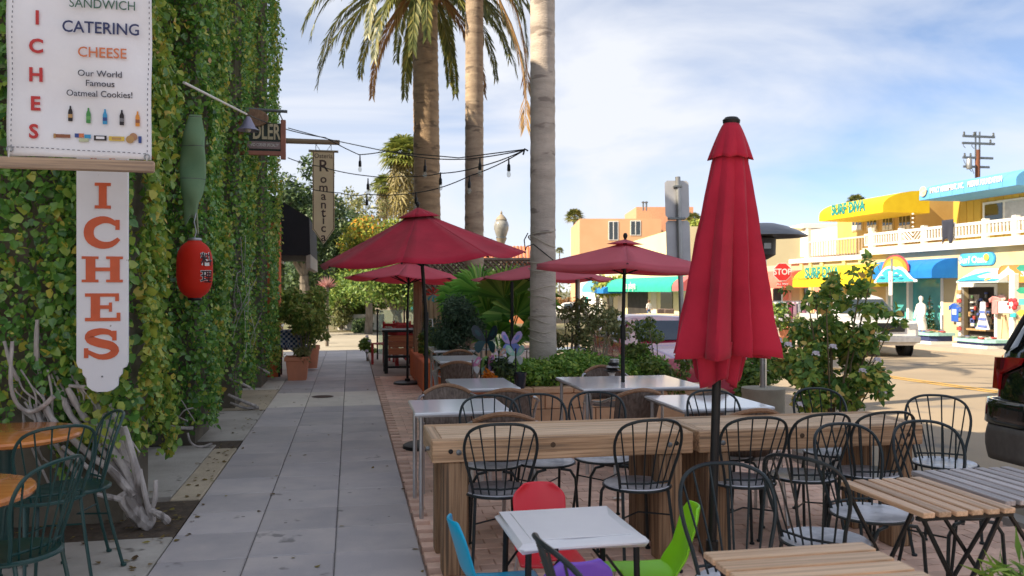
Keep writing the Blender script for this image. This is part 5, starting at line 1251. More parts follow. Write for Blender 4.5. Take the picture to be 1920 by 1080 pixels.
for k, py in enumerate((437, 455, 490, 508, 540, 560, 592, 603, 620, 640)):
    c = DP(1016, py, 11.0); tl = (.10, -.14, .05, -.05, .03, -.08, .04, -.07, -.02, -.12)[k]; q = []
    for i in range(25):
        a = 2 * pi * i / 24; q.append((c.x + .180 * cos(a), c.y + .180 * sin(a), c.z + tl * .5 * cos(a) + .02 * sin(2 * a + k)))
    part(MB().tube(q[:-1], .0065, 5, closed=True), "wound_cord", M_cord, d3)
q = [DP(px, py, 10.8) for px, py in ((990, 437), (983, 450), (985, 470), (988, 462), (1000, 458), (1040, 490))]; part(MB().tube(q, .008, 5), "wound_cord", M_cable, d3)
part(MB().tube([DP(990, 283, 10.9), DP(984, 279, 10.9), DP(981, 290, 10.95)], .012, 6), "hook", M_black, d3)
# ------------------------------------------------------------ things along the far end of the walk
PP = DP(558, 712, 14.95)
t = pot(558, 712, 14.95, .20, .42, M_terra, "square terracotta pot holding the tall leafy plant by the sidewalk", square=True)
shrub("potted_plant", "tall bushy green plant growing out of the terracotta pot", "plant", blob(574, 585, 15.2, .42, 20, .85, 1.05, 41, (.3, .5)) + blob(590, 630, 15.3, .22, 6, 1, 1, 42, (.4, .6)), 6500, .085, leafmat("pot_leaf", [(0, (.12, .21, .05)), (.5, (.25, .36, .08)), (.85, (.46, .48, .11)), (1, (.52, .42, .16))]), (PP.x + .1, PP.y + .1, .36), 41, 8, LEAF6, .4)
shrub("potted_plant", "dry low plant spilling over the front rim of the terracotta pot", "plant", blob(560, 662, 14.85, .14, 6, 1.2, .7, 43, (.4, .6)), 500, .08, G_OLIVE, (PP.x, PP.y, .36), 43, 3, aspect=.3)
pot(582, 690, 16.8, .19, .46, M_terra, "second terracotta pot half hidden behind the first")
tp_ = DP(546, 618, 15.7)
t = thing("cloth_covered_table", "small table under a blue and white checked cloth beside the ivy wall", "table", (tp_.x, tp_.y, 0))
M_chk = mat("checked_cloth", (.62, .64, .68), .8)
nt = M_chk.node_tree; ck = nt.nodes.new("ShaderNodeTexChecker"); ck.inputs["Scale"].default_value = 22; ck.inputs["Color1"].default_value = (.62, .64, .68, 1); ck.inputs["Color2"].default_value = (.02, .07, .19, 1)
tco = nt.nodes.new("ShaderNodeTexCoord"); nt.links.new(tco.outputs["Object"], ck.inputs["Vector"]); nt.links.new(ck.outputs[0], [n for n in nt.nodes if n.type == 'BSDF_PRINCIPLED'][0].inputs["Base Color"])
def drape(u, v):
    a = 2 * pi * u; k = 1 / max(abs(cos(a)), abs(sin(a))) ; r = .24 * (1 + (k - 1) * .8)
    if v < .4: s = v / .4; return (r * s * cos(a), r * s * sin(a), .86)
    s = (v - .4) / .6; rr = r * (1.02 + .08 * s + .10 * s * sin(a * 10)); return (rr * cos(a), rr * sin(a), .86 - .36 * s * (1 + .12 * sin(a * 4)))
solidify(MB().grid(65, 14, drape).build("tablecloth", M_chk, t), .003)
for sx in (-1, 1):
    for sy in (-1, 1): MB().bx(sx * .2 - .02, sx * .2 + .02, sy * .2 - .02, sy * .2 + .02, 0, .85).build("leg", M_dark, t)
# wooden booth / bench with brown panels
bl_, br_ = GP(716, 697), GP(800, 690)
bo = thing("wooden_booth", "dark framed wooden booth table with brown board panels in front of the red chairs", "booth", ((1.0), 16.3, 0))
for xx in (.68, 1.28, 1.85): part(MB().bx(xx - .035, xx + .035, 16.2, 16.27, 0, .80 if xx < 1.5 else .78), "post", M_black, bo)
for xx in (.68, 1.28, 1.85): part(MB().bx(xx - .035, xx + .035, 16.7, 16.77, 0, .80), "post", M_black, bo)
M_panel = woodm("booth_panel", (.48, .17, .075), (.36, .12, .05), 0, 1.6)
for x0, x1 in ((.72, 1.24), (1.32, 1.81)):
    for z0 in (.36, .50, .62): part(MB().bx(x0, x1, 16.22, 16.25, z0, z0 + (.13 if z0 < .5 else .115), b=.003), "panel_board", M_panel, bo)
part(MB().bx(.60, 1.95, 16.12, 16.85, .80, .845, b=.006), "table_top", M_black, bo); part(MB().bx(.66, 1.87, 16.21, 16.26, .30, .35), "rail", M_black, bo); part(MB().bx(.66, 1.30, 16.45, 16.5, .08, .12), "rail", M_black, bo)
# red chairs behind the booth
def red_chair(x, y, rz, label):
    t = thing("red_chair", label, "chair", (x, y, 0), rz, group="red chairs behind the booth"); m = mat("red_paint", (.45, .03, .03), .5, (.38, .025, .025))
    for sx in (-1, 1):
        for yy, h in ((-.19, .92), (.19, .44)): MB().bx(sx * .19 - .02, sx * .19 + .02, yy - .02, yy + .02, 0, h).build("leg", m, t)
    MB().box((0, 0, .45), (.44, .44, .03), b=.006).build("seat", m, t)
    for k in range(4): MB().box((0, -.19, .56 + .095 * k), (.34, .02, .07), b=.004).build("back_slat", m, t)
for x, y, rz, l in ((.74, 18.3, 2.4, "red chair standing nearest the sidewalk behind the booth"), (1.15, 17.6, 3.0, "red chair directly behind the booth's left panel"), (1.6, 17.7, 3.3, "red chair behind the booth's right panel"), (1.1, 19.0, .2, "red chair farthest back behind the booth")): red_chair(x, y, rz, l)
t = thing("red_table", "red dining table between the red chairs", "table", (1.3, 18.3, 0)); MB().box((0, 0, .74), (1.1, .7, .03), b=.005).build("table_top", mat("red_top", (.42, .04, .03), .4), t); MB().bx(-.04, .04, -.04, .04, 0, .72).build("pedestal", M_black, t)
# glass wind screen
ws = thing("glass_screen", "clear glass wind screen between thin black posts beyond the red chairs", "screen", (.8, 19.6, 0))
sx0 = XP(699, 600, .62); 
for i in range(6): part(MB().bx(.62 + .62 * i - .02, .62 + .62 * i + .02, 19.58, 19.62, 0, 1.18), "post", M_black, ws)
for i in range(5): part(MB().bx(.62 + .62 * i + .03, .62 + .62 * (i + 1) - .03, 19.595, 19.605, .12, 1.15), "pane", clearglass("screen_glass", (.8, .9, .84)), ws)
# orange low wall bed
ow = thing("orange_planter", "low orange stucco planter wall beside the white tables", "planter", (1.2, 13, 0))
for a_ in ((1.12, 1.30, 13.05, 16.0), (1.301, 1.95, 13.05, 13.22)): part(MB().bx(*a_, 0, .47, b=.012), "wall", M_orange_wall, ow)
part(MB().bx(1.30, 1.95, 13.22, 16.0, 0, .36), "soil", M_soil, ow)
# timber posts, lattice, reed fence
lf = thing("lattice_fence", "grey wooden lattice fence standing high behind the red umbrellas", "fence", (2.2, 16.9, 0))
for px_ in (783, 890, 1000): p = DP(px_, 545, 17.2); part(MB().bx(p.x - .07, p.x + .07, p.y - .07, p.y + .07, 0, 2.25), "post", M_timber_z, lf)
A, B = DP(783, 487, 17.2), DP(1000, 487, 17.2); n_ = 22; M_lat = mat("grey_lattice", (.24, .18, .14), .85, (.17, .13, .10), scale=9)
W_ = (B - A).length; dx = (B - A).normalized(); H_ = .85
for s in (1, -1):
    for k in range(-6, n_):
        u0 = k * W_ / n_; u1 = u0 + H_; 
        a0, a1 = max(u0, 0), min(u1, W_)
        if a1 - a0 < .05: continue
        v0, v1 = (a0 - u0), (a1 - u0)
        if s < 0: v0, v1 = H_ - v0, H_ - v1
        q0, q1 = A + dx * a0 + Vector((0, s * .012, -H_ + v0)), A + dx * a1 + Vector((0, s * .012, -H_ + v1)); ln = (q1 - q0)
        part(MB().tube([q0, q1], .022, 4), "lattice_slat", M_lat, lf)
part(MB().tube([A, B], .04, 4), "rail", M_lat, lf); part(MB().tube([A - Vector((0, 0, H_)), B - Vector((0, 0, H_))], .04, 4), "rail", M_lat, lf)
rf = thing("reed_fence", "upright tan board fence below the lattice", "fence", (2, 16.6, 0))
for k in range(14):
    p = DP(800 + k * 9, 600, 17.0); part(MB().bx(p.x - .045, p.x + .045, p.y - .01, p.y + .012, 0, 1.52 + random.uniform(-.03, .03), b=.003), "plank", woodm("tan_plank", (.45, .31, .17), (.33, .22, .12), 2, 2), rf)
wp = DP(783, 640, 15.4); t = thing("timber_post", "thick brown timber post rising through the booth", "post", (wp.x, wp.y, 0)); MB().box((0, 0, .98), (.15, .15, 1.96), b=.01).build("post", M_timber_z, t)
pw_ = DP(812, 552, 15.6); t = thing("pinwheel", "small red and teal pinwheel hanging in front of the lattice", "garden ornament", pw_)
for k in range(8):
    a = 2 * pi * k / 8; MB().add([(0, 0, 0), (.13 * cos(a - .25), -.02, .13 * sin(a - .25)), (.15 * cos(a + .2), .01, .15 * sin(a + .2))], [(0, 1, 2)]).build("blade", mat("pinwheel_red", (.55, .05, .04)) if k in (0, 1, 2, 3, 4) else mat("pinwheel_teal", (.03, .25, .28)), t, smooth=False)
MB().tube([(0, 0, .0), (0, 0, .35)], .004, 5).build("cord", M_black, t)
# white-flowered low plant and black post near the booth
shrub("potted_flowers", "low white flowered plant at the sidewalk edge by the red chairs", "flowers", blob(690, 650, 18.9, .20, 8, .7, 1.2, 51, (.35, .5)), 700, .07, G_MID, at_base(690, 18.9, 0), 51, 4, flowers=[(DP(688 + 5 * (k % 3), 632 + 9 * k, 18.6), .06) for k in range(4)])
t = thing("garden_post", "thin black garden post in front of the low fan palm", "post", at_base(960, 11.2, 0)); MB().cyl((0, 0, 0), (0, 0, 1.72), .022, seg=8).build("post", M_black, t); MB().cyl((0, 0, 0), (0, 0, .05), .10, seg=14).build("foot", M_black, t)
# ------------------------------------------------------------ street furniture
x, y = GX(1083, 12.4); t = thing("street_post", "bare grey steel post rising behind the white table right of the palm", "post", (x, y, 0))
MB().cyl((0, 0, 0), (0, 0, 1.85), .037, seg=12).build("post", M_steel, t); MB().lathe([(.0001, .05), (.06, .05), (.16, .02), (.17, 0)], (0, 0, .72), 16, cap=False).build("collar", M_steel, t)
x, y = GX(1276, 10.6); sb = thing("sign_back", "tall grey street sign seen from behind, leaning, two plates on one post", "sign", (x, y, 0))
MB().cyl((0.05, 0, 0), (-.035, 0, 3.05), .034, seg=10).build("post", M_steel, sb)
M_plate = mat("bare_aluminium", (.52, .53, .56), .5, (.44, .45, .48), metal=.25, scale=5)
zz0 = lambda py: 1.6 + (545 - py) / FPX * 10.6
for z0, z1 in ((zz0(408), zz0(338)), (zz0(500), zz0(413))):
    poly = [(-.155, z0 + .03), (-.125, z0), (.125, z0), (.155, z0 + .03), (.155, z1 - .03), (.125, z1), (-.125, z1), (-.155, z1 - .03)]
    o = MB().prism(poly, lambda u, v, q: (u - .028 * (v - 1.5), q, v), .036, .040).build("plate", M_plate, sb, smooth=False)
MB().box((-.05, .0, zz0(410)), (.22, .08, .03), b=.006).build("bracket", M_bolt, sb); MB().box((-.04, .0, zz0(350)), (.10, .08, .03), b=.006).build("bracket", M_bolt, sb)
sb.rotation_euler = (0, 0, R(-8))
# acorn street lamp
x, y = GX(940, 27); la = thing("street_lamp", "cream acorn shaped street lamp between the two right palm trunks", "street lamp", (x, y, -.4)); zl = 1.6 + (545 - 470) / FPX * 27 + .4
M_lpost = mat("lamp_post_tan", (.32, .27, .20), .6, (.26, .22, .165)); z1 = zl + .40
MB().lathe([(.16, 0), (.16, .5), (.09, .7), (.07, zl - .1), (.10, zl), (.07, zl + .05), (.12, zl + .25), (.18, z1)], (0, 0, 0), 16).build("post", M_lpost, la)
MB().lathe([(.11, 0), (.17, .08), (.235, .28), (.25, .42), (.21, .54), (.17, .58)], (0, 0, z1), 16, cap=False).build("globe", mat("frosted_globe", (.34, .34, .32), .08, (.22, .22, .21), spec=.7), la)
MB().lathe([(.185, .58), (.19, .60), (.14, .68), (.06, .76), (.03, .79), (.04, .83), (.005, .90)], (0, 0, z1), 14).build("cap", M_lpost, la)
MB().lathe([(.13, -.03), (.17, 0), (.17, .04), (.12, .06)], (0, 0, z1), 14).build("collar", M_bolt, la)
# mushroom patio heater
x, y = GX(1431, 9.0); he = thing("patio_heater", "mushroom patio heater with a wide dark hood on a concrete drum base", "heater", (x, y, 0))
hz = lambda py: 1.6 + (545 - py) / FPX * 9.0
MB().lathe([(.21, 0), (.225, .01), (.225, hz(727) - .06), (.23, hz(727) - .05), (.23, hz(727)), (.05, hz(727) + .004)], (0, 0, 0), 26).build("drum_base", mat("drum_concrete", (.40, .37, .30), .9, (.28, .25, .20), scale=3, bump=.4), he)
MB().cyl((0, 0, hz(727)), (0, 0, hz(482)), .036, seg=16).build("pole", M_tube, he)
MB().lathe([(.04, hz(487)), (.13, hz(478)), (.135, hz(447)), (.10, hz(444)), (.10, hz(436))], (0, 0, 0), 20).build("burner", mat("burner_black", (.03, .03, .035), .5, (.06, .055, .05), scale=30), he)
MB().box((-.02, -.13, hz(462)), (.08, .012, .06)).build("burner_window", M_steel, he)
solidify(MB().lathe([(.001, hz(419)), (.12, hz(420)), (.25, hz(426)), (.36, hz(434)), (.46, hz(444))], (0, 0, 0), 32, cap=False).build("hood", mat("hood_metal", (.16, .17, .19), .35, (.20, .21, .23), metal=.6, scale=4), he), .008)
# stop sign on the far corner
x, y = GX(1467, 36); zb_ = road_z(y); st = thing("stop_sign", "red octagonal stop sign with a small plate below on the far corner", "sign", (x, y, zb_)); zc = 1.6 + (545 - 510) / FPX * 36 - zb_
M_stop = mat("stop_red", (.60, .02, .02), .4, (.56, .018, .018))
def octo(r): return [(r * cos(pi / 8 + k * pi / 4) / cos(pi / 8), r * sin(pi / 8 + k * pi / 4) / cos(pi / 8)) for k in range(8)]
f = lambda u, v, t: (u, t, zc + v)
MB().prism(octo(.385), f, -.006, .004).build("rim", M_white, st, smooth=False); MB().prism(octo(.365), f, -.011, -.007).build("plate", M_stop, st, smooth=False)
letters("STOP", .36, M_white, st, FACE_S((0, -.013, zc)), bold=.006, depth=.001, xscale=.92)
MB().box((0, 0, zc - .52), (.46, .012, .16)).build("small_plate", M_stop, st); letters("ALL WAY", .12, M_white, st, FACE_S((0, -.009, zc - .52)), bold=.002, depth=.001)
MB().cyl((0, .03, 0), (0, .03, zc + .3), .03, seg=8).build("post", M_steel, st); st.rotation_euler = (0, 0, R(-8))
# utility pole
x, y = GX(1833, 62); up = thing("utility_pole", "brown wooden utility pole with four cross arms above the roofs", "utility pole", (x, y, -.6)); uz = lambda py: 1.6 + (545 - py) / FPX * 62 + .6
M_up = mat("creosote_wood", (.20, .075, .04), .9, (.13, .05, .03), scale=6, stretch=(1, 1, .2))
MB().cyl((0, 0, 0), (0, 0, uz(281)), .20, .17, 10).build("pole", M_up, up)
for s in (-1, 1): MB().box((s * .17, 0, (uz(252) + uz(281)) / 2 - .2), (.07, .1, uz(252) - uz(281) + .8)).build("riser", M_bolt, up)
for py, x0, x1 in ((256, -1.25, 1.45), (269, -1.3, 1.45), (296, -1.25, 1.3), (313, -1.2, 1.0)): MB().bx(x0, x1, -.06, .06, uz(py) - .08, uz(py) + .08).build("cross_arm", M_bolt, up)
for xi, py in ((-1.15, 256), (-.3, 256), (1.35, 256), (-1.1, 296), (-.6, 296), (1.1, 269)): MB().lathe([(.05, 0), (.09, .08), (.05, .14), (.08, .2), (.03, .26)], (xi, 0, uz(py) + .08), 8).build("insulator", M_bolt, up)
MB().lathe([(.18, 0), (.2, .05), (.2, .7), (.12, .8)], (-.8, -.1, uz(318)), 12).build("transformer", M_steel, up)
for a_, b2 in (((-1.15, 0, uz(269)), (-1.05, 0, uz(278))), ((-.45, 0, uz(269)), (-.3, 0, uz(279))), ((-1.2, 0, uz(300)), (-.5, 0, uz(322))), ((-.6, 0, uz(296)), (-.3, 0, uz(326)))): MB().tube([a_, tuple(Vector(a_).lerp(Vector(b2), .5) + Vector((-.12, 0, 0))), b2], .025, 5).build("jumper_wire", M_bolt, up)
# ------------------------------------------------------------ vehicles
def vehicle(name, label, cat, loc, rz, paint, st, Lw, wheel_r, wheels, width, glasses, group=None):
    """st: stations front->rear of (y, zbottom, zbelt, wbelt, zroof, wroof); front faces +y in local space"""
    t = thing(name, label, cat, loc, rz, group=group); rings = []
    def ring(s):
        y, zb, zl, w, zr, wr = s
        half = [(0, zb), (w * .86, zb), (w * .97, zb + .10), (w, zb + (zl - zb) * .45), (w * .995, zb + (zl - zb) * .75), (w * .965, zl), (wr + (.965 * w - wr) * .45 - .0, zl + (zr - zl) * .55), (wr, zr - .05 * (zr > zl + .1)), (wr * .82, zr), (0, zr + .012)]
        return [(x_, y, z_) for x_, z_ in half] + [(-x_, y, z_) for x_, z_ in half[-2:0:-1]]
    n = len(ring(st[0])); mb = MB(); vs = [p for s in st for p in ring(s)]
    fs = [(i * n + k, i * n + (k + 1) % n, (i + 1) * n + (k + 1) % n, (i + 1) * n + k) for i in range(len(st) - 1) for k in range(n)] + [tuple(range(n)), tuple(range((len(st) - 1) * n, len(st) * n))[::-1]]
    mb.add(vs, fs); o = mb.build("body", paint, t, angle=50); fixnormals(o.data); bevel(o, .03, 2)
    def at(y):
        for a_, b2 in zip(st, st[1:]):
            if b2[0] <= y <= a_[0]: k = (a_[0] - y) / (a_[0] - b2[0] + 1e-9); return [a_[i] + (b2[i] - a_[i]) * k for i in range(6)]
        return list(st[-1] if y < st[-1][0] else st[0])
    for (y0, y1) in glasses.get("side", []):
        for s in (-1, 1):
            def q(y, k): S = at(y); x_ = S[3] * .965 + (S[5] - S[3] * .965) * k; return (s * (x_ + .012), y, S[2] + (S[4] - S[2]) * k)
            m2 = MB().grid(5, 5, lambda u, v: q(y0 + (y1 - y0) * u, .07 + .80 * v)); solidify(m2.build("side_window", M_glass, t), .012)
    for (a_, b2) in glasses.get("screen", []):   # from belt at y=a to roof at y=b
        Sa, Sb = at(a_), at(b2); m2 = MB(); d_ = Vector((0, (.02 if a_ > b2 else -.02), .014))
        c = [Vector((-Sa[3] * .86, a_, Sa[4])), Vector((Sa[3] * .86, a_, Sa[4])), Vector((Sb[5] * .92, b2, Sb[4] - .02)), Vector((-Sb[5] * .92, b2, Sb[4] - .02))]
        lo = [c[0].lerp(c[3], .06), c[1].lerp(c[2], .06)]; hi = [c[3].lerp(c[0], .08), c[2].lerp(c[1], .08)]
        m2.add([p + d_ for p in (lo[0], lo[1], hi[1], hi[0])], [(0, 1, 2, 3)]); solidify(m2.build("windscreen", M_glass, t, smooth=False), .012)
    for wy in wheels:
        for s in (-1, 1):
            w = MB().lathe([(wheel_r * .60, -.10), (wheel_r * .95, -.11), (wheel_r, -.07), (wheel_r, .07), (wheel_r * .95, .11), (wheel_r * .60, .10)], (0, 0, 0), 24, cap=False).build("wheel", M_tyre, t)
            w.matrix_local = Matrix.Translation((s * (width / 2 - .10), wy, wheel_r)) @ Matrix.Rotation(pi / 2 * s, 4, 'Y')
            rm = MB().lathe([(.0001, .07), (wheel_r * .15, .085), (wheel_r * .5, .07), (wheel_r * .62, .10), (wheel_r * .62, -.1)], (0, 0, 0), 20, cap=False)
            for k in range(5): a = 2 * pi * k / 5; rm.box((wheel_r * .38 * cos(a), wheel_r * .38 * sin(a), .085), (wheel_r * .5, .05, .02), rot=a)
            rm.build("rim", M_rim, w)
            arch = MB().lathe([(wheel_r * 1.02, -.02), (wheel_r * 1.16, -.02), (wheel_r * 1.16, .012), (wheel_r * 1.02, .012)], (0, 0, 0), 24, cap=False).build("wheel_arch", M_black, t)
            arch.matrix_local = Matrix.Translation((s * (width / 2 - .01), wy, wheel_r)) @ Matrix.Rotation(pi / 2 * s, 4, 'Y')
    return t, at
def lamp(t, pts, m, name, th=.012):
    v = [Vector(p) for p in pts]; n = (v[1] - v[0]).cross(v[-1] - v[0]).normalized(); k = len(v)
    MB().add([p - n * th for p in v] + [p + n * th for p in v], [tuple(range(k))[::-1], tuple(range(k, 2 * k))] + [(i, (i + 1) % k, k + (i + 1) % k, k + i) for i in range(k)]).build(name, m, t, smooth=False)
M_tail = mat("tail_light_red", (.36, .006, .007), .12, (.26, .005, .006), scale=20, coat=.6); M_tail_dark = mat("tail_light_dark", (.09, .004, .006), .15)
# dark SUV, facing the camera side; its rear quarter is in view
paint_d = mat("dark_green_paint", (.004, .008, .008), .08, (.005, .010, .010), coat=1.0, spec=.6)
SUV = [(2.42, .40, .72, .70, .74, .62), (2.36, .30, .90, .86, .95, .74), (1.55, .30, 1.02, .96, 1.07, .80), (1.05, .30, 1.05, .98, 1.12, .80), (.35, .30, 1.07, .99, 1.66, .70), (-.6, .30, 1.09, .995, 1.76, .72), (-1.6, .30, 1.11, .99, 1.74, .72), (-2.12, .34, 1.12, .975, 1.70, .72), (-2.36, .40, 1.12, .96, 1.24, .86), (-2.43, .44, 1.08, .94, 1.13, .84), (-2.47, .48, .98, .91, 1.02, .80)]
sx_ = 4.90; sv, at_ = vehicle("parked_suv", "dark green SUV parked at the right edge, rear quarter with red tail lamp in view", "suv", (sx_ + 1.0, 5.72 - 2.50, -.10), pi, paint_d, SUV, 4.9, .37, (1.45, -1.42), 1.98, {"side": [(.25, -.62), (-.70, -1.42), (-1.50, -2.10)], "screen": [(1.0, .40), (-2.35, -2.14)]})
sv.scale = (1, 1, 1.1)
# local frame: rotated 180, so local -y is the far (rear) end, local +x is the kerb side
for s in (-1, 1):
    lamp(sv, [(s * .966, -2.15, 1.085), (s * .938, -2.45, 1.07), (s * .942, -2.47, .85), (s * .962, -2.39, .85), (s * .974, -2.36, .965), (s * .978, -2.17, 1.04)][::s], M_tail, "tail_lamp", .012)
    lamp(sv, [(s * .972, -2.33, 1.075), (s * .966, -2.38, 1.07), (s * .975, -2.375, .99), (s * .982, -2.33, 1.0)][::s], M_tail_dark, "tail_lamp_insert", .026)
gl_ = mat("grey_bumper_plastic", (.11, .105, .095), .6, (.085, .08, .075), scale=20)
bmp = MB(); prof_ = [(-.0, .34), (-.02, .50), (-.04, .58), (-.0, .62)]
o = MB().grid(2, 2, lambda u, v: (0, 0, 0))
bump = MB()
def bpt(u, v):
    a = (u - .5) * 2; zz_ = .36 + .24 * v; out = .06 + .035 * sin(pi * v)
    k = abs(a)
    if k < .72: xx_ = a / .72 * .86; yy_ = -2.46 - out
    else:
        q_ = (k - .72) / .28; an = q_ * pi / 2; xx_ = math.copysign(.86 + .115 * sin(min(an * 2, pi / 2)) + (.0), a); yy_ = -2.46 - out + (.62 * max(0, q_ - .25) + .10 * min(q_, .25))
    return (xx_ * 1.01, yy_, zz_)
solidify(bump.grid(45, 6, bpt).build("rear_bumper", gl_, sv), .05)
def bpt2(u, v):
    x_, y_, z_ = bpt(u, .5); return (x_ * 1.008, y_ - .004 + .02 * v, .61 + .17 * v)
solidify(MB().grid(45, 4, bpt2).build("bumper_cover", paint_d, sv), .04)
for s in (-1, 1): MB().tube([(s * .95, -2.34, 1.13), (s * .75, -2.10, 1.69)], .02, 6).build("pillar_trim", M_black, sv)
MB().tube([(s_ := .62, -2.0, 1.79), (.62, .1, 1.80)], .02, 6).build("roof_rail", M_black, sv); MB().tube([(-.62, -2.0, 1.79), (-.62, .1, 1.80)], .02, 6).build("roof_rail", M_black, sv)
# red car
SED = [(2.15, .28, .62, .62, .64, .55), (2.08, .22, .76, .80, .80, .66), (1.2, .20, .88, .87, .93, .72), (.85, .20, .92, .88, .97, .72), (.05, .20, .94, .885, 1.38, .60), (-.7, .20, .95, .885, 1.43, .62), (-1.3, .20, .96, .88, 1.36, .60), (-1.95, .24, .94, .85, 1.02, .68), (-2.10, .28, .86, .80, .90, .66)]
vehicle("parked_red_car", "red car with a pale reflecting roof parked behind the shrubs", "car", (5.62, 14.5, road_z(14.5)), pi, mat("raspberry_paint", (.38, .02, .06), .14, (.36, .018, .055), coat=1.0), SED, 4.3, .32, (1.35, -1.3), 1.76, {"side": [(.0, -.55), (-.62, -1.28)], "screen": [(.82, .08), (-1.9, -1.3)]})
# white pickup at the far kerb
PK = [(2.75, .50, .95, .82, .97, .70), (2.70, .40, 1.08, .92, 1.12, .80), (1.55, .38, 1.16, .97, 1.21, .84), (1.20, .38, 1.18, .98, 1.24, .82), (.55, .38, 1.20, .985, 1.80, .72), (-.2, .38, 1.20, .985, 1.88, .74), (-.85, .38, 1.20, .985, 1.80, .72), (-.98, .38, 1.20, .985, 1.24, .9), (-1.02, .38, 1.20, .985, 1.205, .93), (-2.7, .42, 1.20, .97, 1.205, .92), (-2.76, .5, 1.1, .93, 1.12, .88)]
px_, py_ = GX(1600, 27.0); pk, _ = vehicle("white_pickup", "white pickup truck behind the flowering bush, facing the camera", "pickup truck", (px_, py_, road_z(py_) + .0), R(180 - 14), mat("white_car_paint", (.68, .67, .66), .2, (.62, .61, .60), coat=.6), PK, 5.5, .40, (1.75, -1.75), 1.97, {"side": [(.45, -.12), (-.2, -.8)], "screen": [(1.18, .58), (-.96, -.84)]})
for s in (-1, 1):
    MB().box((s * 1.12, .95, 1.28), (.22, .10, .2), b=.03).build("wing_mirror", M_black, pk); MB().box((s * .74, 2.74, .95), (.28, .04, .18), b=.02).build("headlight", M_tube, pk)
MB().box((0, 2.78, .93), (1.0, .03, .26), b=.02).build("grille", M_black, pk); MB().box((0, 2.80, .58), (1.85, .12, .2), b=.03).build("bumper", M_tube, pk)
for s in (-1, 1): MB().box((s * .995, -.02, 1.06), (.02, .16, .03)).build("door_handle", M_black, pk); MB().box((s * .995, -.72, 1.06), (.02, .16, .03)).build("door_handle", M_black, pk)
px_, py_ = GX(1062, 54); vehicle("distant_white_car", "small white car far down the street left of the grey post", "car", (px_, py_, road_z(py_)), R(62), MATS["white_car_paint"], SED, 4.3, .33, (1.35, -1.3), 1.76, {"side": [(.0, -.55), (-.62, -1.28)], "screen": [(.82, .08), (-1.9, -1.3)]})
# ------------------------------------------------------------ shops across the street (fronts in the plane X = FX)
FX = 22.2
def YZ(px, py, X=FX): p = XP(px, py, X); return p.y, p.z
def yy(px, X=FX): return XP(px, 545, X).y
def zf(y): return road_z(y) + .13
M_creamw = mat("cream_wall", (.56, .46, .28), .85, (.49, .40, .23), scale=1.2, bump=.15, spots=((.42, .30, .17), .9, .68))
M_yellow_b = mat("yellow_board", (.62, .40, .06), .7, (.55, .34, .045), scale=2, stretch=(1, 1, .2), vary=.08)
M_yaw = cloth("yellow_canvas", (.80, .58, .02), (.74, .52, .015), transl=.12); M_baw = cloth("sky_blue_canvas", (.14, .42, .75), (.12, .38, .70), transl=.12); M_dbaw = cloth("strong_blue_canvas", (.015, .20, .60), (.012, .17, .55), transl=.1)
M_coral = mat("coral_wall", (.70, .25, .19), .8, (.64, .22, .17), scale=2); M_teal = mat("teal_letter", (.01, .26, .25), .6)
sh = thing("surf_shop_building", "two storey cream and yellow shop building with a long white balcony rail", "building", (FX, 30, zf(30)))
ya, yb = yy(2100), yy(1622)          # near and far ends of the cream shop
zb0 = zf(30) - .3; zdeck = YZ(1700, 474)[1]
# ground floor wall pieces round the openings
dY1, dY0 = yy(1803), yy(1866); dzt = YZ(1835, 538)[1]
wY1, wY0 = yy(1664), yy(1766); wzt = YZ(1720, 512)[1]; wzb = YZ(1720, 622)[1]
for (y0, y1, z0, z1) in ((ya, dY0, zb0, zdeck), (dY1, wY0, zb0, zdeck), (dY0, dY1, dzt, zdeck), (wY0, wY1, wzt, zdeck), (wY0, wY1, zb0, wzb), (wY1, yb, zb0, zdeck)):
    part(MB().bx(FX, FX + .3, y0 + .002, y1 - .002, z0, z1), "wall", M_creamw, sh)
part(MB().bx(FX + .31, FX + 9, ya, yb, zb0, zdeck - .02), "inner_block", M_dark, sh)
part(MB().bx(FX + .29, FX + .305, dY0, dY1, zb0, dzt), "doorway", M_dark, sh)
df = MB(); df.bx(FX - .04, FX + .1, dY0 - .12, dY0, zb0, dzt + .12); df.bx(FX - .04, FX + .1, dY1, dY1 + .12, zb0, dzt + .12); df.bx(FX - .041, FX + .1, dY0 + .002, dY1 - .002, dzt, dzt + .12); part(df, "door_frame", M_white, sh)
wf = part(MB().bx(FX + .16, FX + .19, wY0, wY1, wzb, wzt), "shop_window", M_shopglass, sh)
for px in (1664, 1703, 1767): Y = yy(px); part(MB().bx(FX - .03, FX + .2, Y - .07, Y + .07, wzb, wzt), "mullion", M_white, wf)
part(MB().bx(FX - .12, FX + .02, wY0 - .1, wY1 + .1, wzb - .12, wzb), "sill", M_white, wf)
part(MB().bx(FX - .25, FX + .3, ya, yb, zdeck + .001, zdeck + .22), "cornice", M_white, sh)
part(MB().bx(FX - .12, FX + 9, ya, yb, zdeck + .221, zdeck + .32), "balcony_deck", M_stucco, sh)
zr0 = zdeck + .42; zr1 = YZ(1740, 428)[1]
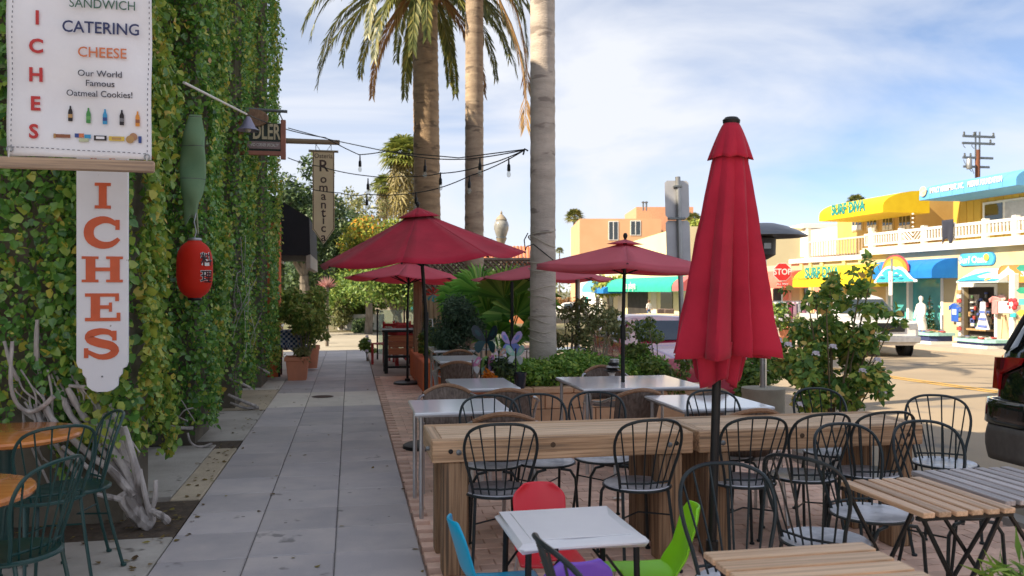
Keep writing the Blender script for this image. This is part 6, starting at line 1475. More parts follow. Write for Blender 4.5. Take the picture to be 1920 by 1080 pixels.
# balcony railing: posts and single balusters
part(MB().bx(FX - .05, FX + .05, ya, yb, zr1 - .06, zr1 + .04), "top_rail", M_white, sh); part(MB().bx(FX - .03, FX + .03, ya, yb, zr0, zr0 + .08), "bottom_rail", M_white, sh)
Y = yb; i = 0; bal_me = MB().box((0, 0, 0), (.045, .06, zr1 - zr0 - .15)).mesh("baluster", M_white, smooth=False)
posts = [yy(p) for p in (1637, 1690, 1733, 1785, 1848, 1905, 1975)]
for p in posts: part(MB().bx(FX - .09, FX + .09, p - .09, p + .09, zr0 - .2, zr1 + .12), "post", M_white, sh)
while Y > ya:
    if not (yy(1733) < Y < yy(1690)) : link("baluster", bal_me, sh, (FX - sh.location.x, Y - sh.location.y, (zr0 + zr1) / 2 - sh.location.z + .02))
    Y -= .165
hb0, hb1 = yy(1732), yy(1692); mid = (hb0 + hb1) / 2
for k in range(9):     # herringbone panel
    for s in (-1, 1):
        z0 = zr0 - .25 + k * .17; q0, q1 = Vector((FX, mid, z0)), Vector((FX, mid + s * abs(hb1 - hb0) / 2, z0 + .55))
        if q0.z < zr0: t_ = (zr0 - q0.z) / (q1.z - q0.z); q0 = q0.lerp(q1, min(t_, .95))
        if q1.z > zr1: t_ = (zr1 - q0.z) / (q1.z - q0.z + 1e-6); q1 = q0.lerp(q1, max(t_, .05))
        part(MB().tube([q0, q1], .035, 4), "herringbone_slat", M_white, sh)
tw = thing("towel", "dark grey towel hung over the white balcony rail", "towel", XP(1779, 420, FX - .08))
ty, tz = tw.location.y, tw.location.z
solidify(MB().grid(9, 10, lambda u, v: (-.05 - .04 * sin(u * 9) * v, (u - .5) * .62 * (1 - .15 * v), .16 - v * (.82 + .12 * sin(u * 7)))).build("cloth", cloth("slate_towel", (.04, .045, .07)), tw), .02)
# upper floor, set back
UX = 24.6
uy0, uy1 = yy(2150, UX), yy(1787, UX); uz1 = YZ(1850, 355, UX)[1] + .35
nb = 22; bw2 = (uy1 - uy0) / nb
wy1_, wy0_ = yy(1847, UX), yy(1995, UX); wz0_, wz1_ = YZ(1880, 418, UX)[1], YZ(1880, 380, UX)[1]
part(MB().bx(UX + .04, UX + 6, uy0, uy1, zdeck + .33, uz1), "upper_wall", M_yellow_b, sh)
for k in range(nb):      # vertical boards
    y0, y1 = uy0 + k * bw2 + .012, uy0 + (k + 1) * bw2 - .012
    if y1 > wy0_ and y0 < wy1_:
        part(MB().bx(UX, UX + .035, y0, y1, zdeck + .33, wz0_ - .1), "board", M_yellow_b, sh); part(MB().bx(UX, UX + .035, y0, y1, wz1_ + .1, uz1), "board", M_yellow_b, sh)
    else: part(MB().bx(UX, UX + .035, y0, y1, zdeck + .33, uz1), "board", M_yellow_b, sh)
uw = part(MB().bx(UX - .03, UX + .036, wy0_ - .1, wy1_ + .1, wz0_ - .1, wz1_ + .1), "window_frame", M_white, sh)
L_ = wy1_ - wy0_
for k, m in ((0, M_glass), (1, mat("blind", (.52, .54, .58), .6)), (2, M_glass)):
    w0 = (0, .30, .72)[2 - k] if False else (.0, .28, .74)[k]; w1 = (.26, .72, 1.0)[k]
    part(MB().bx(UX - .045, UX - .032, wy1_ - L_ * w1 + .03, wy1_ - L_ * w0 - .03, wz0_, wz1_), "pane", m, uw)
# blue barrel awning upstairs
def barrel(root, X0, dep, y0, y1, z0, z1, m, mend=None, n=10, seams=6):
    prof = [(X0, z0), (X0 - dep, z0)] + [(X0 - dep * (cos(t * pi / 2) ** .9), z0 + .28 * (z1 - z0) + .72 * (z1 - z0) * sin(t * pi / 2)) for t in np.linspace(0, 1, n)]
    prof += [(X0, z1)] if prof[-1][0] < X0 - 1e-3 else []
    ne = 1; seg = (y1 - y0) / seams
    for k in range(seams): part(MB().prism(prof, lambda u, v, t: (u, t, v), y0 + k * seg + .006, y0 + (k + 1) * seg - .006), "canvas_panel", m, root, angle=60)
ab = thing("blue_barrel_awning", "long pale blue barrel awning with white lettering above the balcony", "awning", (UX - .6, 30, uz1))
AD = 2.0; ay0, ay1 = yy(1906, UX - AD), yy(1724, UX - AD); az0, az1 = YZ(1850, 356, UX - AD)[1], YZ(1850, 332, UX - AD * .5)[1]
barrel(ab, UX - .01, AD, ay0, ay1, az0, az1 + .1, M_baw, seams=8)
def alet(s, py_c, X, yc, z, size, m, root, **k): letters(s, size, m, root, FACE_W(Vector((X, yc, z)) - Vector(root.location)), depth=.004, **k)
for s_t, pa_, pb_ in (("IMPACT ASSESSMENT, INC.", 1745, 1808), ("MEDINA FOUNDATION", 1816, 1880)):
    ya_, yb2 = yy(pa_, UX - AD), yy(pb_, UX - AD); letters_fit(s_t, ya_ - yb2, .30, M_white, ab, FACE_W(Vector((UX - AD - .03, (ya_ + yb2) / 2, az0 + .30)) - Vector(ab.location)), depth=.004, bold=.006)
o = MB().lathe([(.0001, 0), (.20, 0), (.20, .02), (.0001, .02)], (0, 0, 0), 18, cap=False).build("emblem", mat("emblem_cream", (.75, .68, .50), .6, (.6, .45, .25), scale=8), ab); o.matrix_local = frame(Vector((UX - AD - .05, yy(1733, UX - AD), az0 + .33)) - Vector(ab.location), (0, -1, 0), (0, 0, 1))
# small grey sided house between the two upper fronts
gh = thing("grey_sided_house", "small grey clapboard house with a pale roof between the yellow upper storeys", "building", (28, 36, 2))
gx = 26.5; gy0, gy1 = yy(1790, gx), yy(1700, gx); gz0, gz1 = zdeck + .3, YZ(1740, 388, gx)[1]
nb = 9
for k in range(nb): h_ = (gz1 - gz0) / nb; part(MB().bx(gx - .012 * (k % 2 == 0), gx + .05, gy0, gy1, gz0 + k * h_ + .006, gz0 + (k + 1) * h_), "siding_board", mat("grey_siding", (.50, .45, .40), .8, (.44, .40, .36)), gh)
part(MB().bx(gx + .06, gx + 5, gy0, gy1, gz0, gz1), "wall", MATS["grey_siding"], gh)
M_shingle = mat("grey_green_roof", (.30, .30, .24), .9, (.24, .24, .19), scale=5, bump=.4)
part(MB().add([(gx - .3, gy0 - .2, gz1), (gx - .3, gy1 + .3, gz1), (gx + 3, gy1 + .3, gz1 + 1.3), (gx + 3, gy0 - .2, gz1 + 1.3), (gx - .3, gy0 - .2, gz1 - .1), (gx - .3, gy1 + .3, gz1 - .1), (gx + 3, gy1 + .3, gz1 + 1.2), (gx + 3, gy0 - .2, gz1 + 1.2)], [(0, 1, 2, 3), (4, 7, 6, 5), (0, 4, 5, 1), (1, 5, 6, 2), (2, 6, 7, 3), (3, 7, 4, 0)]), "roof", M_shingle, gh, smooth=False)
part(MB().tube([(gx - .35, gy1 - .2, gz1 - .12), (gx - .12, gy1 - .9, gz1 - .6), (gx - .08, gy1 - 1.3, gz1 - .9), (gx - .08, gy1 - 1.4, gz0)], .06, 6), "downpipe", M_stucco, gh)
part(MB().box((gx - .34, (gy0 + gy1) / 2, gz1 - .06), (.12, gy1 - gy0 + .4, .12)), "gutter", M_white, gh)
# yellow upper shop with its own awning
M_yw = mat("ochre_wall", (.58, .38, .12), .8, (.52, .33, .10), scale=1.5)
y2 = thing("yellow_upper_shop", "yellow upper storey with a row of four small windows", "building", (25, 40, 2)); vx = 24.0
vy0, vy1 = yy(1716, vx), yy(1570, vx); vz1 = YZ(1650, 398, vx)[1] + .5
part(MB().bx(vx, vx + 6, vy0, vy1, zdeck + .3, vz1), "wall", M_yw, y2)
part(MB().bx(vx, vx + 6, vy1 + .01, vy1 + 3.5, zdeck + .3, vz1 - .9), "low_wing", M_white, y2)
for px0, px1 in ((1600, 1617), (1628, 1645), (1657, 1675), (1688, 1708)):
    a_, b2 = yy(px1, vx), yy(px0, vx); z1_, z0_ = YZ((px0 + px1) / 2, 402, vx)[1], YZ((px0 + px1) / 2, 431, vx)[1]
    w = part(MB().bx(vx - .05, vx - .001, a_ - .06, b2 + .06, z0_ - .06, z1_ + .06), "window_frame", mat("window_cream", (.62, .48, .25)), y2); part(MB().bx(vx - .06, vx - .051, a_, b2, z0_, z1_), "pane", M_glass, w)
    for k in (1, 2): yk = a_ + (b2 - a_) * k / 3; part(MB().bx(vx - .075, vx - .061, yk - .018, yk + .018, z0_, z1_), "muntin", MATS["window_cream"], w)
    part(MB().bx(vx - .075, vx - .061, a_, b2, z0_, z0_ + .3 * (z1_ - z0_)), "sill_panel", M_white, w)
ya2 = thing("yellow_barrel_awning", "bright yellow barrel awning with teal lettering high above the street", "awning", (vx - .6, 40, vz1)); q0, q1 = yy(1656, vx - 2.2), yy(1536, vx - 2.2)
yz0, yz1 = YZ(1600, 406, vx - 2.2)[1], YZ(1600, 378, vx - 1.4)[1]
barrel(ya2, vx - .01, 2.2, q0, q1, yz0, yz1 + .15, M_yaw, seams=3)
alet("SURF DIVA", 0, vx - 2.23, yy(1590, vx - 2.2), yz0 + .40, .62, M_teal, ya2, bold=.028, xscale=.85)
# farther railing (beige balusters) and yellow ground floor shop
fb = thing("yellow_awning_shop", "ground floor surf shop under a yellow awning with a thin railed deck above", "building", (FX, 42, zf(42)))
fy0, fy1 = yb + .01, yy(1484); fzd = YZ(1560, 490)[1]
part(MB().bx(FX, FX + 8, fy0, fy1, zb0 - .3, fzd), "wall", M_creamw, fb); part(MB().bx(FX - .15, FX + 8, fy0, fy1, fzd + .001, fzd + .22), "deck", M_white, fb)
rz1_ = YZ(1575, 448)[1]; part(MB().bx(FX - .04, FX + .04, fy0, yy(1515), rz1_ - .05, rz1_ + .03), "top_rail", M_stucco, fb)
me_ = MB().box((0, 0, 0), (.035, .045, rz1_ - fzd - .3)).mesh("baluster", mat("beige_baluster", (.50, .40, .30), .7), smooth=False); Y = fy0 + .2
while Y < yy(1515): link("baluster", me_, fb, (FX - fb.location.x, Y - fb.location.y, (fzd + .22 + rz1_) / 2 - fb.location.z)); Y += .22
for px in (1516, 1634): part(MB().bx(FX - .08, FX + .08, yy(px) - .1, yy(px) + .1, fzd + .22, YZ(px, 440)[1] + .3), "post", M_white, fb)
for px0, px1, m in ((1508, 1517, M_glass), (1527, 1540, M_coral), (1545, 1580, M_glass), (1590, 1612, M_glass)):
    part(MB().bx(FX - .03, FX - .005, yy(px1), yy(px0), zb0 + .25, YZ(1540, 545)[1] + .3), "door" if m is M_coral else "shop_window", m, fb)
for px in (1505, 1522, 1543, 1585, 1616): part(MB().bx(FX - .10, FX - .0, yy(px) - .12, yy(px) + .12, zb0 - .3, fzd - .01), "pilaster", mat("pale_yellow_paint", (.72, .62, .28), .7), fb)
def slope_awning(label, X0, dep, px0, px1, pytop, pybot, ref, m, drop=.25, name="shop_awning", curve=True, seams=5):
    y0, y1 = yy(px1, X0 - dep), yy(px0, X0 - dep); z0, z1 = YZ(ref, pybot, X0 - dep)[1], YZ(ref, pytop, X0 - dep * .4)[1]
    t = thing(name, label, "awning", (X0 - dep / 2, (y0 + y1) / 2, z0)); seg = (y1 - y0) / seams
    if curve: prof = [(X0, z0), (X0 - dep, z0), (X0 - dep, z0 + drop)] + [(X0 - dep * cos(a) , z0 + drop + (z1 - z0 - drop) * sin(a)) for a in np.linspace(.15, pi / 2 - .02, 7)] + [(X0, z1)]
    else: prof = [(X0, z0), (X0 - dep, z0), (X0 - dep, z0 + drop), (X0, z1)]
    for k in range(seams): part(MB().prism(prof, lambda u, v, q: (u, q, v), y0 + k * seg + .005, y0 + (k + 1) * seg - .005), "canvas_panel", m, t, angle=60)
    return t, y0, y1, z0, z1
t, y0, y1, z0, z1 = slope_awning("bright yellow awning with teal lettering over the ground floor surf shop", FX - .2, 1.5, 1486, 1612, 498, 538, 1540, M_yaw)
alet("SURF DIVA", 0, FX - 1.76, yy(1542, FX - 1.7), z0 + .62, .62, M_teal, t, bold=.028, xscale=.9); alet("Surf Boutique", 0, FX - 1.72, yy(1500, FX - 1.7), z0 + .42, .26, mat("awning_olive_letter", (.32, .30, .05)), t)
t, y0, y1, z0, z1 = slope_awning("strong blue awning with a painted sunset and wave over the teal window", FX - .01, 1.1, 1622, 1747, 487, 522, 1700, M_dbaw)
# painted sunset and breaking wave: flat cut-outs fixed on the awning
M_sunset = [mat("mural_" + n, c, .6) for n, c in (("maroon", (.45, .06, .10)), ("orange", (.80, .28, .04)), ("gold", (.85, .55, .08)), ("foam", (.75, .82, .84)), ("turquoise", (.05, .55, .62)), ("deep", (.02, .22, .42)))]
cy, cz = yy(1677, FX - 1.2), YZ(1677, 505, FX - 1.2)[1]; mu = lambda X: (lambda u, v, q: (X + q, cy - u * .68, cz + v * .62 - .12))
for k, (r_, m) in enumerate(((1.12, M_sunset[0]), (1.02, M_sunset[1]), (.80, M_sunset[2]))):
    part(MB().prism([(r_ * cos(a) * 1.1, r_ * sin(a) * .95 + .05) for a in np.linspace(0, pi, 17)], mu(FX - 1.16 - .03 * k), -.012, .012), "mural_sun", m, t, smooth=False)
wave = [(-1.75, -.55), (-1.4, -.2), (-1.05, .12), (-.7, .35), (-.35, .42), (0, .40), (.25, .30), (.5, .36), (.85, .30), (1.15, .10), (1.45, -.18), (1.75, -.42), (2.1, -.5), (2.1, -.62), (-1.75, -.66)]
part(MB().prism(wave, mu(FX - 1.26), -.012, .012), "mural_wave", M_sunset[3], t, smooth=False)
part(MB().prism([(u * .86, v * .8 - .08) for u, v in wave], mu(FX - 1.29), -.012, .012), "mural_wave", M_sunset[4], t, smooth=False)
for u, v, s_ in ((-.9, -.3, .3), (-.2, -.1, .25), (.4, -.2, .32), (.0, -.4, .3), (.8, -.35, .25)):
    part(MB().prism([(u - s_, v - .06), (u, v + .03), (u + s_, v - .02), (u + .1, v - .12)], mu(FX - 1.315), -.008, .008), "mural_swell", M_sunset[5], t, smooth=False)
    part(MB().prism([(u - s_ * .6, v + .10), (u, v + .19), (u + s_ * .5, v + .10), (u, v + .12)], mu(FX - 1.318), -.008, .008), "mural_foam", M_sunset[3], t, smooth=False)
t, y0, y1, z0, z1 = slope_awning("sloping awning painted with a pale blue wave over the shop door", FX - .01, .8, 1793, 1872, 504, 530, 1833, mat("wave_canvas", (.62, .72, .72), .8, (.50, .64, .68), scale=1.5), drop=.06, curve=False, seams=1)
cy, cz = (y0 + y1) / 2, z0; sl = (z1 - z0 - .06) / .8
def onslope(u, v, q): return (FX - .81 + v - .02 + q, cy - u, z0 + .06 + v * sl)
for poly, m in (([(-.95, .02), (-.95, .2), (-.6, .45), (-.2, .62), (.1, .58), (-.15, .46), (-.35, .32), (-.1, .22), (.4, .16), (.95, .14), (.95, .02)], M_sunset[4]), ([(-.9, .0), (-.3, .1), (.4, .06), (.95, .0)], M_dbaw), ([(-.7, .40), (-.2, .64), (.12, .60), (-.1, .68), (-.4, .62)], M_sunset[3])):
    part(MB().prism(poly, onslope, -.012, .004 if m is M_sunset[4] else -.004), "painted_wave", m, t, smooth=False)
part(MB().prism([(.42 + .12 * cos(a), .12 + .10 * sin(a)) for a in np.linspace(0, 2 * pi, 11)[:-1]], onslope, -.02, .0), "painted_sun", M_sunset[2], t, smooth=False)
# oblong blue sign over the door
def plaque(name, label, px, py, wpx, hpx, X, m, text, tm, size, mb_rim=None, dy=0.0):
    Y, z = YZ(px, py, X); hw_ = abs(yy(px - wpx / 2, X) - yy(px + wpx / 2, X)) / 2; hh_ = (YZ(px, py - hpx / 2, X)[1] - YZ(px, py + hpx / 2, X)[1]) / 2
    t = thing(name, label, "sign", (X, Y, z)); r_ = hh_ * .95; poly = [(s * (hw_ - r_) + r_ * cos(a), r_ * 1.05 * sin(a)) for s, rng_ in ((1, np.linspace(-pi / 2, pi / 2, 9)), (-1, np.linspace(pi / 2, 3 * pi / 2, 9))) for a in rng_]
    f = lambda k: (lambda u, v, q: (q, -u * k, v * k))
    MB().prism(poly, f(1.0), -.03, .05).build("rim", mb_rim or M_white, t, smooth=False); MB().prism(poly, f(.92), -.04, -.031).build("panel", m, t, smooth=False)
    if text: letters(text, size, tm, t, FACE_W(Vector((-.043, dy, -.02))), depth=.004, bold=.008)
    return t
t = plaque("shop_sign", "oblong sky blue shop sign with white letters and a yellow sun above the door", 1832, 486, 69, 24, FX - .02, mat("sign_sky_blue", (.05, .42, .66), .5, (.10, .55, .72), scale=4), "Surf Oasis", M_white, .34, mat("sign_rim_blue", (.04, .25, .5)), dy=.16)
o = MB().lathe([(.0001, 0), (.12, 0), (.13, .015), (.0001, .02)], (0, 0, 0), 10, cap=False).build("painted_sun", M_sunset[2], t); o.matrix_local = frame((-.06, -.52, .05), (0, -1, 0), (0, 0, 1))
t = plaque("surfboard_sign", "orange surfboard shaped sign with a white dolphin and letters at the right edge", 1920, 511, 100, 30, FX - .4, mat("surfboard_orange", (.58, .24, .06), .5, (.5, .2, .05), scale=3), "SURF", M_white, .40, mat("surfboard_rim", (.35, .15, .05)), dy=-.35)
dol = [(-.42, -.10), (-.30, .02), (-.12, .12), (.02, .24), (.05, .14), (.22, .06), (.34, -.06), (.24, -.10), (.10, -.06), (-.05, -.06), (-.2, -.08), (-.34, -.18)]
MB().prism([(u * 1.0, v * 1.0) for u, v in dol], lambda u, v, q: (q, .62 - u, v), -.055, -.043).build("dolphin", M_white, t, smooth=False)
# goods round the shop door
def garment(px, py, X, w, h, m, label, cat="shirt", dress=False, m2=None):
    Y, z = YZ(px, py, X); t = thing("hanging_shirt" if not dress else "hanging_dress", label, cat, (X, Y, z))
    poly = [(-.14, .5), (.14, .5), (.5, .34), (.44, .12), (.32, .2), (.32, -.5), (-.32, -.5), (-.32, .2), (-.44, .12), (-.5, .34)] if not dress else [(-.16, .5), (.16, .5), (.28, .25), (.2, .05), (.5, -.5), (-.5, -.5), (-.2, .05), (-.28, .25)]
    bevel(MB().prism([(u * w, v * h) for u, v in poly], lambda u, v, q: (q + .03 * sin(u * 30), -u, v), -.03, .03).build("fabric", m, t, smooth=False), .012)
    MB().tube([(0, -.1 * w, h * .5), (0, 0, h * .56), (0, .1 * w, h * .5)], .01, 5).build("hanger", M_bolt, t)
    if m2:
        for k in range(3): MB().box((-.035, 0, h * (-.38 + .26 * k)), (.02, w * (.75 - .14 * k), h * .09)).build("stripe", m2, t)
    return t
t = garment(1791, 586, FX - .12, .62, .68, mat("royal_blue_shirt", (.02, .10, .48), .8), "royal blue sweatshirt with a white print hung beside the shop door")
MB().box((-.04, 0, .02), (.01, .22, .20)).build("print", mat("shirt_print", (.5, .6, .75)), t)
garment(1843, 592, FX - .25, .56, .98, mat("white_dress", (.66, .68, .78), .8), "white and blue striped dress hanging in the shop doorway", "dress", True, mat("dress_blue", (.12, .18, .5)))
garment(1866, 572, FX - .2, .5, .62, mat("pink_shirt", (.62, .28, .28), .8), "pink shirt hanging at the right of the shop door")
garment(1878, 566, FX - .15, .42, .5, mat("pale_pink_shirt", (.68, .42, .40), .8), "pale pink shirt with an arched print right of the door")
gq2 = random.Random(9)
ds = thing("shop_display", "crowded shelves of small goods inside the shop doorway", "shelves", (FX + .28, (dY0 + dY1) / 2, zf(28)))
cols = [mat("goods_%s" % n, c) for n, c in (("red", (.4, .06, .05)), ("white", (.6, .6, .58)), ("tan", (.4, .26, .12)), ("green", (.1, .2, .1)), ("blue", (.08, .12, .35)), ("grey", (.2, .19, .18)))]
for k in range(46):
    yq = gq2.uniform(dY0 + .1, dY1 - .1); zq = gq2.uniform(.5, dzt - zf(28) - .2); part(MB().box((FX + .22, yq, zf(28) + zq), (.06, gq2.uniform(.07, .18), gq2.uniform(.06, .2)), b=.01), "item", cols[gq2.randrange(6)], ds)
part(MB().bx(FX + .1, FX + .24, dY0 + .15, dY1 - .1, zf(28) + .45, zf(28) + .52), "shelf", cols[2], ds)
cr = thing("postcard_rack", "tall narrow rack of postcards at the left jamb of the shop door", "rack", (FX - .1, dY1 + .0, zf(28)))
for k in range(9): part(MB().box((FX - .12, dY1 - .02, zf(28) + .5 + .17 * k), (.05, .22, .13), b=.005), "card_row", cols[k % 6], cr)
def bin_table(px, py0, py1, w, d, label, X):
    Y, zt = YZ(px, py0, X); z0 = road_z(Y) + .13; t = thing("sale_table", label, "table", (X, Y, z0), group="sale bins with blue skirts"); h = zt - z0
    MB().box((0, 0, .05), (d, w, .10)).build("plinth", M_white, t)
    oc = lambda k: [(-d / 2 * k, -w / 2 * .8 * k), (-d / 2 * .4 * k, -w / 2 * k), (d / 2 * k, -w / 2 * k), (d / 2 * k, w / 2 * k), (-d / 2 * .4 * k, w / 2 * k), (-d / 2 * k, w / 2 * .8 * k)]
    MB().prism(oc(.95), lambda u, v, q: (u, v, q), .101, h - .12).build("skirt", mat("navy_skirt", (.02, .03, .10), .8, (.03, .045, .14), scale=4), t, smooth=False)
    MB().prism(oc(1.08), lambda u, v, q: (u, v, q), h - .119, h - .02).build("tray", mat("aqua_tray", (.25, .50, .48), .5, (.35, .58, .55), scale=6), t, smooth=False)
    for k in range(14): MB().box((gq2.uniform(-.35, .35) * d, gq2.uniform(-.4, .4) * w, h + .02), (gq2.uniform(.08, .2), gq2.uniform(.08, .25), .06), b=.01).build("item", cols[gq2.randrange(6)], t)
bin_table(1746, 622, 655, 1.15, .9, "sale bin with a navy skirt left of the shop door, before the teal window", 20.5); bin_table(1840, 634, 660, 1.55, .9, "wider sale bin with a navy skirt and aqua rim in front of the shop door", 20.3)
# window mannequins and tree
for px, py0, m, l in ((1727, 560, M_white, "white dressed mannequin standing before the teal shop window"),):
    Y, z = YZ(px, py0, 21.6); zg = road_z(Y) + .13; t = thing("mannequin", l, "mannequin", (21.6, Y, zg)); H = z - zg + .12
    MB().lathe([(.26, 0), (.22, H * .3), (.15, H * .55), (.20, H * .72), (.16, H * .80), (.05, H * .84), (.05, H * .87), (.085, H * .92), (.08, H * .97), (.01, H)], (0, 0, 0), 14).build("figure", m, t)
    for s in (-1, 1): MB().tube([(0, s * .19, H * .78), (-.05, s * .26, H * .62), (-.12, s * .22, H * .48)], [.045, .04, .03], 7).build("arm", m, t)
Y, z = YZ(1746, 588, 22.05); t = thing("display_tree", "small decorated dark green tree standing in the shop window bay", "tree", (21.98, Y, wzb + .001)); H = YZ(1746, 552, 22)[1] - wzb
V, F = crown_leaves([(0, 0, H * (.1 + .8 * k / 6), .27 * (1 - k / 7.0)) for k in range(7)], 500, .09, 61); tag(link("foliage", npmesh("foliage", V, F, G_DARK), t), kind="stuff"); MB().cyl((0, 0, 0), (0, 0, H * .9), .02).build("trunk", M_bark, t)
for k in range(14): a = k * 2.4; MB().sphere((.22 * (1 - k / 16) * cos(a), .22 * (1 - k / 16) * sin(a), H * (.1 + .8 * k / 14)), .03, 6, 4).build("bauble", cols[k % 3], t)
# right edge: white column, direction arrows, small easel sign
Y = yy(1901, 21.0); t = thing("white_column", "slim white column at the right end of the shops", "column", (21.0, Y, zf(27))); MB().bx(-.10, .10, -.11, .11, 0, 2.45, b=.02).build("shaft", M_white, t); MB().bx(-.18, .18, -.2, .2, 0, .25, b=.02).build("plinth", M_white, t)
t = thing("arrow_signpost", "post with small coloured arrow boards at the right edge", "signpost", (20.6, yy(1934, 20.6), zf(27)))
MB().cyl((0, 0, 0), (0, 0, 3.0), .05).build("post", M_white, t)
for k, c in enumerate(((.03, .3, .22), (.8, .3, .05), (.03, .32, .2), (.1, .5, .45), (.75, .55, .08), (.05, .35, .15))):
    z = 2.6 - .35 * k; MB().prism([(-.4, -.1), (.35, -.1), (.5, 0), (.35, .1), (-.4, .1)], lambda u, v, q: (q, -u * (1 if k % 2 else -1), z + v), -.09, -.055).build("arrow_board", mat("arrow_paint_%d" % k if False else "arrow_" + ("green", "orange", "sea", "aqua", "gold", "leaf")[k], c), t, smooth=False)
t = thing("sandwich_easel", "white topped wooden easel stand right of the shop door", "stand", (20.9, yy(1893, 20.9), zf(27)))
MB().box((0, 0, 1.35), (.35, .6, .4), b=.03).build("board", M_white, t)
for s in (-1, 1): MB().tube([(0, s * .3, 1.1), (0, s * .42, 0)], .035, 6).build("leg", M_slat_x, t); MB().tube([(.1, s * .3, 1.1), (.4, s * .36, 0)], .035, 6).build("leg", M_slat_x, t)
t = thing("whirligig", "small red flower shaped whirligig on the white column", "ornament", XP(1900, 570, 20.8))
for k in range(6): a = k * pi / 3; MB().sphere((-.02, .13 * cos(a), .13 * sin(a)), .085, 7, 5).build("petal", mat("whirligig_red", (.6, .04, .06)), t)
MB().box((0, 0, -.36), (.08, .2, .14), b=.02).build("tag", M_sunset[4], t)
# white post with plates in front of the blue awning (street sign by the pickup)
Y = yy(1672, 19.6); t = thing("white_pole_sign", "white sign board on a slim pole standing before the blue awning", "sign", (19.6, Y, zf(31)))
MB().cyl((0, 0, 0), (0, 0, 3.1), .04).build("pole", M_steel, t); zA, zB = YZ(1672, 541, 19.6)[1] - zf(31), YZ(1672, 522, 19.6)[1] - zf(31)
MB().box((-.05, 0, (zA + zB) / 2), (.02, .20, zB - zA + .5), b=.005).build("board", M_white, t); MB().box((-.062, 0, (zA + zB) / 2 + .1), (.004, .10, .10)).build("mark", mat("sign_slate", (.25, .27, .35)), t)
# clothes rack and flower pots on the far pavement
x, y = GX(1482, 31.5); rk = thing("clothes_rack", "rail of hanging clothes on the far pavement below the coral wall", "clothes rack", (x, y, zf(y)))
MB().tube([(-.75, 0, 1.5), (.75, 0, 1.5)], .02, 6).build("rail", M_steel, rk)
for s in (-1, 1): MB().tube([(s * .75, 0, 1.5), (s * .75, 0, 0)], .02, 6).build("leg", M_steel, rk)
for k, c in enumerate(((.6, .6, .65), (.12, .3, .34), (.7, .68, .7), (.5, .08, .2), (.62, .4, .5), (.5, .5, .56), (.66, .3, .42), (.7, .68, .72))):
    MB().prism([(-.05, 1.48), (.05, 1.48), (.07, .62 + .05 * (k % 3)), (-.07, .6)], lambda u, v, q: (-.65 + .18 * k + u, q, v), -.22, .22).build("garment", mat("rack_" + "abcdefgh"[k], c, .85), rk, smooth=False)
for px, d, s, l in ((1478, 30.0, .34, "round terracotta pot with a clipped plant below the stop sign"), (1500, 29.5, .3, "grey bowl planter to the right of the clothes rack")):
    x, y = GX(px, d); t = thing("plant_pot", l, "pot", (x, y, zf(y))); MB().lathe([(.0001, 0), (s * .7, 0), (s, .5), (s * .9, .5), (.0001, .44)], (0, 0, 0), 16, cap=False).build("body", M_terra if px < 1490 else M_apron, t)
    shrub("potted_plant", "yellow green plant in the terracotta pot below the stop sign" if px < 1490 else "low plant in the grey bowl beside the clothes rack", "plant", [(x, y, zf(y) + .7, s * .9)], 350, .1, G_LIME if px < 1490 else G_OLIVE, (x, y, zf(y) + .45), int(px), 3)
for i, (px, d, zc_, r_, l) in enumerate(((1450, 30, .9, .8, "bushy plant behind the folded umbrella by the far kerb"), (1510, 31, .7, .6, "low leafy plant at the foot of the yellow shop"), (1528, 33, 1.5, .5, "dark round headed shrub before the yellow shop"))):
    x, y = GX(px, d); shrub("street_plant", l, "plant", [(x + random.uniform(-.4, .4) * r_, y + random.uniform(-.3, .3), zf(y) + zc_ + random.uniform(-.3, .3) * r_, r_ * .5) for _ in range(8)], 1300, .12, (G_MID, G_OLIVE, G_DARK)[i], (x, y, zf(y)), 70 + i, 5, flowers=[(Vector((x - .5 + .25 * k, y - .5, zf(y) + zc_ + .2 * sin(k * 3))), .13) for k in range(5)] if i == 0 else None)
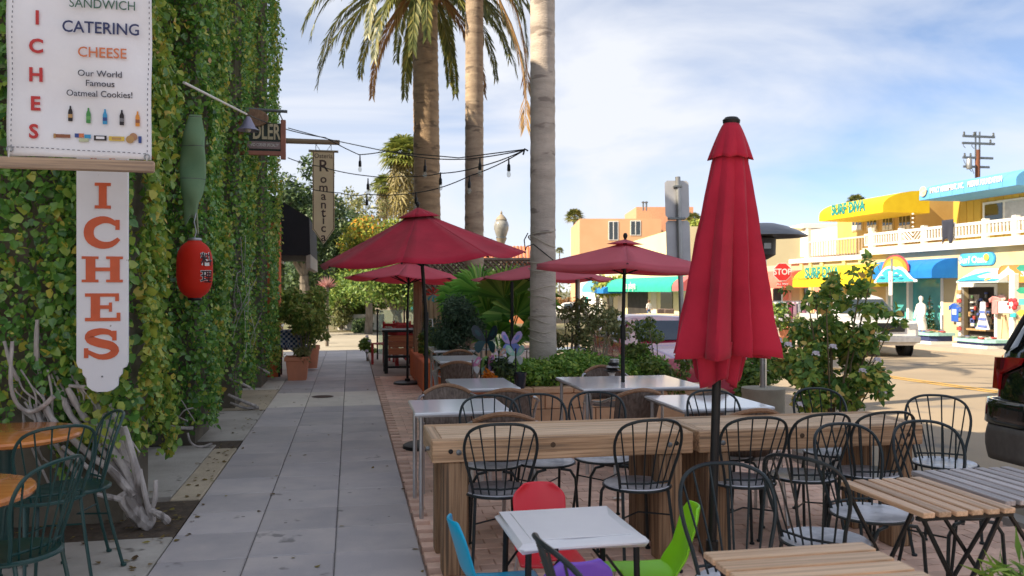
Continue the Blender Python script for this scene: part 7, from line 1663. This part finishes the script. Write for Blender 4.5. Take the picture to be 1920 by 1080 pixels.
# coral shop and hillside houses behind the heater
cs_ = thing("coral_shop", "coral fronted shop left of the yellow awning behind the stop sign", "building", (FX, 50, zf(48)))
c0, c1 = fy1 + .02, yy(1405); part(MB().bx(FX, FX + 8, c0, c1, zb0 - .5, YZ(1450, 498)[1]), "wall", mat("salmon_wall", (.72, .42, .33), .85, (.66, .38, .29)), cs_)
part(MB().bx(FX - .03, FX - .002, yy(1466), yy(1450), zb0, YZ(1458, 545)[1] + .1), "door", M_dark, cs_); part(MB().bx(FX - .03, FX - .002, yy(1478), yy(1468), zb0, YZ(1458, 545)[1] + .2), "door", M_coral, cs_)
slope_awning("coral coloured quarter round awning behind the stop sign", FX - .01, 1.4, 1408, 1466, 508, 540, 1440, cloth("coral_canvas", (.75, .20, .15), transl=.1), seams=2)
def house(label, px0, px1, pyt, d, dep, m, wins=(), roof=None, name="hillside_house", zb=-1.0, mw=None):
    a_, b2 = DP(px0, pyt, d), DP(px1, pyt, d); c = (a_ + b2) / 2; w = (b2 - a_).length; t = thing(name, label, "building", (c.x, c.y, zb), -YAW); H = a_.z - zb
    MB().bx(-w / 2, w / 2, 0, dep, 0, H).build("wall", m, t)
    if roof: MB().bx(-w / 2 - .25, w / 2 + .25, -.25, dep, H + .002, H + roof).build("roof_edge", m if roof < .2 else M_white, t)
    for q in wins:
        x0, x1, y0, y1 = q[:4]; X = lambda px: (px - (px0 + px1) / 2) / FPX * d; Z = lambda py: 1.6 + (545 - py) / FPX * d - zb
        f_ = MB().bx(X(x0) - .08, X(x1) + .08, -.06, -.002, Z(y1) - .08, Z(y0) + .08).build("window", mw or M_white, t); MB().bx(X(x0), X(x1), -.075, -.061, Z(y1), Z(y0)).build("pane", q[4] if len(q) > 4 else M_glass, f_)
        xm = (X(x0) + X(x1)) / 2
        if len(q) < 5: MB().bx(xm - .04, xm + .04, -.09, -.076, Z(y1), Z(y0)).build("mullion", mw or M_white, f_)
    return t
M_peach = mat("peach_stucco", (.66, .37, .21), .9, (.60, .33, .18), scale=.4); M_sand = mat("sand_stucco", (.70, .58, .40), .9, (.64, .53, .36), scale=.5); M_rose = mat("rose_stucco", (.70, .34, .20), .9)
house("cream flat roofed house behind the patio heater with two dark windows", 1436, 1520, 452, 72, 8, M_sand, [(1474, 1480, 455, 463), (1483, 1489, 456, 463), (1474, 1494, 463, 471, M_rose)])
house("low tan terrace wall house under the cream one", 1400, 1512, 474, 62, 6, mat("tan_stucco", (.66, .52, .36), .9), [(1440, 1500, 487, 490, M_glass)])
house("small white flat roofed upper house beside the yellow awning", 1511, 1575, 428, 58, 6, M_white, [(1524, 1532, 444, 470), (1543, 1556, 436, 462)], roof=.3)
pa = house("orange stucco apartment block with two tall windows far behind the square umbrella", 1087, 1240, 410, 92, 14, M_peach, [(1142, 1158, 416, 449), (1183, 1200, 415, 440)], name="apartment_block")
house("upper rose coloured storey of the orange apartment block with a dark loggia", 1193, 1300, 388, 97, 10, M_rose, [(1204, 1234, 422, 437, mat("loggia", (.20, .08, .04)))], name="apartment_block")
for px in (1206, 1212): p = DP(px, 382, 95); t = thing("roof_vent", "small dark roof vent on the rose coloured storey, " + ("left" if px < 1210 else "right") + " of the pair", "vent", p); MB().cyl((0, 0, -.8), (0, 0, .1), .10).build("pipe", M_bolt, t); MB().lathe([(.2, .1), (.22, .18), (.02, .3)], (0, 0, 0), 8).build("cap", M_bolt, t)
# cream building with a sloping parapet and green awning
yb_ = thing("cream_corner_building", "cream building with a sloping parapet above a green awning", "building", (FX, 66, -.6))
w0, w1 = yy(1280), yy(1130); zl, zr = YZ(1130, 470)[1], YZ(1275, 425)[1]
part(MB().prism([(w0, -1), (w1, -1), (w1, zl), (w0, zr)], lambda u, v, q: (q, u, v), FX, FX + 10), "wall", mat("butter_wall", (.76, .66, .40), .85, (.70, .60, .36), scale=.4), yb_, smooth=False)
for px0, px1, p0_, p1_ in ((1163, 1177, 506, 514), (1180, 1195, 505, 513), (1198, 1216, 503, 512), (1219, 1236, 502, 511)): part(MB().bx(FX - .05, FX - .002, yy(px1), yy(px0), YZ(px0, p1_)[1], YZ(px0, p0_)[1]), "window", M_glass, yb_)
for px0, px1, m in ((1140, 1150, M_glass), (1160, 1172, M_stucco), (1178, 1215, M_dark), (1222, 1232, M_stucco), (1240, 1262, M_glass)): part(MB().bx(FX - .06, FX - .002, yy(px1), yy(px0), -.6, YZ(1200, 550)[1] + .5), "shopfront", m, yb_)
M_gaw = cloth("sea_green_canvas", (.03, .48, .34), (.025, .43, .30), transl=.1)
t, y0, y1, z0, z1 = slope_awning("long sea green awning far down the street with white lettering", FX - .01, 1.6, 1133, 1258, 520, 547, 1200, M_gaw)
alet("la playa", 0, FX - 1.75, yy(1185, FX - 1.6), z0 + .45, .8, M_white, t)
slope_awning("rose coloured awning at the near end of the sea green one", FX - .01, 1.6, 1260, 1278, 516, 546, 1268, cloth("rose_canvas", (.62, .16, .16), transl=.1), seams=1)
bw3 = thing("blue_awning_shop", "small white shop with blue canopies left of the sea green awning", "building", (FX, 90, -.7)); part(MB().bx(FX, FX + 8, w1 + .1, yy(1088), -1, YZ(1110, 512)[1]), "wall", M_white, bw3)
for px0, px1 in ((1097, 1103), (1118, 1124)): part(MB().bx(FX - .05, FX - .002, yy(px1), yy(px0), -.6, YZ(1100, 556)[1]), "door", mat("turquoise_door", (.03, .45, .42)) if px0 < 1110 else M_dark, bw3)
slope_awning("mid blue canopy far down the street, left of the pair", FX - .01, 2, 1091, 1109, 522, 548, 1100, M_baw, seams=1); slope_awning("deep blue canopy far down the street, right of the pair", FX - .01, 2, 1110, 1131, 534, 550, 1120, M_dbaw, seams=1)
# terracotta roofed house behind the lattice
house("terracotta house with a tiled roof seen above the dusty rose umbrella", 905, 1035, 492, 40, 8, mat("terracotta_stucco", (.58, .22, .10), .9), [(955, 968, 500, 515)], name="terracotta_house")
rt = thing("tiled_roof", "orange clay tile roof above the terracotta house wall", "roof", DP(970, 490, 39.6)); rt.rotation_euler = (0, 0, -YAW)
for k in range(22): MB().tube([(-1.85 + k * .17, -.4, -.05), (-1.85 + k * .17, 1.6, .75)], .09, 6).build("tile", mat("clay_tile", (.52, .18, .08), .85, (.42, .14, .06), vary=.15), rt)
# people on the far pavement
def person(px, d, pytop, label, shirt, trousers, hair, face_y=1):
    x, y = GX(px, d); zg = road_z(y) + .1; H = 1.6 + (545 - pytop) / FPX * d - zg; t = thing("person", label, "person", (x, y, zg), 0.3); k = H / 1.75
    me = bpy.data.meshes.new("body"); J = [(0, 0, .98), (0, .0, 1.2), (0, .0, 1.42), (0, .0, 1.53), (0, -.01, 1.64), (.19, 0, 1.40), (.25, -.02, 1.12), (.24, -.10, .88), (-.19, 0, 1.40), (-.26, .0, 1.12), (-.25, -.06, .88), (.09, 0, .92), (.10, -.04, .50), (.10, .03, .07), (.10, -.10, .04), (-.09, 0, .92), (-.12, .05, .50), (-.13, .12, .07), (-.13, .0, .04)]
    E = [(0, 1), (1, 2), (2, 3), (3, 4), (2, 5), (5, 6), (6, 7), (2, 8), (8, 9), (9, 10), (0, 11), (11, 12), (12, 13), (13, 14), (0, 15), (15, 16), (16, 17), (17, 18)]
    Rr = [.15, .15, .15, .06, .10, .075, .052, .04, .075, .052, .04, .095, .07, .05, .045, .095, .07, .05, .045]
    me.from_pydata([tuple(c * k for c in p) for p in J], E, []); o = link("body", me, t); md = o.modifiers.new("skin", 'SKIN')
    for v, r_ in zip(me.skin_vertices[0].data, Rr): v.radius = (r_ * k, r_ * k * .8)
    me.skin_vertices[0].data[0].use_root = True; subsurf(o, 2)
    dg = bpy.context.evaluated_depsgraph_get(); m2 = bpy.data.meshes.new_from_object(o.evaluated_get(dg)); o.modifiers.clear(); o.data = m2; m2.materials.clear()
    for m in (mat("skin_tone", (.50, .30, .21), .6), shirt, trousers): m2.materials.append(m)
    for p in m2.polygons:
        z = p.center.z / k; ax = abs(p.center.x) / k
        p.material_index = 2 if (z < 1.0 and ax < .2 and z > .42) else (1 if (1.0 <= z < 1.49 and (ax < .235 or z > 1.12)) else 0)
    m2.shade_smooth(); MB().sphere((0, .015 * k, 1.70 * k), .108 * k, 12, 8, sy=1.05).build("hair", hair, t); MB().sphere((0, -.115 * k, 1.64 * k), .018 * k, 6, 4).build("nose", MATS["skin_tone"], t)
    return t
person(1217, 57, 563, "person in a white shirt and blue shorts walking by the sea green awning", M_white, mat("denim_shorts", (.10, .16, .32)), mat("brown_hair", (.12, .07, .04)))
for k, (px, d) in enumerate(((1244, 52), (1258, 51))):
    x, y = GX(px, d); t = thing("terrace_seat", "dark wicker terrace seat by the far awning, " + ("left" if k == 0 else "right") + " of the pair", "chair", (x, y, road_z(y) + .1)); MB().bx(-.3, .3, -.3, .3, .0, .42, b=.05).build("seat", M_wicker, t); MB().bx(-.32, .32, .22, .34, .42, .92, b=.05).build("backrest", M_wicker, t)
# ------------------------------------------------------------ trees beyond
def tree(label, px, pytop, pybot, d, rx, m, n, ls, seed, trunk=.12, name="tree", clump=(.28, .45), nc=22, zb=-.2, group="trees beyond the patio", flowers=None, mb_=None, trunkpx=None, aspect=.5):
    c = DP(px, (pytop + pybot) / 2, d); h = (pybot - pytop) / FPX * d / 2; g_ = np.random.default_rng(seed); cl = []
    for _ in range(nc):
        v = g_.normal(size=3); v /= np.linalg.norm(v); v *= g_.random() ** .45; r_ = rx * g_.uniform(*clump); cl.append((c.x + v[0] * rx * .8, c.y + v[1] * rx * .8, c.z + v[2] * max(h - r_ * .6, .05), r_))
    bx, by = GX(trunkpx or px, d); t = thing(name, label, "tree", (bx, by, zb), group=group)
    V, F = crown_leaves(cl, n, ls, seed, aspect=aspect); link("crown", npmesh("crown", V - np.array([bx, by, zb]), F, m), t)
    if flowers is not None: V, F = crown_leaves(cl[:max(4, nc // 2)], n // 4, ls, seed + 1); link("blossom", npmesh("blossom", V - np.array([bx, by, zb]), F, flowers), t)
    mb = MB(); q = Vector((c.x - bx, c.y - by, c.z - zb)); fork = q * .55; fork.x *= .4; fork.y *= .4
    mb.tube([(0, 0, -.2), fork * .5 + Vector((trunk * .3, 0, 0)), fork], [trunk * 1.2, trunk, trunk * .85], 9)
    for k in range(0, nc, max(1, nc // 9)): e = Vector(cl[k][:3]) - Vector((bx, by, zb)); mb.tube([fork, fork.lerp(e, .5) + Vector((0, 0, .1)), e], [trunk * .6, trunk * .38, trunk * .12], 5)
    mb.build("trunk", M_bark, t); return t
tree("tall dark tree rising behind the cream pennant", 570, 275, 560, 30, 1.5, G_DARK, 9000, .17, 101, .2, nc=26)
tree("thin airy tree with open twigs right of the pennant", 660, 335, 450, 40, 2.3, G_OLIVE, 1900, .17, 102, .09, clump=(.10, .2), nc=30)
tree("dark rounded tree below the airy one", 640, 385, 520, 36, 1.7, G_DARK, 7000, .17, 103, .16)
tree("yellow green tree carrying clusters of orange blossom", 690, 400, 520, 31, 1.6, G_LIME, 7500, .15, 104, .14, flowers=G_BLOOM, nc=26)
tree("bright lime tree beside the orange blossom", 745, 395, 505, 33, 1.1, G_LIME, 5000, .15, 105, .1)
tree("small tree with a dark forked trunk behind the glass screen", 742, 490, 585, 25, 1.5, G_MID, 6000, .12, 106, .15, trunkpx=745)
tree("big mid green tree left of the booth over the hedge", 655, 500, 590, 34, 2.0, G_MID, 6500, .15, 107, .15)
tree("broad dark green tree closing the view behind the lattice", 850, 470, 590, 34, 3.2, G_DARK, 9000, .18, 108, .2, nc=30)
tree("distant dark tree mass behind the black awning", 590, 440, 600, 45, 2.6, G_DARK, 7000, .2, 109, .2)
tree("leafy tree over the red umbrella tops behind the white car", 1050, 560, 600, 62, 2.2, leafmat("rusty_leaf", [(0, (.10, .06, .02)), (.5, (.25, .10, .04)), (1, (.32, .2, .06))]), 3500, .25, 110, .1)
tree("small bright palm-like tree beside the pale far shop", 1140, 510, 560, 70, 1.6, G_LIME, 2500, .3, 111, .1)
tree("low tree showing yellow leaves behind the sign plates", 1299, 405, 470, 80, 1.7, G_LIME, 1800, .35, 112, .1)
def fan_palm(label, px, pytop, d, r, pybase=560, n=30, skirt=.0, seed=0, lean=0):
    c = DP(px, pytop, d) - Vector((0, 0, r * .85)); x, y = c.x, c.y; t = thing("fan_palm_tree", label, "palm", (x, y, -.4)); g = random.Random(seed); ct = Vector((0, 0, c.z + .4))
    MB().tube([(lean, 0, 0), (lean * .4, 0, ct.z * .5), ct], [r * .14, r * .11, r * .10], 8).build("trunk", M_bark, t)
    def blade_fan(mb, p, out, rad, N_=14):
        s_ = out.cross(Vector((0, 0, 1)));  s_ = s_.normalized() if s_.length > .05 else Vector((1, 0, 0)); nrm = s_.cross(out)
        for k in range(N_):
            a = R(-110 + 220 * k / (N_ - 1)); dr = out * cos(a) + s_ * sin(a) - Vector((0, 0, .25)); l = rad * g.uniform(.8, 1.1); si = nrm.cross(dr).normalized() * rad * .07
            mb.add([p, p + dr * l * .55 - si, p + dr * l - Vector((0, 0, l * .2)), p + dr * l * .55 + si], [(0, 1, 2, 3)])
    mb = MB(); md = MB()
    for k in range(n):
        az = k * 2.4; el = R(80 - 105 * k / n); out = Vector((cos(az) * cos(el), sin(az) * cos(el), sin(el))); p = ct + out * r * .5; mb.tube([ct, p], r * .015, 4); blade_fan(mb, p, out, r * .55)
    mb.build("crown", G_FROND if seed % 2 else leafmat("far_fan_leaf", [(0, (.10, .14, .03)), (.6, (.20, .24, .05)), (1, (.36, .36, .09))]), t, smooth=False)
    if skirt:
        for k in range(int(n * 1.3)):
            az = k * 2.4; f_ = (k / (n * 1.3)); p = ct + Vector((cos(az) * r * (.20 + .22 * (k % 3) / 2), sin(az) * r * (.20 + .22 * (k % 3) / 2), .1 - f_ * skirt)); blade_fan(md, p, Vector((cos(az) * .35, sin(az) * .35, -1)).normalized(), r * .5, 9)
        md.build("dry_skirt", leafmat("skirt_leaf", [(0, (.10, .09, .03)), (.5, (.22, .18, .06)), (1, (.36, .30, .10))]), t, smooth=False)
fan_palm("tall fan palm with a shaggy brown skirt behind the widest palm trunk", 757, 247, 46, 1.55, n=46, skirt=3.3, seed=2)
fan_palm("shorter skirted fan palm left of the shaggy tall one", 722, 322, 48, 1.0, n=30, skirt=1.8, seed=4)
fan_palm("fan palm on a bare stalk left of the orange apartment block", 1077, 388, 105, 1.55, n=30, seed=1)
fan_palm("tiny far fan palm beside the wrapped palm trunk", 1049, 462, 120, .8, n=22, seed=3)
fan_palm("fan palm head peeking over the yellow barrel awning", 1605, 361, 75, 1.1, n=26, seed=5)
fan_palm("small palm crown between the sign plates and the folded umbrella", 1300, 395, 90, 1.3, n=24, seed=7)
# hedges and white wall at the end of the walk
def hedge_box(label, px0, px1, pyt, pyb, d, dep, m, n, seed, ls=.1, rnd=False):
    a_, b2 = DP(px0, pyt, d), DP(px1, pyb, d); g_ = np.random.default_rng(seed); w = b2.x - a_.x; z0, z1 = b2.z, a_.z; cx_, cy_ = (a_.x + b2.x) / 2, (a_.y + b2.y) / 2
    t = thing("clipped_hedge" if not rnd else "round_shrub", label, "hedge" if not rnd else "shrub", (cx_, cy_, z0)); r_ = min(w / 2, .3)
    if rnd: cl = [(cx_, cy_, (z0 + z1) / 2, w / 2)]
    else: cl = [(cx_ + g_.uniform(-.5, .5) * (w - r_), cy_ + g_.uniform(-.5, .5) * dep, z0 + r_ * .7 + g_.random() * max(.01, z1 - z0 - 1.6 * r_), r_) for _ in range(18)]
    V, F = crown_leaves(cl, n, ls, seed, flat=1.0); tag(link("foliage", npmesh("foliage", V - np.array([cx_, cy_, z0]), F, m), t), kind="stuff"); MB().cyl((0, 0, -.1), (0, 0, (z1 - z0) * .6), .05).build("stem", M_bark, t)
hedge_box("tall squared hedge at the far end of the sidewalk", 625, 656, 550, 615, 33, .8, G_OLIVE, 3500, 121)
hedge_box("bright green ball shrub above the low white wall", 654, 684, 562, 600, 34.5, .6, G_LIME, 2500, 122, rnd=True)
hedge_box("dark low shrubs before the low white wall", 664, 694, 598, 622, 32.2, .5, G_DARK, 1800, 123)
hedge_box("dark shrub right of the green ball shrub", 680, 700, 575, 605, 34.2, .5, G_MID, 1500, 124, rnd=True)
a_, b2 = DP(634, 600, 33.6), DP(720, 600, 33.6); t = thing("low_white_wall", "low white garden wall at the far end of the walk", "wall", ((a_.x + b2.x) / 2, (a_.y + b2.y) / 2, 0), -YAW); MB().box((0, 0, .2), ((b2 - a_).length, .2, .9), b=.02).build("wall", M_white, t)
x, y = GX(640, 35.5); t = thing("cycad", "wide arching cycad like palm behind the round shrub", "palm", (x + .6, y, .6))
for k in range(26): frond(t, (0, 0, .3), k * 2.4, R(65 - 50 * (k % 5) / 5), 1.9, R(75), G_LIME if k % 3 else G_FROND, nl=22, ll=.30)
MB().cyl((0, 0, -.6), (0, 0, .35), .2).build("trunk", M_bark, t)
x, y = GX(613, 24); t = thing("spiky_plant", "pink tinged spiky plant above the potted plant", "plant", (x, y, .0)); MB().cyl((0, 0, 0), (0, 0, 1.75), .05).build("stem", M_bark, t); mb = MB()
for k in range(30): az = k * 2.4; el = R(75 - 70 * k / 30); o_ = Vector((cos(az) * cos(el), sin(az) * cos(el), sin(el))); s_ = o_.orthogonal().normalized() * .025; p = Vector((0, 0, 1.7)); mb.add([p - s_, p + o_ * .18 - s_, p + o_ * .36, p + o_ * .18 + s_, p + s_], [(0, 1, 2, 3, 4)])
mb.build("leaves", leafmat("pink_spike", [(0, (.35, .12, .12)), (1, (.55, .35, .32))]), t, smooth=False)
x, y = GX(706, 38); t = thing("lamp_globe_shop", "pale house front glimpsed between trunks beyond the glass screen", "building", (x + 1.6, y + 4, -.3)); MB().bx(-2.2, 2.0, 0, 5, 0, 3.6).build("wall", M_stucco, t); MB().bx(-.6, .6, -.03, -.002, .9, 2.2).build("window", M_shopglass, t); t.name = "pale_house"
hr = thing("backing_wood", "dark far-off belt of trees closing the end of the street", "woodland", (-2, 60, 0)); cl = [(random.uniform(-16, 9), random.uniform(58, 66), random.uniform(.5, 5.5), random.uniform(1.0, 1.9)) for _ in range(60)]
V, F = crown_leaves(cl, 12000, .35, 131); o = link("crowns", npmesh("crowns", V - np.array([-2, 60, 0]), F, G_DARK), hr); tag(o, kind="stuff"); tag(hr, kind="stuff")
cl = [(random.uniform(10, 30), random.uniform(130, 150), random.uniform(-1, 3.5), random.uniform(1.6, 3)) for _ in range(40)] + [(random.uniform(30, 110), random.uniform(150, 200), random.uniform(-1, 3.0), random.uniform(2, 4)) for _ in range(60)]
V, F = crown_leaves(cl, 9000, .7, 132); o = link("far_treeline", npmesh("far_treeline", V, F, G_OLIVE)); tag(o, "hazy line of far trees behind the street", None, None, "stuff")
